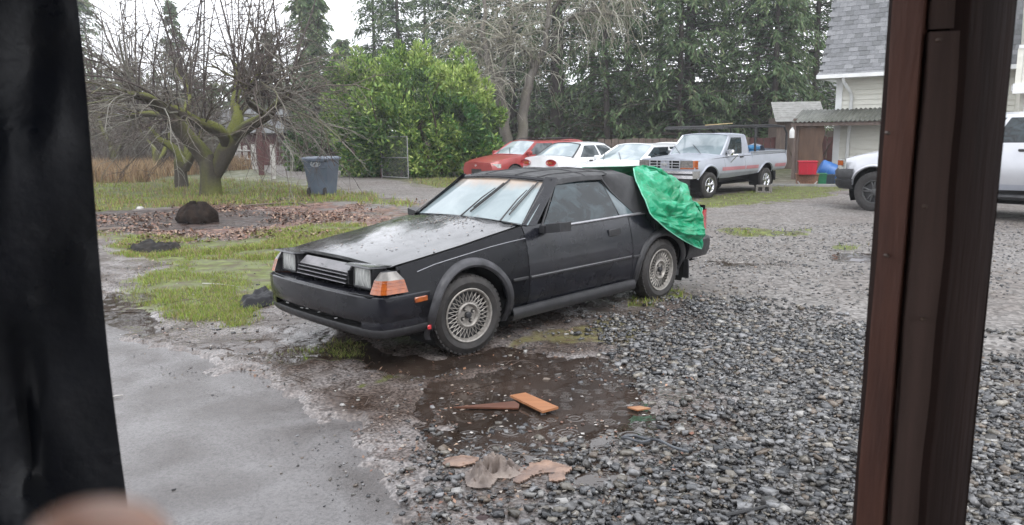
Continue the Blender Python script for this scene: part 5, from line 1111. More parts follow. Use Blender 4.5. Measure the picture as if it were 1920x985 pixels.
mb = MB(); mb.box((-4.12, 0, .85), (1.5, 1.7, .03)); mb.box((-3.37, 0, 1.10), (.04, 1.86, .46)); mb.box((-4.88, 0, 1.10), (.04, 1.86, .46))
for sg in (1, -1): mb.box((-4.12, sg * .88, 1.10), (1.5, .05, .46))
mb.build('bed', M['silver2'], ram, smooth=False)
mb = MB(); mb.box((-2.0, 0, .48), (5.2, 1.0, .16)); mb.tube([(-3.65, -.8, .40), (-3.65, .8, .40)], .07, 8); mb.tube([(0, -.8, .40), (0, .8, .40)], .06, 8); mb.build('chassis', M['iron'], ram)
# ================================================================== BUILDINGS, FENCES AND YARD THINGS
M['siding'] = mat('cream_siding', (.72, .71, .64), (.62, .61, .54), rough=.6, scale=1.5, bump=.002, stretch=(1, 1, 6))
M['trimw'] = mat('white_trim', (.78, .79, .79), (.66, .67, .66), rough=.5, scale=3)
M['shingle'] = [mat('roof_shingle_%s' % n, c, tuple(q * .7 for q in c), rough=.75, scale=25, bump=.004) for n, c in (('a', (.20, .205, .215)), ('b', (.25, .255, .265)), ('c', (.155, .16, .165)))]
for i_, m_ in enumerate(M['shingle']): m_.name = 'roof_shingle' + ('' if i_ == 0 else '_%d' % i_)
M['woodred'] = mat('red_brown_stained_post', (.150, .066, .046), (.075, .034, .026), rough=.6, spec=.3, scale=3, stretch=(6, 6, .7), bump=.003, bscale=14, c3=(.22, .10, .07))
M['woodgrey'] = mat('weathered_board', (.112, .074, .064), (.060, .040, .035), rough=.7, spec=.25, scale=3, stretch=(7, 7, .6), bump=.002, bscale=14)
M['wooddark'] = mat('dark_board', (.034, .020, .017), (.015, .009, .008), rough=.8, spec=.1, scale=3, stretch=(6, 6, .6), bump=.003)
M['brownply'] = mat('brown_plywood', (.13, .075, .045), (.08, .045, .03), rough=.65, scale=2, stretch=(4, 4, 1), c3=(.19, .11, .07))
M['oldwood'] = mat('old_fence_wood', (.16, .12, .10), (.09, .065, .055), rough=.8, scale=3, stretch=(6, 6, .8))
M['paleboard'] = mat('pale_paint_flaking', (.55, .54, .52), (.32, .30, .28), rough=.7, scale=6)
M['maroon'] = mat('maroon_paint', (.10, .030, .028), (.055, .02, .02), rough=.6, scale=5)
def piece(mb, name, m, parent, **k): return mb.build(name, m, parent, smooth=False)
# house: steep flared roof over a cream clapboard wall, local x along the front, y into the house
HX0 = np.array(G(1562, 337)); HY = math.radians(-38)
house = empty('house', (11.05, 25.6, -.22), HY, 'cream clapboard house with a steep grey shingled roof at the right edge', 'house')
LH = 13.0; EZ = 3.58
mb = MB(); mb.box((LH / 2, 3.5, 1.85), (LH - .04, 6.96, 3.7)); mb.build('wall', M['siding'], house, smooth=False)
brd = None; nb = 0
for k in range(22):                               # clapboards, front then gable end
    z0 = .10 + k * .162; mb = MB(); mb.add([(.10, -.012, z0 + .162), (LH, -.012, z0 + .162), (LH, -.050, z0), (.10, -.050, z0), (.10, 0, z0), (LH, 0, z0)], [(0, 3, 2, 1), (3, 4, 5, 2)]); piece(mb, 'clapboard', M['siding'], house)
    mb = MB(); mb.add([(-.012, .10, z0 + .162), (-.012, 6.9, z0 + .162), (-.034, 6.9, z0), (-.034, .10, z0)], [(0, 1, 2, 3)]); piece(mb, 'clapboard', M['siding'], house)
mb = MB(); mb.box((.03, -.02, 1.8), (.20, .09, 3.6)); mb.box((-.025, .05, 1.8), (.09, .16, 3.6)); piece(mb, 'corner_board', M['trimw'], house)
# roof: lower flare curve then steep, built of shingle courses with individual tabs
prof = [(-.72, 3.62), (-.42, 3.90), (-.10, 4.45), (.28, 5.35), (.62, 6.4), (.95, 7.6), (1.25, 8.9), (1.6, 10.3)]
def rp(s_):
    P = np.array(prof); d = np.concatenate([[0], np.cumsum(np.linalg.norm(np.diff(P, axis=0), axis=1))]); return np.array([np.interp(s_, d, P[:, i]) for i in (0, 1)]), d[-1]
TOT = rp(0)[1]; nco = int(TOT / .165); cnt = 0
mb = MB(); mb.grid([[(-.50 + 0 * q[0], q[0] + .03, q[1] - .03), (LH, q[0] + .03, q[1] - .03)] for q in prof], flip=True); mb.prism([(-.50, q[0] + .03, q[1] - .04) for q in prof] + [(-.50, 1.6, 3.64)], (.04, 0, 0)); roof = piece(mb, 'roof', M['shingle'][0], house)
tabs = {}
for c_i in range(nco):
    (y0, z0), _ = rp(c_i * .165); (y1, z1), _ = rp(c_i * .165 + .19)
    dl = np.array([y1 - y0, z1 - z0]); nrm = np.array([-dl[1], dl[0]]); nrm = nrm / np.linalg.norm(nrm)
    x_ = -.54 + (c_i % 2) * .14
    rest = MB()
    while x_ < LH:
        w_ = .27 + random.uniform(-.03, .03); vis = x_ < 3.0
        lift = random.uniform(.010, .020); dz = random.uniform(-.012, .006)
        t = MB() if vis and cnt < 300 and c_i > 0 else rest
        a0 = (y0 + nrm[0] * lift + dl[0] / .19 * dz, z0 + nrm[1] * lift + dl[1] / .19 * dz); a1 = (y1 + nrm[0] * .004, z1 + nrm[1] * .004); b0 = (y0 + dl[0] / .19 * dz, z0 + dl[1] / .19 * dz)
        xa, xb = x_ + .005, x_ + w_ - .005
        t.cur = 0 if t is not rest else random.randint(0, 2)
        t.add([(xa, a0[0], a0[1]), (xb, a0[0], a0[1]), (xb, a1[0], a1[1]), (xa, a1[0], a1[1]), (xa, b0[0], b0[1]), (xb, b0[0], b0[1])], [(0, 1, 2, 3), (4, 5, 1, 0)])
        if t is not rest: t.build('shingle', M['shingle'][random.choice((0, 0, 1, 2))], roof, smooth=False); cnt += 1
        x_ += w_
    if rest.v: o = rest.build('shingle_course', M['shingle'], roof, smooth=False); o['kind'] = 'stuff'
mb = MB(); mb.box((LH / 2 - .27, -.76, 3.60), (LH + .5, .13, .12)); piece(mb, 'gutter', M['trimw'], house)
mb = MB(); mb.box((LH / 2 - .26, -.35, 3.56), (LH + .48, .72, .03)); mb.box((-.50, .6, 3.60), (.03, 2.6, .14)); piece(mb, 'soffit', M['trimw'], house)
mb = MB(); mb.tube([(.30, -.70, 3.55), (.30, -.66, 3.42), (.42, -.20, 3.10), (.44, -.10, 2.95), (.40, -.10, .1)], .055, 8); mb.build('downspout', M['trimw'], house)
blue = mat('blue_curtained_glass', (.10, .20, .36), (.06, .13, .25), rough=.12, scale=4)
for xx, z_, w_, h_ in ((2.05, 1.9, .75, 2.3), (6.5, 2.0, 1.1, 1.2), (9.3, 2.0, 1.1, 1.2)):
    mb = MB(); mb.box((xx, -.03, z_), (w_ + .16, .09, h_ + .16)); wn = piece(mb, 'window', M['trimw'], house)
    mb = MB(); mb.box((xx, -.078, z_), (w_, .02, h_)); piece(mb, 'pane', blue, wn)
# corrugated lean-to on the wall
lean = empty('lean_to_roof', (11.05, 25.6, -.20), HY, 'green-grey corrugated awning along the front wall of the cream house', 'awning')
R = []
for i in range(121):
    xx = -1.15 + i * .0285; zz = .022 * math.sin(i * 2 * PI / 5); R.append([(xx, -.03, 2.55 + zz), (xx, -1.25, 2.13 + zz)])
mb = MB(); mb.grid(R); mb.grid([[(a[0], a[1], a[2] - .012) for a in r] for r in R], flip=True); mb.build('corrugated_sheet', mat('mossy_corrugated', (.16, .165, .145), (.09, .095, .08), rough=.5, scale=3, metal=.2, c3=(.26, .27, .24)), lean)
mb = MB(); mb.box((.55, -1.16, 2.05), (3.4, .07, .12)); mb.box((-1.05, -.6, 2.2), (.07, 1.1, .09)); piece(mb, 'beam', M['oldwood'], lean)
for xx in (-1.02, 2.1): mb = MB(); mb.box((xx, -1.14, 1.0), (.09, .09, 2.0)); piece(mb, 'post', M['oldwood'], lean)
pl = empty('plywood_panel', (11.05, 25.6, 0), HY, 'tall brown plywood panel standing under the awning corner', 'panel')
mb = MB()
mb.prism([(-.95, -1.02, .02), (-.12, -1.02, .02), (-.10, -1.02, .7), (-.16, -1.02, 1.2), (-.08, -1.02, 1.6), (-.18, -1.02, 1.98), (-.97, -1.02, 1.98)], (0, .03, 0)); piece(mb, 'panel', M['brownply'], pl)
mb = MB(); mb.box((-.95, -1.05, 1.0), (.07, .05, 1.96)); piece(mb, 'edge_rail', M['oldwood'], pl)
mb = MB(); mb.lathe([(.001, 0), (.085, .0), (.09, .03), (.09, .24), (.055, .31), (.03, .33), (.03, .37), (.001, .37)], 14); o = mb.build('plastic_jug', mat('white_plastic', (.75, .75, .74), rough=.4), None)
o.location = tuple(Vector((11.05, 25.6, 0)) + Matrix.Rotation(HY, 3, 'Z') @ Vector((-1.10, -1.16, 1.40))); tag(o, 'white plastic jug hung on the awning post', 'jug')
# nearer wing of the house with a railed deck (right of the porch post)
wing = empty('house_wing', (13.6, 20.2, 0), math.radians(-30), 'cream house wing with a railed upper deck at the far right edge', 'house wing')
mb = MB(); mb.box((5, 4, 3.6), (9.96, 6, 7.2)); piece(mb, 'wall', M['siding'], wing)
for k in range(40): z0 = .1 + k * .17; mb = MB(); mb.add([(.02, .985, z0 + .17), (10, .985, z0 + .17), (10, .96, z0), (.02, .96, z0)], [(0, 3, 2, 1)]); piece(mb, 'clapboard', M['siding'], wing)
mb = MB(); mb.box((5, .35, 2.72), (10.4, 1.5, .16)); mb.box((5, -.38, 2.66), (10.5, .06, .26)); dk = piece(mb, 'deck', M['trimw'], wing)
mb = MB(); mb.box((5, -.36, 3.72), (10.4, .07, .09)); piece(mb, 'handrail', M['trimw'], dk)
for k in range(64): mb = MB(); mb.box((-.15 + k * .163, -.36, 3.24), (.13, .03, .88)); piece(mb, 'railing_board', M['siding'], dk)
for xx in (.1, 3.4, 6.8): mb = MB(); mb.box((xx, -.30, 1.3), (.12, .12, 2.6)); piece(mb, 'deck_post', M['trimw'], wing)
mb = MB(); mb.box((1.5, .97, 1.6), (1.2, .06, 1.5)); w_ = piece(mb, 'window', M['trimw'], wing); mb = MB(); mb.box((1.5, .93, 1.6), (1.02, .03, 1.32)); piece(mb, 'pane', M['glass'], w_)
# distant shed and plank fence behind the pickup
shed = empty('garden_shed', (12.6, 33.5, 0), math.radians(-8), 'small shed with a pale grey board roof behind the shrub', 'shed')
mb = MB(); mb.box((0, 0, 1.1), (1.9, 1.8, 2.2)); piece(mb, 'wall', M['oldwood'], shed)
for k in range(9):
    y0 = -1.1 + k * .13; z0 = 2.05 + k * .095; mb = MB(); mb.add([(-1.05, y0, z0), (1.05, y0, z0), (1.05, y0 + .15, z0 + .10), (-1.05, y0 + .15, z0 + .10), (-1.05, y0, z0 - .025), (1.05, y0, z0 - .025)], [(0, 1, 2, 3), (4, 5, 1, 0)]); piece(mb, 'roof_board', M['greyboard'] if 'greyboard' in M else M.setdefault('greyboard', mat('grey_roof_board', (.30, .30, .29), (.2, .2, .19), rough=.8, scale=5)), shed)
fence = empty('plank_fence', (9.5, 33.0, 0), math.radians(-4), 'weathered brown plank fence behind the silver pickup', 'fence')
for k in range(34): mb = MB(); mb.box((-5.5 + k * .30, random.uniform(-.01, .01), .68 + random.uniform(-.03, .03)), (.27, .025, 1.4)); piece(mb, 'plank', M['oldwood'] if k < 22 else M['maroon'], fence)
mb = MB(); mb.box((-.5, .03, .4), (10.2, .05, .09)); mb.box((-.5, .03, 1.15), (10.2, .05, .09)); piece(mb, 'rail', M['oldwood'], fence)
f2 = empty('long_fence', (0, 52, 0), 0, 'long grey board fence seen in gaps between the far trees', 'fence')
mb = MB(); mb.box((0, 0, .9), (70, .05, 1.8)); o = piece(mb, 'fence_panel', M['oldwood'], f2)
def far_house(x, y, rz, w_, d_, h_, wall, roofm, label, wins=3):
    hs = empty('distant_house', (x, y, 0), math.radians(rz), label, 'house')
    mb = MB(); mb.box((0, 0, h_ / 2), (w_, d_, h_)); piece(mb, 'wall', wall, hs)
    mb = MB(); mb.prism([(-w_ / 2 - .4, -d_ / 2 - .4, h_ - .1), (-w_ / 2 - .4, 0, h_ + d_ * .28), (-w_ / 2 - .4, d_ / 2 + .4, h_ - .1)], (w_ + .8, 0, 0)); piece(mb, 'roof', roofm, hs)
    for k in range(wins):
        xx = -w_ / 2 + (k + .5) * w_ / wins; mb = MB(); mb.box((xx, -d_ / 2 - .02, h_ * .55), (1.2, .08, 1.1)); wn = piece(mb, 'window', M['trimw'], hs); mb = MB(); mb.box((xx, -d_ / 2 - .065, h_ * .55), (1.0, .03, .9)); piece(mb, 'pane', M['glass'], wn)
    return hs
far_house(-30, 66, 12, 14, 7, 2.2, M['maroon'], M['shingle'][2], 'low dark red house far beyond the fruit trees at left')
far_house(3, 66, 0, 13, 8, 3.6, M['paleboard'], M['shingle'][0], 'pale distant house glimpsed between trunks behind the bare tree')
far_house(22, 64, -6, 15, 8, 3.6, M['trimw'], M['shingle'][0], 'white distant house glimpsed behind the evergreens above the pickup')
far_house(-17.2, 47, 8, 6, 5, 2.0, M['maroon'], M['shingle'][2], 'small reddish-brown shed beyond the white fence posts', 1)
# white rail fence and gate posts, left
wf = empty('white_fence', tuple(G(470, 318)), 0, 'flaking white post fence running away beside the gravel lane', 'fence')
o0 = np.array(G(470, 318))
for k, (px, py, h_) in enumerate(((438, 311, 1.1), (450, 313, 1.2), (462, 315, 1.1), (478, 318, 1.2))):
    p = G(px, py) - o0; mb = MB(); mb.box((p[0], p[1], h_ / 2), (.22, .12, h_ + .2), rz=.1 * k); mb.box((p[0] + .28, p[1] + .1, h_ * .48), (.12, .06, h_ * 1.05), R=Matrix.Rotation(.14, 3, 'Y')); piece(mb, 'post', M['paleboard'], wf)
mb = MB(); a = G(436, 311) - o0; b = G(480, 318) - o0; mb.tube([a + [0, 0, .9], b + [0, 0, .95]], .045, 4); mb.tube([a + [0, 0, .5], b + [0, 0, .5]], .045, 4); piece(mb, 'rail', M['paleboard'], wf)
def post(px, py, w_, h_, m_, label, lean=0.0):
    p = G(px, py); mb = MB(); mb.rbox((0, 0, h_ / 2), (w_, w_, h_), .012, R=None); mb.rbox((0, 0, h_ - .02), (w_ * 1.06, w_ * 1.06, .05), .01); o = mb.build('fence_post', m_, None); o.location = tuple(p); o.rotation_euler = (0, lean, .3); return tag(o, label, 'post')
post(491, 329, .24, 2.05, M['maroon'], 'tall dark maroon post at the near end of the white fence')
post(513, 336, .20, 1.35, M['paleboard'], 'short flaking white post right of the maroon post', .03)
g3 = empty('wire_gate', tuple(G(521, 338)), math.radians(60), 'thin wire panel standing between white post and lane', 'gate')
mb = MB()
for k in range(6): mb.tube([(k * .18, 0, .02), (k * .18, 0, 1.5)], .006, 4)
for k in range(8): mb.tube([(0, 0, .1 + k * .2), (.9, 0, .1 + k * .2)], .005, 4)
piece(mb, 'wire_mesh', M['galv'], g3)
p = G(532, 309); hut = empty('orange_hut', (p[0], p[1] + 6, 0), .4, 'small orange wooden play hut beyond the wire panel', 'hut')
mb = MB(); mb.box((0, 0, .9), (1.0, 1.0, 1.8)); piece(mb, 'wall', mat('orange_wood', (.55, .24, .05), (.42, .17, .04), rough=.6), hut); mb = MB(); mb.prism([(-.6, -.6, 1.75), (-.6, 0, 2.3), (-.6, .6, 1.75)], (1.2, 0, 0)); piece(mb, 'roof', M['paleboard'], hut)
mb = MB(); mb.box((-.2, -.51, 1.0), (.35, .03, .8)); piece(mb, 'doorway', M['void'], hut)
# chain-link panel in front of the laurel
gl, grr = G(717, 334), G(766, 337); dv_ = grr - gl; Lg = float(np.linalg.norm(dv_)); ga = math.atan2(dv_[1], dv_[0])
gt = empty('chain_link_gate', tuple(gl), ga, 'square galvanised chain-link gate standing in front of the laurel bush', 'gate')
hg = 1.62; mb = MB()
for a, b in (((0, 0, .03), (0, 0, hg)), ((Lg, 0, .03), (Lg, 0, hg)), ((0, 0, .06), (Lg, 0, .06)), ((0, 0, hg - .02), (Lg, 0, hg - .02)), ((0, 0, hg * .5), (Lg, 0, hg * .5))): mb.tube([a, b], .022, 6)
mb.build('frame', M['galv'], gt)
mb = MB(); nn_ = 18
for k in range(-nn_, nn_):
    for s_ in (1, -1):
        x0 = k * Lg / nn_ * 1.0; pts = []
        z0, z1 = 0.06, hg; xa = x0; xb = x0 + s_ * (z1 - z0)
        if s_ < 0: xa += Lg; xb += Lg
        ta, tb = 0.0, 1.0
        dx = xb - xa
        t_lo = (0 - xa) / dx; t_hi = (Lg - xa) / dx
        if t_lo > t_hi: t_lo, t_hi = t_hi, t_lo
        ta, tb = max(0, t_lo), min(1, t_hi)
        if tb > ta: mb.tube([(xa + dx * ta, 0, z0 + (z1 - z0) * ta), (xa + dx * tb, 0, z0 + (z1 - z0) * tb)], .0035, 3, False)
o = mb.build('wire_mesh', M['galv'], gt); o['kind'] = 'stuff'
mb = MB(); mb.box((-.08, .02, .8), (.09, .04, 1.7)); piece(mb, 'side_stake', M['maroon'], gt)
# wheeled bin
bp0 = (G(577, 366) + G(628, 371)) / 2; BR = math.radians(-14)
bn = empty('wheeled_bin', (bp0[0], bp0[1] + .25, 0), BR, 'grey-blue wheeled rubbish bin with closed lid standing on the grass by the lane', 'bin')
binm = mat('grey_blue_plastic', (.10, .125, .165), (.075, .095, .13), rough=.42, scale=3)
def ringbox(w_, d_, z, r=.06):
    P = []; 
    for (sx, sy, a0) in ((1, -1, -90), (1, 1, 0), (-1, 1, 90), (-1, -1, 180)):
        for k in range(4):
            a = math.radians(a0 + 30 * k); P.append((sx * (w_ / 2 - r) + r * math.cos(a), sy * (d_ / 2 - r) + r * math.sin(a), z))
    return P
def loft(secs, mbx, cap0=True, cap1=True):
    n = len(secs[0]); V = [p for s_ in secs for p in s_]; F = []
    for i in range(len(secs) - 1):
        for j in range(n): q = (j + 1) % n; F.append((i * n + j, i * n + q, (i + 1) * n + q, (i + 1) * n + j))
    if cap0: F.append(tuple(range(n - 1, -1, -1)))
    if cap1: F.append(tuple((len(secs) - 1) * n + j for j in range(n)))
    mbx.add(V, F); return mbx
mb = loft([ringbox(.56, .60, .06), ringbox(.60, .66, .30), ringbox(.69, .76, .80), ringbox(.71, .78, .82), ringbox(.71, .78, .96), ringbox(.76, .82, .98), ringbox(.76, .82, 1.01)], MB()); mb.build('body', binm, bn)
mb = loft([ringbox(.80, .90, 1.01), ringbox(.82, .92, 1.03), ringbox(.80, .90, 1.06), ringbox(.66, .76, 1.09)], MB()); mb.build('lid', mat('pale_blue_lid', (.17, .205, .26), (.13, .16, .21), rough=.4), bn)
mb = MB(); mb.tube([(-.34, -.48, .98), (.34, -.48, .98)], .02, 6); mb.build('handle', binm, bn)
for sx in (-1, 1):
    mb = MB(); mb.lathe([(.001, 0), (.06, .0), (.125, .01), (.13, .03), (.13, .06), (.1, .07), (.001, .07)], 18, 'X', (sx * .24 - .035, -.30, .13)); mb.build('wheel', M['rubber'], bn)
mb = MB(); mb.box((0, -.395, .80), (.66, .012, .03)); mb.build('rib', binm, bn)
def text_obj(body, size, loc, rot, m_, parent, name='lettering', shear=0.0):
    cu = bpy.data.curves.new(name, 'FONT'); cu.body = body; cu.size = size; cu.align_x = 'CENTER'; cu.align_y = 'CENTER'; cu.shear = shear; cu.extrude = .001
    o = bpy.data.objects.new(name, cu); dg = None; COL.objects.link(o)
    bpy.context.view_layer.update(); me = bpy.data.meshes.new_from_object(o); bpy.data.objects.remove(o); me.materials.clear(); me.materials.append(m_)
    q = bpy.data.objects.new(name, me); COL.objects.link(q); q.parent = parent; q.location = loc; q.rotation_euler = rot; return q
decal = mat('white_decal', (.72, .74, .76), (.6, .62, .64), rough=.5)
mb = MB(); mb.tube([(.02 + .15 * math.cos(a), -.392, .90 + .075 * math.sin(a)) for a in np.linspace(0, 2 * PI, 28)], .005, 4, False); mb.build('oval_logo', decal, bn)
text_obj('LeMay', .10, (.02, -.394, .915), (PI / 2, 0, 0), decal, bn, shear=.3); text_obj('GRAND', .05, (.02, -.394, .855), (PI / 2, 0, 0), decal, bn)
# black stump-like tub, charred
sp_ = G(372, 418)
st_ = MB(); R = []
for k in range(15):
    t_ = k / 14; r_ = .33 * (1 - (t_ * .995) ** 3.0) ** .55 * (.92 + .08 * math.sin(t_ * 5)); row = []
    for a in np.linspace(0, 2 * PI, 49):
        e_ = 1 + .28 * (float(fbm(np.array([math.cos(a) * 2 + 5]), np.array([math.sin(a) * 2 + t_ * 1.3]), 4, 3)[0]) - .5) * 2
        row.append((r_ * e_ * math.cos(a) * 1.18, r_ * e_ * math.sin(a), min(t_ / .86, 1) * .37 * (1 + .12 * math.cos(a * 2 + 1)) + .05 * (float(fbm(np.array([math.cos(a) * 4]), np.array([math.sin(a) * 4 + 9]), 3, 4)[0]) - .5) * 2))
    R.append(row)
st_.grid(R, flip=True); o = st_.build('tree_stump', mat('charred_bark', (.030, .020, .015), (.008, .006, .005), rough=.85, spec=.12, scale=7, bump=.03, bscale=14), None); o.location = tuple(sp_); tag(o, 'low charred black stump in the bare dirt', 'stump')
# cinder block
p = G(1437, 358); cb_ = MB()
for a, b, c__, d_ in ((0, -.08, .40, .05), (0, .08, .40, .05), (-.17, 0, .06, .12), (.17, 0, .06, .12), (0, 0, .06, .12)): cb_.box((a, b, .1), (c__, d_, .20))
cb_.box((0, 0, .02), (.38, .15, .02))
o = cb_.build('cinder_block', mat('cinder', (.24, .22, .20), (.17, .16, .15), rough=.9, scale=20), None, smooth=False); o.location = tuple(G(1433, 361)); o.rotation_euler = (PI / 2, 0, math.radians(-25)); o.location.z = .10; tag(o, 'grey hollow cinder block lying by the pickup rear wheel', 'block')
# things under the awning: red crate, basket, green crate, dark tub, blue barrel
def at_(px, py): return G(px, py)
def crate(name, px, py, w_, d_, h_, m_, label, cat, z=0, rz=-.3, slats=True):
    root = empty(name, tuple(at_(px, py) + [0, 0, z]), rz, label, cat); t = .018
    mb = MB(); mb.box((0, 0, t), (w_ * .9, d_ * .9, t))
    for s_ in (1, -1): mb.add([(-w_ * .46, s_ * d_ * .46, 0), (w_ * .46, s_ * d_ * .46, 0), (w_ / 2, s_ * d_ / 2, h_), (-w_ / 2, s_ * d_ / 2, h_)], [(0, 1, 2, 3)]); mb.add([(s_ * w_ * .46, -d_ * .46, 0), (s_ * w_ * .46, d_ * .46, 0), (s_ * w_ / 2, d_ / 2, h_), (s_ * w_ / 2, -d_ / 2, h_)], [(0, 1, 2, 3)])
    mb.build('tub', m_, root, smooth=False)
    mb = MB()
    for s_ in (1, -1): mb.rbox((0, s_ * d_ / 2, h_), (w_ + .04, .035, .035), .008); mb.rbox((s_ * w_ / 2, 0, h_), (.035, d_ + .04, .035), .008)
    for q in (-.3, 0, .3): mb.box((q * w_, -d_ * .485, h_ * .5), (.03, .02, h_ * .9))
    mb.build('rim', m_, root, smooth=False); return root
redm = mat('red_plastic', (.48, .012, .035), (.38, .01, .028), rough=.35, scale=4)
crate('storage_bin', 1512, 349, .52, .44, .38, redm, 'bright red plastic bin set on top of a wicker basket', 'bin', z=.35)
crate('wicker_basket', 1512, 348, .62, .52, .34, mat('wicker', (.30, .15, .09), (.16, .08, .05), rough=.7, scale=30), 'shallow reddish wicker basket beneath the red bin', 'basket')
mb = MB(); mb.tube([(.27 * math.cos(a), -.24 - .0, .15 + .13 * math.sin(a)) for a in np.linspace(PI, 2 * PI, 10)], .02, 5); mb.build('rope_trim', M['paleboard'], bpy.data.objects['wicker_basket'])
crate('plastic_crate', 1535, 347, .40, .36, .34, mat('green_plastic', (.01, .18, .08), (.01, .12, .05), rough=.4), 'small green plastic crate between red bin and blue barrel', 'crate')
crate('dark_tub', 1549, 347, .44, .36, .30, mat('navy_plastic', (.02, .03, .045), rough=.4), 'dark navy tub in front of the blue barrel', 'tub')
brl = empty('plastic_barrel', tuple(G(1562, 346) + [.15, .35, .31]), math.radians(-16), 'blue plastic barrel tipped over beside the truck bumper', 'barrel')
mb = MB(); mb.lathe([(.001, -.46), (.25, -.46), (.275, -.43), (.285, -.25), (.295, -.24), (.295, -.20), (.285, -.19), (.29, 0), (.285, .19), (.295, .20), (.295, .24), (.285, .25), (.275, .43), (.25, .46), (.001, .46)], 28, 'X')
bl = mb.build('drum', mat('blue_barrel', (.035, .15, .42), (.025, .11, .33), rough=.38, scale=3), brl); bl.rotation_euler = (0, math.radians(24), 0)
mb = MB(); mb.lathe([(.04, .46), (.04, .49), (.001, .49)], 10, 'X', (0, .13, .05)); o = mb.build('bung', M['trimw'], brl); o.rotation_euler = (0, math.radians(24), 0)
for k, (px, py, h_, r_) in enumerate(((1545, 322, .5, .22), (1556, 318, .55, .25))):
    pass
# old plank edging by the grass strip
p = G(1500, 352); mb = MB(); mb.box((0, 0, .04), (2.6, .2, .08)); o = mb.build('edging_board', M['greyboard'], None, smooth=False); o.location = tuple(p + [.6, .2, 0]); o.rotation_euler = (0, 0, -.25); tag(o, 'flat grey board lying on the grass in front of the awning things', 'board')
# ------------------------------------------------------------------ foreground: planks, paper, hose, cloth
tan = mat('wet_cedar', (.42, .19, .085), (.30, .125, .055), rough=.32, scale=3, stretch=(1, 9, 9), bump=.001, coat=.3, c3=(.5, .26, .13))
def slab(name, pts_px, z0, th, m_, label, cat, tilt=None):
    P = [G(a, b, z0 + th) for a, b in pts_px]
    if tilt: P = [p + np.array([0, 0, t]) for p, t in zip(P, tilt)]
    c = np.mean(P, 0); mb = MB(); Q = [p - c for p in P]; mb.prism(Q[::-1], (0, 0, -th)); o = mb.build(name, m_, None, smooth=False); o.location = tuple(c); return tag(o, label, cat)
slab('wood_shingle', [(956, 741), (985, 736), (1047, 763), (1017, 771)], .012, .014, tan, 'bright tan wood offcut lying flat across the brown puddle', 'wood')
slab('wood_sliver', [(850, 763), (965, 752), (974, 758), (972, 765)], -.004, .010, mat('brown_wood', (.16, .07, .045), (.10, .045, .03), rough=.3, coat=.4), 'thin dark brown wood sliver beside the tan offcut in the puddle', 'wood')
slab('wood_chip', [(1176, 763), (1200, 761), (1220, 765), (1195, 769)], .0, .008, tan, 'small orange wood chip at the right end of the puddle', 'wood chip')
def crumple(name, outline, m_, label, cat, h=.05, seed=1, n=26, base=.020, fr=3.5):
    P = np.array([G(a, b)[:2] for a, b in outline]); c = P.mean(0); lo, hi = P.min(0), P.max(0)
    xs = np.linspace(lo[0], hi[0], n); ys_ = np.linspace(lo[1], hi[1], n); XX, YY = np.meshgrid(xs, ys_); sd = poly_sd(XX.ravel(), YY.ravel(), P).reshape(n, n)
    sd = sd + .018 * (fbm(XX * 22, YY * 22, 3, seed) - .5)
    sc = 1 / max(hi - lo); rd = 1 - np.abs(2 * fbm(XX * sc * fr + seed, YY * sc * fr, 4, seed + 5) - 1) * 1.8
    Z = base + h * np.clip(rd, -.1, 1) * ss(0, .06, sd) + .006 * (fbm(XX * 40, YY * 40, 2, seed) - .5); Z += hgt(XX.ravel(), YY.ravel()).reshape(n, n) * .4
    mb = MB(); idx = -np.ones((n, n), int); V = []; F = []
    for i in range(n):
        for j in range(n):
            if sd[i, j] > -.012: idx[i, j] = len(V); V.append((XX[i, j] - c[0], YY[i, j] - c[1], Z[i, j]))
    for i in range(n - 1):
        for j in range(n - 1):
            q = (idx[i, j], idx[i, j + 1], idx[i + 1, j + 1], idx[i + 1, j])
            if min(q) >= 0: F.append(q)
    k = len(V); bot = [(a, b, c__ - .006) for a, b, c__ in V]; mb.add(V, F); mb.add(bot, [f_[::-1] for f_ in F])
    o = mb.build(name, m_, None, True, 60); o.location = (c[0], c[1], 0); return tag(o, label, cat)
paper = mat('sodden_cardboard', (.33, .21, .15), (.15, .10, .08), rough=.4, scale=11, bump=.004, c3=(.40, .29, .22))
rag = mat('muddy_rag', (.33, .27, .23), (.11, .085, .075), rough=.5, scale=6, bump=.004, c3=(.38, .33, .30))
crumple('cardboard_piece', [(832, 868), (870, 858), (898, 864), (890, 876), (850, 884), (830, 878)], paper, 'flat tan cardboard scrap left of the crumpled rag', 'cardboard', .008, 3)
crumple('muddy_rag', [(872, 898), (900, 880), (920, 866), (945, 872), (980, 888), (982, 900), (955, 905), (930, 905), (918, 925), (880, 922)], rag, 'crumpled muddy beige rag lying by the gravel edge', 'rag', .075, 7, 64, fr=7.5)
crumple('cardboard_piece', [(995, 878), (1020, 870), (1072, 885), (1055, 900), (1030, 892), (1000, 900), (975, 915), (962, 912)], paper, 'torn tan cardboard piece right of the crumpled rag', 'cardboard', .010, 11)
crumple('cardboard_piece', [(1034, 892), (1058, 894), (1060, 908), (1030, 912)], paper, 'smallest torn tan cardboard scrap, rightmost by the gravel', 'cardboard', .010, 15, 14)
crumple('plastic_sheet', [(446, 572), (470, 560), (500, 548), (528, 562), (515, 574), (485, 582), (455, 583)], mat('black_cloth', (.012, .012, .015), (.005, .005, .006), rough=.5, spec=.2, scale=6, bump=.004), 'crumpled black cloth on the grass by the left end of the bumper', 'cloth', .08, 21, 30)
hp = [(1218, 840), (1200, 846), (1178, 840), (1166, 832), (1172, 826), (1190, 824), (1212, 830), (1235, 843), (1262, 858), (1290, 868)]
mb = MB(); P = [G(a, b) for a, b in hp]; c = P[0].copy(); Z = hgt(np.array([p[0] for p in P]), np.array([p[1] for p in P]))
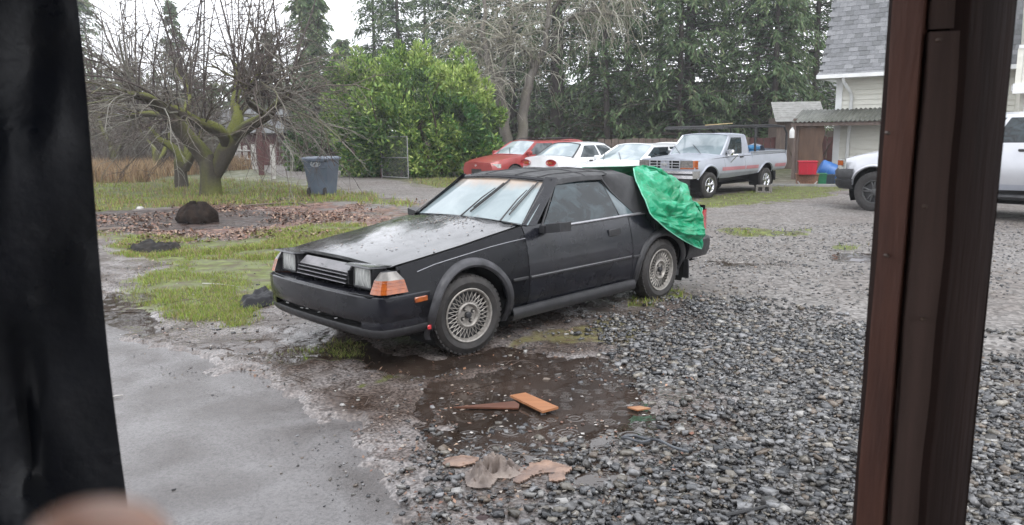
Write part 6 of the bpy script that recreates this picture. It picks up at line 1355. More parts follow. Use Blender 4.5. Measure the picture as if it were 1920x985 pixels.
pts = np.array([[p[0] - c[0], p[1] - c[1], z_ + .042] for p, z_ in zip(P, Z)]); dn = np.array([cr1(pts, t) for t in np.linspace(0, 1, 50)]); mb.tube(dn, .0075, 8)
o = mb.build('hose', mat('grey_hose', (.09, .10, .115), (.055, .06, .07), rough=.3), None); o.location = (c[0], c[1], 0); tag(o, 'looped dark grey rubber hose on the crushed stone', 'hose')
def stick(px, r_, m_, label, name='stick', up=.02):
    P = [G(a, b) + [0, 0, up] for a, b in px]; c = P[0].copy(); mb = MB(); mb.tube([p - c for p in P], [r_] * (len(P) - 1) + [r_ * .5], 6); o = mb.build(name, m_, None); o.location = tuple(c); return tag(o, label, 'stick')
twg = mat('grey_stick', (.17, .13, .10), (.10, .075, .06), rough=.6)
stick([(432, 392), (480, 388), (540, 384), (565, 386), (582, 392)], .022, twg, 'long curved bare branch lying on the leaf litter before the bin', up=.05)
stick([(580, 392), (570, 402), (562, 406)], .016, twg, 'short bent twig at the right end of the long branch')
stick([(205, 747), (218, 744), (231, 742)], .006, M['paleboard'], 'small pale stick on the concrete at left', up=.004)
stick([(380, 535), (410, 536), (450, 541)], .006, M['paleboard'], 'thin pale stick on the bright grass')
stick([(1360, 985), (1420, 972), (1482, 956)], .008, M['iron'], 'thin black rod on the crushed stone at the bottom edge', up=.045)
stick([(185, 434), (220, 432), (255, 430)], .035, twg, 'dark fallen log at the left beside the dirt patch', up=.03)
p = G(262, 393); mb = MB(); R = [[(.075 * (1 + .3 * math.sin(3 * a)) * math.cos(a) * r_, .08 * math.sin(a) * r_, z_) for a in np.linspace(0, 2 * PI, 11)] for r_, z_ in ((1, 0), (1.1, .03), (.6, .07), (.1, .075))]
mb.grid(R, flip=True); o = mb.build('paper_scrap', M['paleboard'], None); o.location = tuple(p); tag(o, 'crumpled white paper scrap on the far grass', 'paper')
crumple('debris_pile', [(236, 470), (270, 462), (330, 466), (345, 472), (300, 478), (250, 478)], mat('dark_debris', (.035, .03, .026), (.012, .012, .012), rough=.7, spec=.15, scale=12, c3=(.3, .3, .3)), 'small dark pile of sodden debris on the left grass', 'debris', .12, 31, 26)
mb = MB(); R = [[(.035 * (1 + .3 * math.sin(4 * a)) * math.cos(a) * r_, .022 * math.sin(a) * r_, z_) for a in np.linspace(0, 2 * PI, 11)] for r_, z_ in ((1, 0), (1.1, .012), (.6, .024), (.1, .026))]
mb.grid(R, flip=True); o = mb.build('bark_lump', mat('dark_red_bark', (.05, .012, .012), (.02, .008, .008), rough=.3), None); o.location = tuple(G(905, 977)); tag(o, 'small dark red-brown lump at the bottom edge of the mud', 'lump')
# wet leaf bits and needles fallen on the hood and cowl of the convertible
n_ = 230; lx_ = np.where(RNG.random(n_) < .6, RNG.uniform(-.66, -.30, n_), RNG.uniform(-.5, .6, n_)); ly_ = RNG.normal(0, .32, n_).clip(-.66, .66)
Vd = []; Fd = []; Cd = []
for i_ in range(n_):
    zt = C1.topz(lx_[i_], ly_[i_]) + .012 if lx_[i_] > -.6 else .955; a_ = RNG.uniform(0, PI); s_ = RNG.uniform(.006, .017); w_ = s_ * RNG.uniform(.15, .6)
    cx_, cy_ = lx_[i_] + .03 * (1 - (ly_[i_] / .8) ** 2), ly_[i_]; b_ = len(Vd)
    for p_, q_ in ((-s_, 0), (0, -w_), (s_, 0), (0, w_)): Vd.append((cx_ + p_ * math.cos(a_) - q_ * math.sin(a_), cy_ + p_ * math.sin(a_) + q_ * math.cos(a_), zt + (.003 if q_ else .001)))
    Fd += [(b_, b_ + 1, b_ + 2), (b_, b_ + 2, b_ + 3)]; Cd += [BRN[int(RNG.integers(len(BRN)))]] * 4
o = mesh_obj('hood_debris', np.array(Vd), np.array(Fd), M['litter'], None, False, None, col={'col': np.array(Cd)}); o.location = (-.876, 5.993, 0); o.rotation_euler = (0, 0, YAW); tag(o, 'wet leaf bits and needles fallen on the black hood', 'leaf bits', kind='stuff')
# ------------------------------------------------------------------ porch: post, hanging sheet, added unseen roof and rear wall
def X_at(px, py, Y): return AT(px, py, Y)
pst = X_at(1690, 492, .98)
pr = empty('porch_post', (pst[0], pst[1], 0), 0, 'red-brown stained wooden porch post made of several boards', 'post')
def vboard(px_top, px_bot, Ya, Yb, m_, nm, z0=0, z1=2.75):
    # a vertical board whose face runs between two depths; edges given by where they cross mid height
    A_ = X_at(px_top, 492, Ya); B_ = X_at(px_bot, 492, Yb); mb = MB(); a = np.array([A_[0] - pst[0], A_[1] - pst[1]]); b = np.array([B_[0] - pst[0], B_[1] - pst[1]]); d = b - a; nrm = np.array([-d[1], d[0]]) / np.linalg.norm(d) * .022
    if nrm[1] < 0: nrm = -nrm
    R = []; nz = 60
    for k in range(nz + 1):
        z = z0 + (z1 - z0) * k / nz; w1 = .0012 * math.sin(z * 9 + px_top) + .0008 * math.sin(z * 31); w2 = .0012 * math.sin(z * 7 + px_bot)
        R.append([(a[0] + w1 + nrm[0], a[1] + nrm[1], z), (a[0] + w1, a[1], z), (a[0] + w1 + d[0] * .03, a[1] + d[1] * .03 - .0015, z), (a[0] + d[0] * .97 + w2, a[1] + d[1] * .97 - .0015, z), (b[0] + w2, b[1], z), (b[0] + w2 + nrm[0], b[1] + nrm[1], z)])
    mb.grid(R); return mb.build(nm, m_, pr, sharp=30)
vboard(1641, 1692, 1.01, .985, M['woodred'], 'board')
vboard(1688, 1716, 1.02, 1.05, M['void'], 'gap_strip')
vboard(1706, 1782, .99, .975, M['woodgrey'], 'board', 1.756, 2.75)
vboard(1707, 1783, .984, .971, M['woodgrey'], 'board', 0, 1.752)
vboard(1779, 1856, .965, 1.03, M['wooddark'], 'board')
mb = MB(); a1, a2 = X_at(1650, 492, 1.06), X_at(1850, 492, 1.06); mb.box(((a1[0] + a2[0]) / 2 - pst[0], a1[1] - pst[1] + .01, 1.375), (a2[0] - a1[0] - .012, .06, 2.75)); mb.build('core', M['wooddark'], pr, smooth=False)
for k, (px, py) in enumerate(((1762, 75), (1733, 600), (1736, 388), (1666, 250), (1664, 480), (1668, 700))):
    q = X_at(px, py, .968 if px > 1700 else .99); mb = MB(); mb.lathe([(.001, -.0012), (.0018, -.0012), (.0026, 0), (.0026, .006)], 10, 'Y'); n_ = mb.build('nail', mat('rusty_nail', (.08, .045, .03), rough=.5) if k == 0 else bpy.data.materials['rusty_nail'], pr); n_.location = (q[0] - pst[0], q[1] - pst[1], q[2])
# wrapped black sheet at left
s0 = X_at(191, 492, .86); sh = empty('hanging_sheet', (s0[0], s0[1], 0), 0, 'black plastic sheeting wrapped round the left porch opening', 'sheet')
R = []; nz, nx_ = 120, 60
for k in range(nz + 1):
    z = 2.6 * k / nz; row = []
    for j in range(nx_ + 1):
        u = j / nx_; x_ = -.60 * u; y_ = .10 * math.sin(min(u * 6, PI / 2)) * -1 + .10
        ed = min(1.0, u * 7); y_ += ed * .016 * (fbm(np.array([z * 2.2 + u * 3]), np.array([u * 5]), 4, 6)[0] - .5) * 2 + ed * .060 * (1 - abs(2 * fbm(np.array([z * 2.4 + 5 + u * 4]), np.array([u * 4 - z]), 3, 12)[0] - 1) * 2)
        row.append((x_ + .004 * math.sin(z * 8), y_ - .10, z))
    R.append(row)
mb = MB(); mb.grid(R, flip=True)
mb.grid([[(r[0][0] - d * 1.3, r[0][1] + d, r[0][2]) for d in (0, .08)] for r in R]); mb.build('sheet', mat('black_poly', (.006, .008, .014), (.002, .003, .006), rough=.22, r2=.5, spec=.26, scale=5, bump=.003, bscale=18), sh)
# finger of the hand that holds the camera, resting before the lens
skin = mat('skin', (.78, .48, .37), (.66, .38, .28), rough=.45, scale=40, bump=.0002, bscale=500); skin.node_tree.nodes['Principled BSDF'].inputs['Subsurface Weight'].default_value = .15; skin.node_tree.nodes['Principled BSDF'].inputs['Subsurface Radius'].default_value = (.01, .004, .002)
# ================================================================== HAND
def skinned(name, chains, m_, parent=None, sub=2):
    """chains: list of [(pos, radius), ...]; a chain may begin with an int index of an earlier vertex"""
    V, Rr, Ed = [], [], []
    for ch in chains:
        prev = None
        for it in ch:
            if isinstance(it, int): prev = it; continue
            V.append(it[0]); Rr.append(it[1]); i = len(V) - 1
            if prev is not None: Ed.append((prev, i))
            prev = i
    me = bpy.data.meshes.new(name); me.from_pydata([tuple(map(float, p)) for p in V], Ed, []); o = bpy.data.objects.new(name, me); COL.objects.link(o)
    md = o.modifiers.new('skin', 'SKIN'); md.use_smooth_shade = True; md.branch_smoothing = .6
    for i, r_ in enumerate(Rr):
        s_ = me.skin_vertices[0].data[i]; s_.radius = (r_, r_) if not isinstance(r_, tuple) else r_; s_.use_root = (i == 0)
    sb = o.modifiers.new('sub', 'SUBSURF'); sb.levels = sub; sb.render_levels = sub
    bpy.context.view_layer.update(); dg = bpy.context.evaluated_depsgraph_get(); m2 = bpy.data.meshes.new_from_object(o.evaluated_get(dg)); o.modifiers.clear(); o.data = m2; bpy.data.meshes.remove(me)
    m2.name = name; m2.materials.clear(); m2.materials.append(m_); m2.polygons.foreach_set('use_smooth', np.ones(len(m2.polygons), dtype=bool)); o.parent = parent; return o
tipc = CAM + ray(196, 1003) * .078
hand = empty('hand', tuple(tipc), 0, 'blurred fingertip of the hand holding the camera at the lower left corner', 'hand')
def hp_(a, b, c): return (a, b, c)
ch = [[(hp_(-.055, -.070, -.120), .026), (hp_(-.050, -.050, -.090), .028), (hp_(-.038, -.030, -.068), .022), (hp_(-.022, -.012, -.045), .0095), (hp_(-.008, -.003, -.020), .0095), (hp_(-.001, .000, -.005), .0088), (hp_(0, .001, .0035), .0072)],
      [1, (hp_(-.046, -.010, -.078), .015), (hp_(-.034, .012, -.066), .0088), (hp_(-.016, .014, -.060), .0082), (hp_(-.004, .004, -.062), .0070)],
      [1, (hp_(-.050, -.012, -.096), .015), (hp_(-.040, .012, -.090), .0086), (hp_(-.022, .015, -.084), .0080), (hp_(-.010, .005, -.085), .0068)],
      [1, (hp_(-.052, -.018, -.114), .013), (hp_(-.044, .004, -.112), .0078), (hp_(-.028, .008, -.107), .0070), (hp_(-.018, .000, -.108), .0060)],
      [1, (hp_(-.040, -.066, -.078), .013), (hp_(-.026, -.070, -.060), .0105), (hp_(-.014, -.066, -.046), .0085)]]
skinned('palm_and_fingers', ch, skin, hand)
mb = MB(); mb.tube([(-.055, -.071, -.118), (-.062, -.095, -.17), (-.09, -.16, -.32)], [.033, .040, .055], 18); mb.build('sleeve', mat('dark_sleeve', (.03, .03, .04), rough=.8), hand)
# ================================================================== VEGETATION
class Tubes:
    def __init__(s): s.v = []; s.f = []; s.c = []; s.n = 0
    def add(s, pts, rad, col, n=3, moss=0.0):
        P = np.asarray(pts, float); k = len(P); d = np.gradient(P, axis=0); d /= np.linalg.norm(d, axis=1, keepdims=True) + 1e-9
        ref = np.array([0, 0, 1.]) if abs(d[0, 2]) < .85 else np.array([1., 0, 0])
        u = np.cross(d, ref); u /= np.linalg.norm(u, axis=1, keepdims=True) + 1e-9; w_ = np.cross(d, u)
        a = np.arange(n) * 2 * PI / n; rad = np.asarray(rad, float)
        off = np.cos(a)[None, :, None] * u[:, None, :] + np.sin(a)[None, :, None] * w_[:, None, :]
        if rad[0] > .06:
            rr = rad[:, None] * (1 + .16 * (vnoise(np.arange(n)[None, :] * 1.7 + 3 * P[:, :1], P[:, 2:3] * 2.2, 3) - .5) * 2); V = P[:, None, :] + off * rr[..., None]
        else: V = P[:, None, :] + off * rad[:, None, None]
        c = np.tile(np.asarray(col, float), (k * n, 1)) * RNG.uniform(.85, 1.15, (k * n, 1))
        if n == 12:
            pt = ss(.50, .68, fbm(V[..., 0].ravel() * 4 + V[..., 1].ravel() * 2, V[..., 2].ravel() * 1.6, 3, 14))[:, None]; c = c * (1 - .55 * pt) + np.array([.24, .225, .20]) * .55 * pt
        if moss:
            up = np.clip(off[..., 2].ravel() * 1.0 + .55 + .9 * (vnoise(V[..., 0].ravel() * 3, V[..., 2].ravel() * 3, 8) - .5), 0, 1); m_ = (ss(.42, .85, up) * moss)[:, None]
            c = c * (1 - m_) + np.array([.13, .14, .028]) * m_
        i = np.arange(k - 1)[:, None] * n; j = np.arange(n)[None, :]; j2 = (j + 1) % n
        F = np.stack([i + j, i + j2, i + n + j2, i + n + j], -1).reshape(-1, 4) + s.n
        s.v.append(V.reshape(-1, 3)); s.f.append(F); s.c.append(c); s.n += k * n
    def build(s, name, parent, origin=(0, 0, 0), m_=None, kind=None):
        V = np.concatenate(s.v) - np.asarray(origin); o = mesh_obj(name, V, np.concatenate(s.f), m_ or M['bark'], parent, True, None, col={'col': np.concatenate(s.c)})
        if kind: o['kind'] = kind
        return o
def grow(p, d, L, n, wob=.2, grav=0.0, up=0.0):
    P = [np.asarray(p, float)]; d = np.asarray(d, float); d /= np.linalg.norm(d); st = L / n
    for k in range(n):
        d = d + RNG.normal(0, wob, 3) * .5 + np.array([0, 0, up - grav * (k / n)]); d /= np.linalg.norm(d); P.append(P[-1] + d * st)
    return np.array(P)
def rnd_dir(): a = RNG.uniform(0, 2 * PI); z = RNG.uniform(-1, 1); r = math.sqrt(1 - z * z); return np.array([r * math.cos(a), r * math.sin(a), z])
TW = [(.10, .08, .068), (.14, .12, .10), (.075, .058, .052), (.18, .165, .14)]
def fruit_tree(px, py, Y, limbs, label, sprouts, nb, scale=1.0, seed=1, sub=True, group=None, rbase=.36):
    global RNG
    base = G(px, py); k_ = base[1] / Y
    root = empty('fruit_tree', tuple(base), 0, label, 'tree', group)
    tr = Tubes()
    pts = [base + [0, 0, -.1], base + [0, 0, .15], base + [.02, 0, .6], base + [.03, 0, .95 * scale], base + [.03, 0, 1.15 * scale], base + [.03, 0, 1.25 * scale]]
    tr.add(pts, [rbase * 1.25, rbase * 1.04, rbase * .95, rbase * .95, rbase * .6, rbase * .05], (.055, .046, .036), 16, .8); tr.build('trunk', root, base)
    starts = []
    for L in limbs:
        P = np.array([AT(a, b, base[1] + dz) for a, b, dz, r_ in L['p']]); rad = [r_ for *_, r_ in L['p']]
        D = []; R_ = []
        for t in np.linspace(0, 1, 14): D.append(cr1(P, t)); R_.append(float(np.interp(t * (len(rad) - 1), range(len(rad)), rad)))
        t_ = Tubes(); t_.add(D, R_, (.055, .046, .036), 10, .95); t_.build('limb', root, base)
        for t in np.linspace(.55, 1, 8): starts.append((cr1(P, t), cr1(P, min(1, t + .05)) - cr1(P, t - .05), np.interp(t * (len(rad) - 1), range(len(rad)), rad)))
    br = Tubes(); cen = base + np.array([0, 0, 2.0 * scale])
    def twig_tree(p, d, L, r, lvl, col):
        n = 6 if lvl == 0 else 4
        P = grow(p, d, L, n, .42 if lvl else .34, .34 if lvl < 2 else .15, .02); br.add(P, np.linspace(r, r * .35, n + 1), col, 4 if lvl == 0 else 3, .5 if lvl == 0 and r > .03 else 0)
        if lvl < 2:
            for q in range(int(5 + 3 * RNG.random()) if lvl == 0 else 3):
                t = RNG.uniform(.15, 1) * n; i = min(int(t), n - 1); pp = P[i] + (P[i + 1] - P[i]) * (t - i); dd = (P[i + 1] - P[i]); dd /= np.linalg.norm(dd); dd = dd + rnd_dir() * .75 + [0, 0, .1]
                twig_tree(pp, dd, L * RNG.uniform(.35, .65), r * .5, lvl + 1, col)
    for q in range(nb):
        s_ = starts[int(RNG.integers(len(starts)))]; out_ = s_[0] - cen; out_[2] = abs(out_[2]) * .2; out_ /= np.linalg.norm(out_) + 1e-6
        d = out_ * .8 + rnd_dir() * .7 + np.array([0, 0, .35]); pale = RNG.random() < .12
        twig_tree(s_[0], d, RNG.uniform(1.3, 3.0) * scale, .026 * scale * RNG.uniform(.7, 1.3), 0, (.22, .21, .18) if pale else TW[int(RNG.integers(4))])
    for q in range(sprouts):
        s_ = starts[int(RNG.integers(len(starts)))]; d = np.array([RNG.normal(0, .22), RNG.normal(0, .22), 1.0]); L = RNG.uniform(2.0, 5.4) * scale; n = 7
        P = grow(s_[0], d, L, n, .09, 0, .05); r = RNG.uniform(.018, .045) * scale; br.add(P, np.linspace(r, r * .3, n + 1), (.065, .052, .048), 4)
        for w_ in range(int(RNG.integers(5, 12))):
            t = RNG.uniform(.1, 1) * n; i = min(int(t), n - 1); pp = P[i] + (P[i + 1] - P[i]) * (t - i); dd = rnd_dir() * .9 + np.array([0, 0, .45])
            Q = grow(pp, dd, RNG.uniform(.4, 1.5), 4, .2, .1); br.add(Q, np.linspace(r * .32 + .003, .004, 5), (.08, .065, .058), 3)
    br.build('branches', root, base, kind='stuff'); return root
limbs = [dict(p=[(397, 328, 0, .20), (384, 296, 0, .25), (345, 248, -.1, .22), (322, 222, -.3, .19), (300, 198, -.6, .16), (272, 182, -1, .12), (235, 176, -1.6, .07)]),
         dict(p=[(402, 330, 0, .18), (420, 290, .05, .24), (432, 268, .1, .22), (440, 248, .2, .22), (446, 222, .4, .18), (440, 195, .7, .14), (446, 165, 1.0, .10), (440, 120, 1.3, .06)]),
         dict(p=[(424, 285, .1, .08), (420, 256, -.2, .16), (410, 244, -.35, .17), (392, 236, -.6, .16), (366, 228, -.9, .15), (344, 214, -1.2, .12), (318, 200, -1.4, .08)]),
         dict(p=[(432, 275, .15, .12), (442, 256, .1, .18), (462, 240, -.2, .17), (486, 226, -.5, .15), (505, 214, -.8, .13), (520, 196, -.9, .10), (545, 180, -1.1, .06)]),
         dict(p=[(322, 226, -.2, .13), (300, 214, .5, .11), (276, 214, 1.2, .09), (240, 218, 1.8, .06)]),
         dict(p=[(335, 236, 0, .12), (350, 205, .8, .10), (352, 170, 1.4, .08), (330, 130, 2.0, .06)]),
         dict(p=[(500, 216, -.6, .10), (476, 200, -1.0, .10), (462, 175, -1.4, .08), (486, 140, -1.8, .05)])]
fruit_tree(396, 367, 21.48, limbs, 'big bare fruit tree with a thick mossy trunk forking low, beside the leaf litter', 34, 165, 1.0, rbase=.29)
limbs2 = [dict(p=[(345, 322, 0, .17), (335, 290, 0, .15), (318, 272, .1, .13), (300, 262, .3, .10), (280, 240, .4, .07)]), dict(p=[(346, 318, 0, .15), (360, 290, 0, .12), (372, 270, .2, .09), (380, 240, .3, .06)]), dict(p=[(342, 312, 0, .12), (350, 280, .8, .09), (345, 240, 1.2, .06)])]
fruit_tree(340, 353, 25.2, limbs2, 'smaller bare fruit tree leaning left, behind the big mossy one', 12, 36, .9, rbase=.20)
limbs3 = [dict(p=[(295, 310, 0, .14), (290, 285, 0, .12), (275, 262, .1, .09), (262, 240, .3, .06)]), dict(p=[(297, 306, 0, .12), (308, 285, 0, .10), (315, 262, .2, .07), (322, 235, .3, .05)])]
fruit_tree(296, 330, 31, limbs3, 'slim bare fruit tree standing in the dead grass, left of the other two', 12, 34, .95, rbase=.17)
limbs4 = [dict(p=[(215, 300, 0, .14), (205, 270, 0, .12), (190, 240, .1, .09), (180, 200, .3, .06)]), dict(p=[(217, 300, 0, .12), (232, 262, 0, .10), (245, 225, .2, .07), (250, 180, .3, .05)])]
fruit_tree(216, 326, 33, limbs4, 'bare fruit tree farthest left, beside the black sheeting edge', 18, 55, 1.2, rbase=.16)
# tall half-dead tree in the middle with hanging grey twigs
def bare_tall():
    global RNG
    Y0 = 36.0; b0 = AT(962, 300, Y0); b0[2] = 0; root = empty('bare_tree', tuple(b0), 0, 'tall forked grey-barked bare tree with hanging lichen-grey twigs, behind the red wagon', 'tree')
    stems = [[(952, 300, 0, .42), (948, 250, 0, .34), (942, 200, 0, .30), (933, 158, 0, .25), (918, 115, 0, .19), (905, 70, .3, .15), (908, 20, .5, .12), (900, -60, .8, .08)],
             [(972, 300, 0, .42), (978, 250, 0, .34), (984, 200, 0, .30), (992, 155, 0, .26), (1006, 120, 0, .22), (1022, 90, -.3, .17), (1026, 50, -.5, .15), (1030, 0, -.6, .12), (1040, -70, -.8, .08)],
             [(936, 165, 0, .16), (948, 110, .2, .12), (956, 60, .4, .10), (985, 10, .5, .06)], [(1000, 130, 0, .13), (990, 100, -.4, .11), (965, 78, -.6, .07), (945, 70, -.8, .05)],
             [(1024, 80, 0, .12), (1050, 50, -.5, .10), (1075, 30, -.9, .09), (1110, 20, -1.2, .07), (1150, 30, -1.4, .04)], [(1027, 40, 0, .11), (1055, -10, -.5, .10), (1100, -30, -1, .08), (1150, -20, -1.4, .05)],
             [(915, 112, 0, .10), (890, 90, .4, .07), (880, 60, .6, .05)], [(936, 175, 0, .08), (905, 150, -.5, .06), (885, 170, -.8, .03)]]
    starts = []
    for i, L in enumerate(stems):
        P = np.array([AT(a, b, Y0 + dz) for a, b, dz, r_ in L]); rad = [r_ * .78 for *_, r_ in L]; n = 26; D = [cr1(P, t) + RNG.normal(0, .03, 3) for t in np.linspace(0, 1, n)]; D[0] = P[0] - [0, 0, 1.0] if i < 2 else D[0]
        t_ = Tubes(); t_.add(np.array(D) + RNG.normal(0, .035, (n, 3)), np.interp(np.linspace(0, 1, n), np.linspace(0, 1, len(rad)), rad), (.125, .11, .098), 12, .12); t_.build('trunk' if i < 2 else 'limb', root, b0)
        for t in np.linspace(.4, 1, 10): starts.append((cr1(P, t), i))
    br = Tubes(); PAL = [(.31, .29, .24), (.25, .23, .18), (.36, .35, .29), (.21, .20, .14)]
    for q in range(350):
        s_, i = starts[int(RNG.integers(len(starts)))]
        if i < 2 and RNG.random() < .35: s_, i = starts[int(RNG.integers(40, len(starts)))]
        d = rnd_dir(); d[2] = abs(d[2]) * .4; right = 1 if i in (4, 5) else 0; d[0] += .7 * right
        L = RNG.uniform(1.2, 3.4); P = grow(s_, d, L, 9, .34, .75 if right else .35); c = PAL[int(RNG.integers(4))]; br.add(P, np.linspace(.030, .010, 10), c, 3)
        for w_ in range(4):
            j = int(RNG.integers(2, 9)); Q = grow(P[j], rnd_dir() * .8 + [0, 0, -.4], RNG.uniform(.4, 1.2), 5, .35, .5); br.add(Q, np.linspace(.014, .006, 6), c, 3)
    br.build('branches', root, b0, kind='stuff')
bare_tall()
# thicket of thin stems and a few evergreen leaves at the left rear
def leafcloud(name, centers, n, size, pal, parent, origin, wid=.36, m_=None, upb=.4, shell=.55, kind='stuff', droop=0.0, dens=None):
    """leaf-shaped faces through a union of ellipsoids, denser towards the outside"""
    C = np.array([c[:3] for c in centers]); A = np.array([c[3:6] for c in centers]); wv = A.prod(1) ** (2 / 3); wv /= wv.sum()
    k = RNG.choice(len(C), n, p=wv); d = RNG.normal(0, 1, (n, 3)); d /= np.linalg.norm(d, axis=1, keepdims=True)
    r = shell + (1.06 - shell) * RNG.random(n) ** .6
    P = C[k] + d * A[k] * r[:, None]
    bump = .22 * (fbm(P[:, 0] * 1.3 + P[:, 2] * .7, P[:, 2] * 1.3 + P[:, 1] * .5, 3, 19) - .5); P += d * bump[:, None] * A[k]
    keep = (P[:, 2] > .03) & (fbm(P[:, 0] * .9 + 40, P[:, 2] * .9 + P[:, 1] * .4, 3, 23) > .33) & (fbm(P[:, 0] * 2.6, P[:, 2] * 2.6 + P[:, 1], 3, 24) > .36); P = P[keep]; d = d[keep]; n = len(P)
    t = d * .8 + RNG.normal(0, .55, (n, 3)) + np.array([0, 0, upb]); t[:, 2] -= droop; t /= np.linalg.norm(t, axis=1, keepdims=True)
    s_ = np.cross(t, RNG.normal(0, 1, (n, 3)) + d); s_ /= np.linalg.norm(s_, axis=1, keepdims=True); nn_ = np.cross(s_, t)
    L = size * RNG.uniform(.6, 1.35, n)[:, None]; w_ = L * wid * .5
    V = np.stack([P, P + t * L * .45 + s_ * w_ + nn_ * w_ * .25, P + t * L, P + t * L * .45 - s_ * w_ + nn_ * w_ * .25], 1).reshape(-1, 3) - np.asarray(origin)
    kk = (np.arange(n) * 4)[:, None]; F = np.concatenate([np.array([[0, 1, 2]]) + kk, np.array([[0, 2, 3]]) + kk])
    pal = np.array(pal); ci = np.clip((fbm(P[:, 0] * .8, P[:, 2] * .8 + P[:, 1] * .3, 3, 29) + RNG.normal(0, .18, n)) * len(pal), 0, len(pal) - 1).astype(int); c = pal[ci] * RNG.uniform(.7, 1.3, (n, 1))
    o = mesh_obj(name, V, F, m_ or M['leaf'], parent, False, None, col={'col': np.repeat(c, 4, 0)}); o['kind'] = kind; return o
def bush(name, px0, px1, ytop, ybase, Y, n, size, pal, label, cat='shrub', lumps=9, wid=.36, group=None, depth=.8, stems=5, **kw):
    L_ = AT(px0, ybase, Y); R_ = AT(px1, ybase, Y); T_ = AT((px0 + px1) / 2, ytop, Y); w_ = R_[0] - L_[0]; h = T_[2]; cx = (L_[0] + R_[0]) / 2
    root = empty(name, (cx, Y, 0), 0, label, cat, group); cs = [(cx, Y, h * .46, w_ * .36, w_ * .36 * depth, h * .48)]
    for q in range(lumps):
        a = 2 * PI * q / lumps + RNG.uniform(-.3, .3); rr = RNG.uniform(.45, .75); hz = RNG.uniform(.22, .68) * h * (1.05 - .3 * rr)
        cs.append((cx + math.cos(a) * w_ * .34 * rr / .7, Y + math.sin(a) * w_ * .3 * depth * rr / .7, hz, w_ * RNG.uniform(.14, .24), w_ * .2 * depth, h * RNG.uniform(.20, .34)))
    leafcloud('foliage', cs, n, size, pal, root, (cx, Y, 0), wid, **kw)
    st = Tubes()
    for q in range(stems):
        a = RNG.uniform(0, 2 * PI); d = np.array([math.cos(a) * .5, math.sin(a) * .5, 1]); st.add(grow((cx + math.cos(a) * .2, Y + math.sin(a) * .2, -.05), d, h * .8, 6, .2), np.linspace(.06, .015, 7) * max(1, h / 3), (.08, .06, .045), 5)
    st.build('stems', root, (cx, Y, 0)); return root
LAU = [(.04, .09, .026), (.10, .18, .045), (.18, .28, .06), (.28, .38, .09), (.40, .48, .15)]
lb = bush('laurel_bush', 612, 938, 112, 332, 31.0, 1, .2, LAU, 'huge bright green laurel bush behind the chain-link gate', lumps=3)
for ch_ in list(lb.children): bpy.data.objects.remove(ch_)
Yl = 31.0
def ez(px, py, dy, rx, rz, ry=None): # ellipsoid from pixel centre and pixel radii
    c = AT(px, py, Yl + dy); s_ = (Yl + dy) / FPX; return (c[0], c[1], c[2], rx * s_, (ry or rx) * s_, rz * s_)
cs = [ez(775, 235, .3, 135, 95), ez(760, 160, .2, 75, 50), ez(680, 200, 0, 62, 58), ez(665, 150, .2, 34, 34), ez(775, 125, .3, 34, 22), ez(850, 175, -.2, 55, 48), ez(860, 140, .3, 20, 22), ez(900, 215, 0, 32, 38), ez(880, 285, -.8, 58, 45), ez(800, 290, -.8, 70, 42), ez(690, 290, -.3, 60, 40), ez(650, 300, -.4, 28, 28), ez(640, 235, .4, 34, 34), ez(735, 310, -.8, 40, 25), ez(915, 292, -.4, 30, 30), ez(840, 235, -1, 60, 50), ez(740, 235, -1.0, 60, 50)]
for q in range(90):
    c0 = cs[int(RNG.integers(0, 11))]; a = rnd_dir(); a[1] = -abs(a[1]); s0_ = np.array(c0[:3]) + a * np.array(c0[3:6]) * 1.0; cs.append((*(s0_ + a * .12), .20, .20, RNG.uniform(.3, .55)))
leafcloud('foliage', cs, 66000, .195, LAU, lb, tuple(lb.location), .36, upb=.5, shell=.62)
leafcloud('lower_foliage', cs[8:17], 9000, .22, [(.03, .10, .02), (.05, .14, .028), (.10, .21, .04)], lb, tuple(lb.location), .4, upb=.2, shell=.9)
st = Tubes()
for q in range(14): st.add(grow((lb.location.x + RNG.normal(0, 1.0), Yl + RNG.normal(0, .6), 0), (RNG.normal(0, .5), RNG.normal(0, .3), 1), 4, 8, .2), np.linspace(.07, .02, 9), (.07, .055, .04), 5)
st.build('stems', lb, tuple(lb.location))
DK = [(.03, .055, .02), (.05, .085, .028), (.08, .12, .045), (.12, .15, .06)]
OL = [(.05, .06, .025), (.08, .09, .035), (.11, .11, .05), (.15, .11, .06), (.07, .08, .03)]
bush('evergreen_shrub', 536, 612, 206, 306, 36, 6500, .22, [(.03, .07, .02), (.06, .13, .03), (.12, .20, .05)], 'green shrub beside the lane behind the wheeled bin', lumps=6)
bush('yellow_leaved_shrub', 1488, 1534, 232, 330, 26.5, 2600, .13, [(.10, .14, .03), (.20, .22, .05), (.30, .27, .08), (.07, .10, .03)], 'loose yellow-green leafy shrub against the plywood panel', lumps=5, wid=.5)
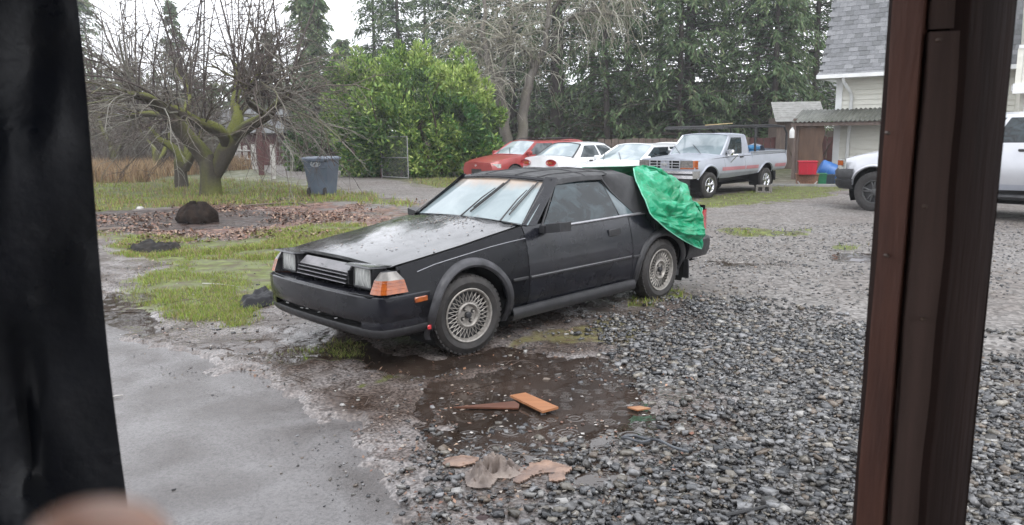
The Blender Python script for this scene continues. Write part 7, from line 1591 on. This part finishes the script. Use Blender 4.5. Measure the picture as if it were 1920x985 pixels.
for k, (a, b, t_, Yv, n_, pal_, lab) in enumerate((
    (1085, 1180, 170, 42, 5200, OL, 'reddish-olive shrub above the white four-door car'),
    (1150, 1290, 165, 41, 8000, DK, 'dark green dense shrub left of the ladder rack'),
    (1270, 1400, 150, 44, 8000, DK, 'tall dark shrub rising behind the ladder rack'),
    (1380, 1500, 160, 43, 7500, OL, 'brownish olive shrub behind the far end of the ladder rack'),
    (1000, 1090, 205, 46, 4200, OL, 'low olive brush between the bare tree and the white cars'),
    (860, 950, 190, 45, 4200, DK, 'dark brush directly behind the laurel bush'),
    (175, 260, 175, 44, 6500, OL, 'brown-green thicket at far left behind the dead grass'),
    (245, 350, 150, 46, 8000, OL, 'brown-green thicket behind the slim fruit tree'),
    (330, 440, 140, 47, 9000, DK, 'dark thicket behind the big mossy fruit tree'),
    (430, 545, 165, 52, 8000, DK, 'dark thicket above the reddish shed'))):
    bush('background_shrub', a, b, t_, 262, Yv, n_, .26, pal_, lab, lumps=8, wid=.5)
brs = Tubes()
for q in range(520):
    px = RNG.uniform(175, 425); Yv = RNG.uniform(35, 46); b = AT(px, 300, Yv); b[2] = 0; P = grow(b, (RNG.normal(0, .35), RNG.normal(0, .3), 1), RNG.uniform(1.5, 4.2), 6, .22, .12); brs.add(P, np.linspace(.025, .006, 7), TW[int(RNG.integers(4))], 3)
    for w_ in range(5): j = int(RNG.integers(1, 6)); brs.add(grow(P[j], rnd_dir() + [0, 0, .5], RNG.uniform(.4, 1.4), 4, .3), np.linspace(.010, .004, 5), TW[int(RNG.integers(4))], 3)
tag(brs.build('brushwood', None, kind='stuff'), 'tangle of thin leafless brush behind the fruit trees', 'brush')
# evergreens
def conifer(px, Y, H, R0, label, n=2600, cz=.6, pal=None, tk=None, seed=0, dens=1.0, size=.27, droop=.6, group='tall evergreens behind the yard', name='fir_tree'):
    global RNG
    H = H * .70 if H > 18 else H; n = int(n * (.78 if px > 1080 else .9))
    b = AT(px, 250, Y); b[2] = 0; root = empty(name, tuple(b), 0, label, 'tree', group)
    pal = np.array(pal or [(.035, .065, .034), (.055, .095, .044), (.08, .13, .055), (.125, .175, .075), (.17, .205, .105)])
    tr = Tubes(); r0 = tk or H * .013; lean = RNG.normal(0, .01, 2)
    ax = lambda z: np.array([b[0] + lean[0] * z, b[1] + lean[1] * z, z])
    tr.add([ax(z) for z in np.linspace(-.1, H, 12)], np.linspace(r0, r0 * .06, 12), (.055, .045, .040), 9); tr.build('trunk', root, b)
    low = min(14.0, H * .7); nb = int(n / 17); Z = []
    br = Tubes(); Vs, Cs = [], []
    for q in range(nb):
        z = cz + (low - cz) * RNG.random() ** .95 if q < nb * .78 else RNG.uniform(low, H * .99)
        f_ = max(0.03, 1 - (z - cz * .3) / H) ** .75; L = R0 * f_ * RNG.uniform(.55, 1.15) * (.8 + .2 * min(1, (z - cz) / 2 + .5)); a = RNG.uniform(0, 2 * PI)
        d = np.array([math.cos(a), math.sin(a), .12]); P = grow(ax(z), d, L, 6, .10, .34 * droop * 1.6); br.add(P, np.linspace(.05, .012, 7) * max(.5, L / 4), (.06, .05, .042), 3)
        m_ = int(46 * dens * (1.0 if z < low else .8)); t = RNG.random(m_) ** .75 * 5.99; i = t.astype(int); fr = (t - i)[:, None]; bp_ = P[i] * (1 - fr) + P[np.minimum(i + 1, 6)] * fr
        tang = P[np.minimum(i + 1, 6)] - P[i]; tang /= np.linalg.norm(tang, axis=1, keepdims=True)
        sd_ = np.cross(tang, [0, 0, 1.]); sg_ = RNG.choice([-1, 1], m_)[:, None]
        lf = tang * RNG.uniform(.2, 1.0, (m_, 1)) + sd_ * sg_ * RNG.uniform(.2, 1.0, (m_, 1)) + np.array([0, 0, -1.0]) * RNG.uniform(.1, 1.1, (m_, 1)) * droop; lf /= np.linalg.norm(lf, axis=1, keepdims=True)
        sz_ = (size * RNG.uniform(.6, 1.5, m_) * (1.0 if z < low else 1.7))[:, None]; wn = np.cross(lf, RNG.normal(0, 1, (m_, 3))); wn /= np.linalg.norm(wn, axis=1, keepdims=True); wd = sz_ * .12
        p0 = bp_ + RNG.normal(0, .10, (m_, 3))
        V = np.stack([p0, p0 + lf * sz_ * .4 + wn * wd, p0 + lf * sz_, p0 + lf * sz_ * .5 - wn * wd], 1).reshape(-1, 3)
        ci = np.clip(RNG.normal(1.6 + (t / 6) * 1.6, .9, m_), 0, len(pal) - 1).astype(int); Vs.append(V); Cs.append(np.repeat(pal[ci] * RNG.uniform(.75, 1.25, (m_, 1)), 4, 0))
    V = np.concatenate(Vs) - b; C = np.concatenate(Cs); k = (np.arange(len(V) // 4) * 4)[:, None]; F = np.concatenate([np.array([[0, 1, 2]]) + k, np.array([[0, 2, 3]]) + k])
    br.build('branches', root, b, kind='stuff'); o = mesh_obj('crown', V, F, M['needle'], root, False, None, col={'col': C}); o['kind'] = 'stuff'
CF = [  # px, Y, H, R, n, cz, label
 (165, 62, 17, 3.8, 4200, 1.0, 'grey-green evergreen at the far left edge beside the black sheeting'),
 (343, 74, 14.6, 2.8, 3600, .8, 'narrow pointed evergreen seen through the bare fruit tree'),
 (515, 76, 12, 2.8, 3600, .8, 'evergreen between the fruit tree and the pointed cedar'),
 (597, 50, 13.4, 3.4, 8200, .6, 'broad pointed green cedar left of the open patch of sky'),
 (650, 62, 9.5, 3.0, 3600, .5, 'low rounded evergreen beneath the open patch of sky'),
 (705, 55, 24, 3.2, 3400, 3.2, 'thin dark evergreen just right of the open patch of sky'),
 (755, 52, 27, 3.6, 4200, 3.6, 'dark tall evergreen above the top of the laurel bush'),
 (800, 60, 27, 3.4, 3600, 3.0, 'slender dark evergreen second right of the sky patch'),
 (850, 56, 26, 4.0, 5000, 2.0, 'tall evergreen above the right shoulder of the laurel bush'),
 (900, 50, 25, 4.4, 6500, 1.2, 'full evergreen directly behind the left stem of the bare tree'),
 (965, 47, 26, 4.4, 6500, .9, 'full evergreen between the two stems of the bare tree'),
 (1045, 44, 28, 4.2, 5600, 1.6, 'evergreen with a thick dark trunk right of the bare tree'),
 (1110, 50, 26, 4.6, 6200, 1.0, 'evergreen behind the hanging grey twigs'),
 (1175, 43, 25, 4.2, 6800, 1.2, 'green evergreen above the white hatchback'),
 (1235, 48, 27, 4.6, 6200, 1.4, 'tall evergreen above the pickup hood'),
 (1290, 40, 25, 4.4, 6800, 1.5, 'large evergreen with a broad trunk above the pickup cab'),
 (1350, 46, 27, 4.6, 6200, 1.2, 'evergreen above the right part of the ladder rack'),
 (1415, 39, 24, 4.4, 6800, 1.4, 'dense evergreen above the pickup bed'),
 (1470, 47, 26, 4.2, 5200, 1.8, 'evergreen above the small shed roof'),
 (1525, 41, 25, 4.0, 5200, 2.2, 'dark evergreen touching the edge of the shingled roof'),
 (1590, 50, 26, 4.4, 4200, 2.0, 'evergreen behind the left end of the house'),
 (90, 46, 22, 4.4, 3600, 1.0, 'evergreen hidden mostly behind the black sheeting'),
 (1000, 62, 30, 4.4, 3600, 1.0, 'distant evergreen filling the gap behind the bare tree')]
CED = [(.035, .068, .034), (.055, .098, .044), (.08, .13, .056), (.115, .165, .075), (.12, .13, .07)]
for px, Yv, H, R_, n_, cz, lab in ((1140, 39.5, 14, 4.2, 2800, .5, 'green cedar with hanging boughs above the white four-door car'), (1275, 38.5, 15, 4.6, 3000, .5, 'broad cedar with hanging boughs left of the ladder rack'), (1450, 37.5, 15, 4.0, 2800, .7, 'cedar whose boughs hang over the small shed')):
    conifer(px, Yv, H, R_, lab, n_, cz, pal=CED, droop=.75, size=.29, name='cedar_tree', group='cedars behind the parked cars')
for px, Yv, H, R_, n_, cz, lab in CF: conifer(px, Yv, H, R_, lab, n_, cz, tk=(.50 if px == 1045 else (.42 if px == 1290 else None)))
# far wood that closes the view and runs round both sides of the yard
cs = []
for q in range(46):
    s_ = -1 if q % 2 else 1; yy = RNG.uniform(2, 85); cs.append((s_ * RNG.uniform(48, 62), yy, RNG.uniform(2, 6), 3.2, RNG.uniform(3, 6), RNG.uniform(3, 7)))
for q in range(60):
    xx = RNG.uniform(-75, 75); cs.append((xx, RNG.uniform(82, 95), RNG.uniform(2, 5), RNG.uniform(3, 6), 3, RNG.uniform(2.5, 5.5)))
o = leafcloud('far_wood', cs, 70000, .8, DK, None, (0, 0, 0), .5, m_=M['needle']); tag(o, 'far dim line of woodland closing the view beyond the yard', 'woodland')
# ------------------------------------------------------------------ unseen porch roof and rear wall, added to shade the near post
mb = MB()
for k in range(13): mb.box((-2.4 + k * .4, -.85, 2.82), (.385, 3.9, .03))
pr_ = empty('added_porch_roof', (0, 0, 0), 0, 'unseen board porch ceiling added over the camera to shade the near post', 'roof')
mb.build('added_ceiling_boards', M['wooddark'], pr_, smooth=False)
mb = MB(); mb.box((0, 1.03, 2.70), (5.2, .09, .20)); mb.build('beam', M['woodred'], pr_, smooth=False)
mb = MB(); mb.box((0, -2.85, 1.4), (5.2, .1, 2.8)); tag(mb.build('added_rear_wall', M['siding'], None, smooth=False), kind='structure')
# ------------------------------------------------------------------ rain-wet air
hm = bpy.data.materials.new('haze'); hm.use_nodes = True; t_ = hm.node_tree; t_.nodes.clear(); ou = t_.nodes.new('ShaderNodeOutputMaterial'); pv = t_.nodes.new('ShaderNodeVolumePrincipled'); pv.inputs['Density'].default_value = .0014; pv.inputs['Color'].default_value = (.93, .95, 1, 1); pv.inputs['Anisotropy'].default_value = .3; t_.links.new(pv.outputs[0], ou.inputs['Volume'])
mb = MB(); mb.box((0, 46, 14.2), (260, 130, 30.4)); hz = mb.build('haze', hm, None, smooth=False); hz['kind'] = 'stuff'
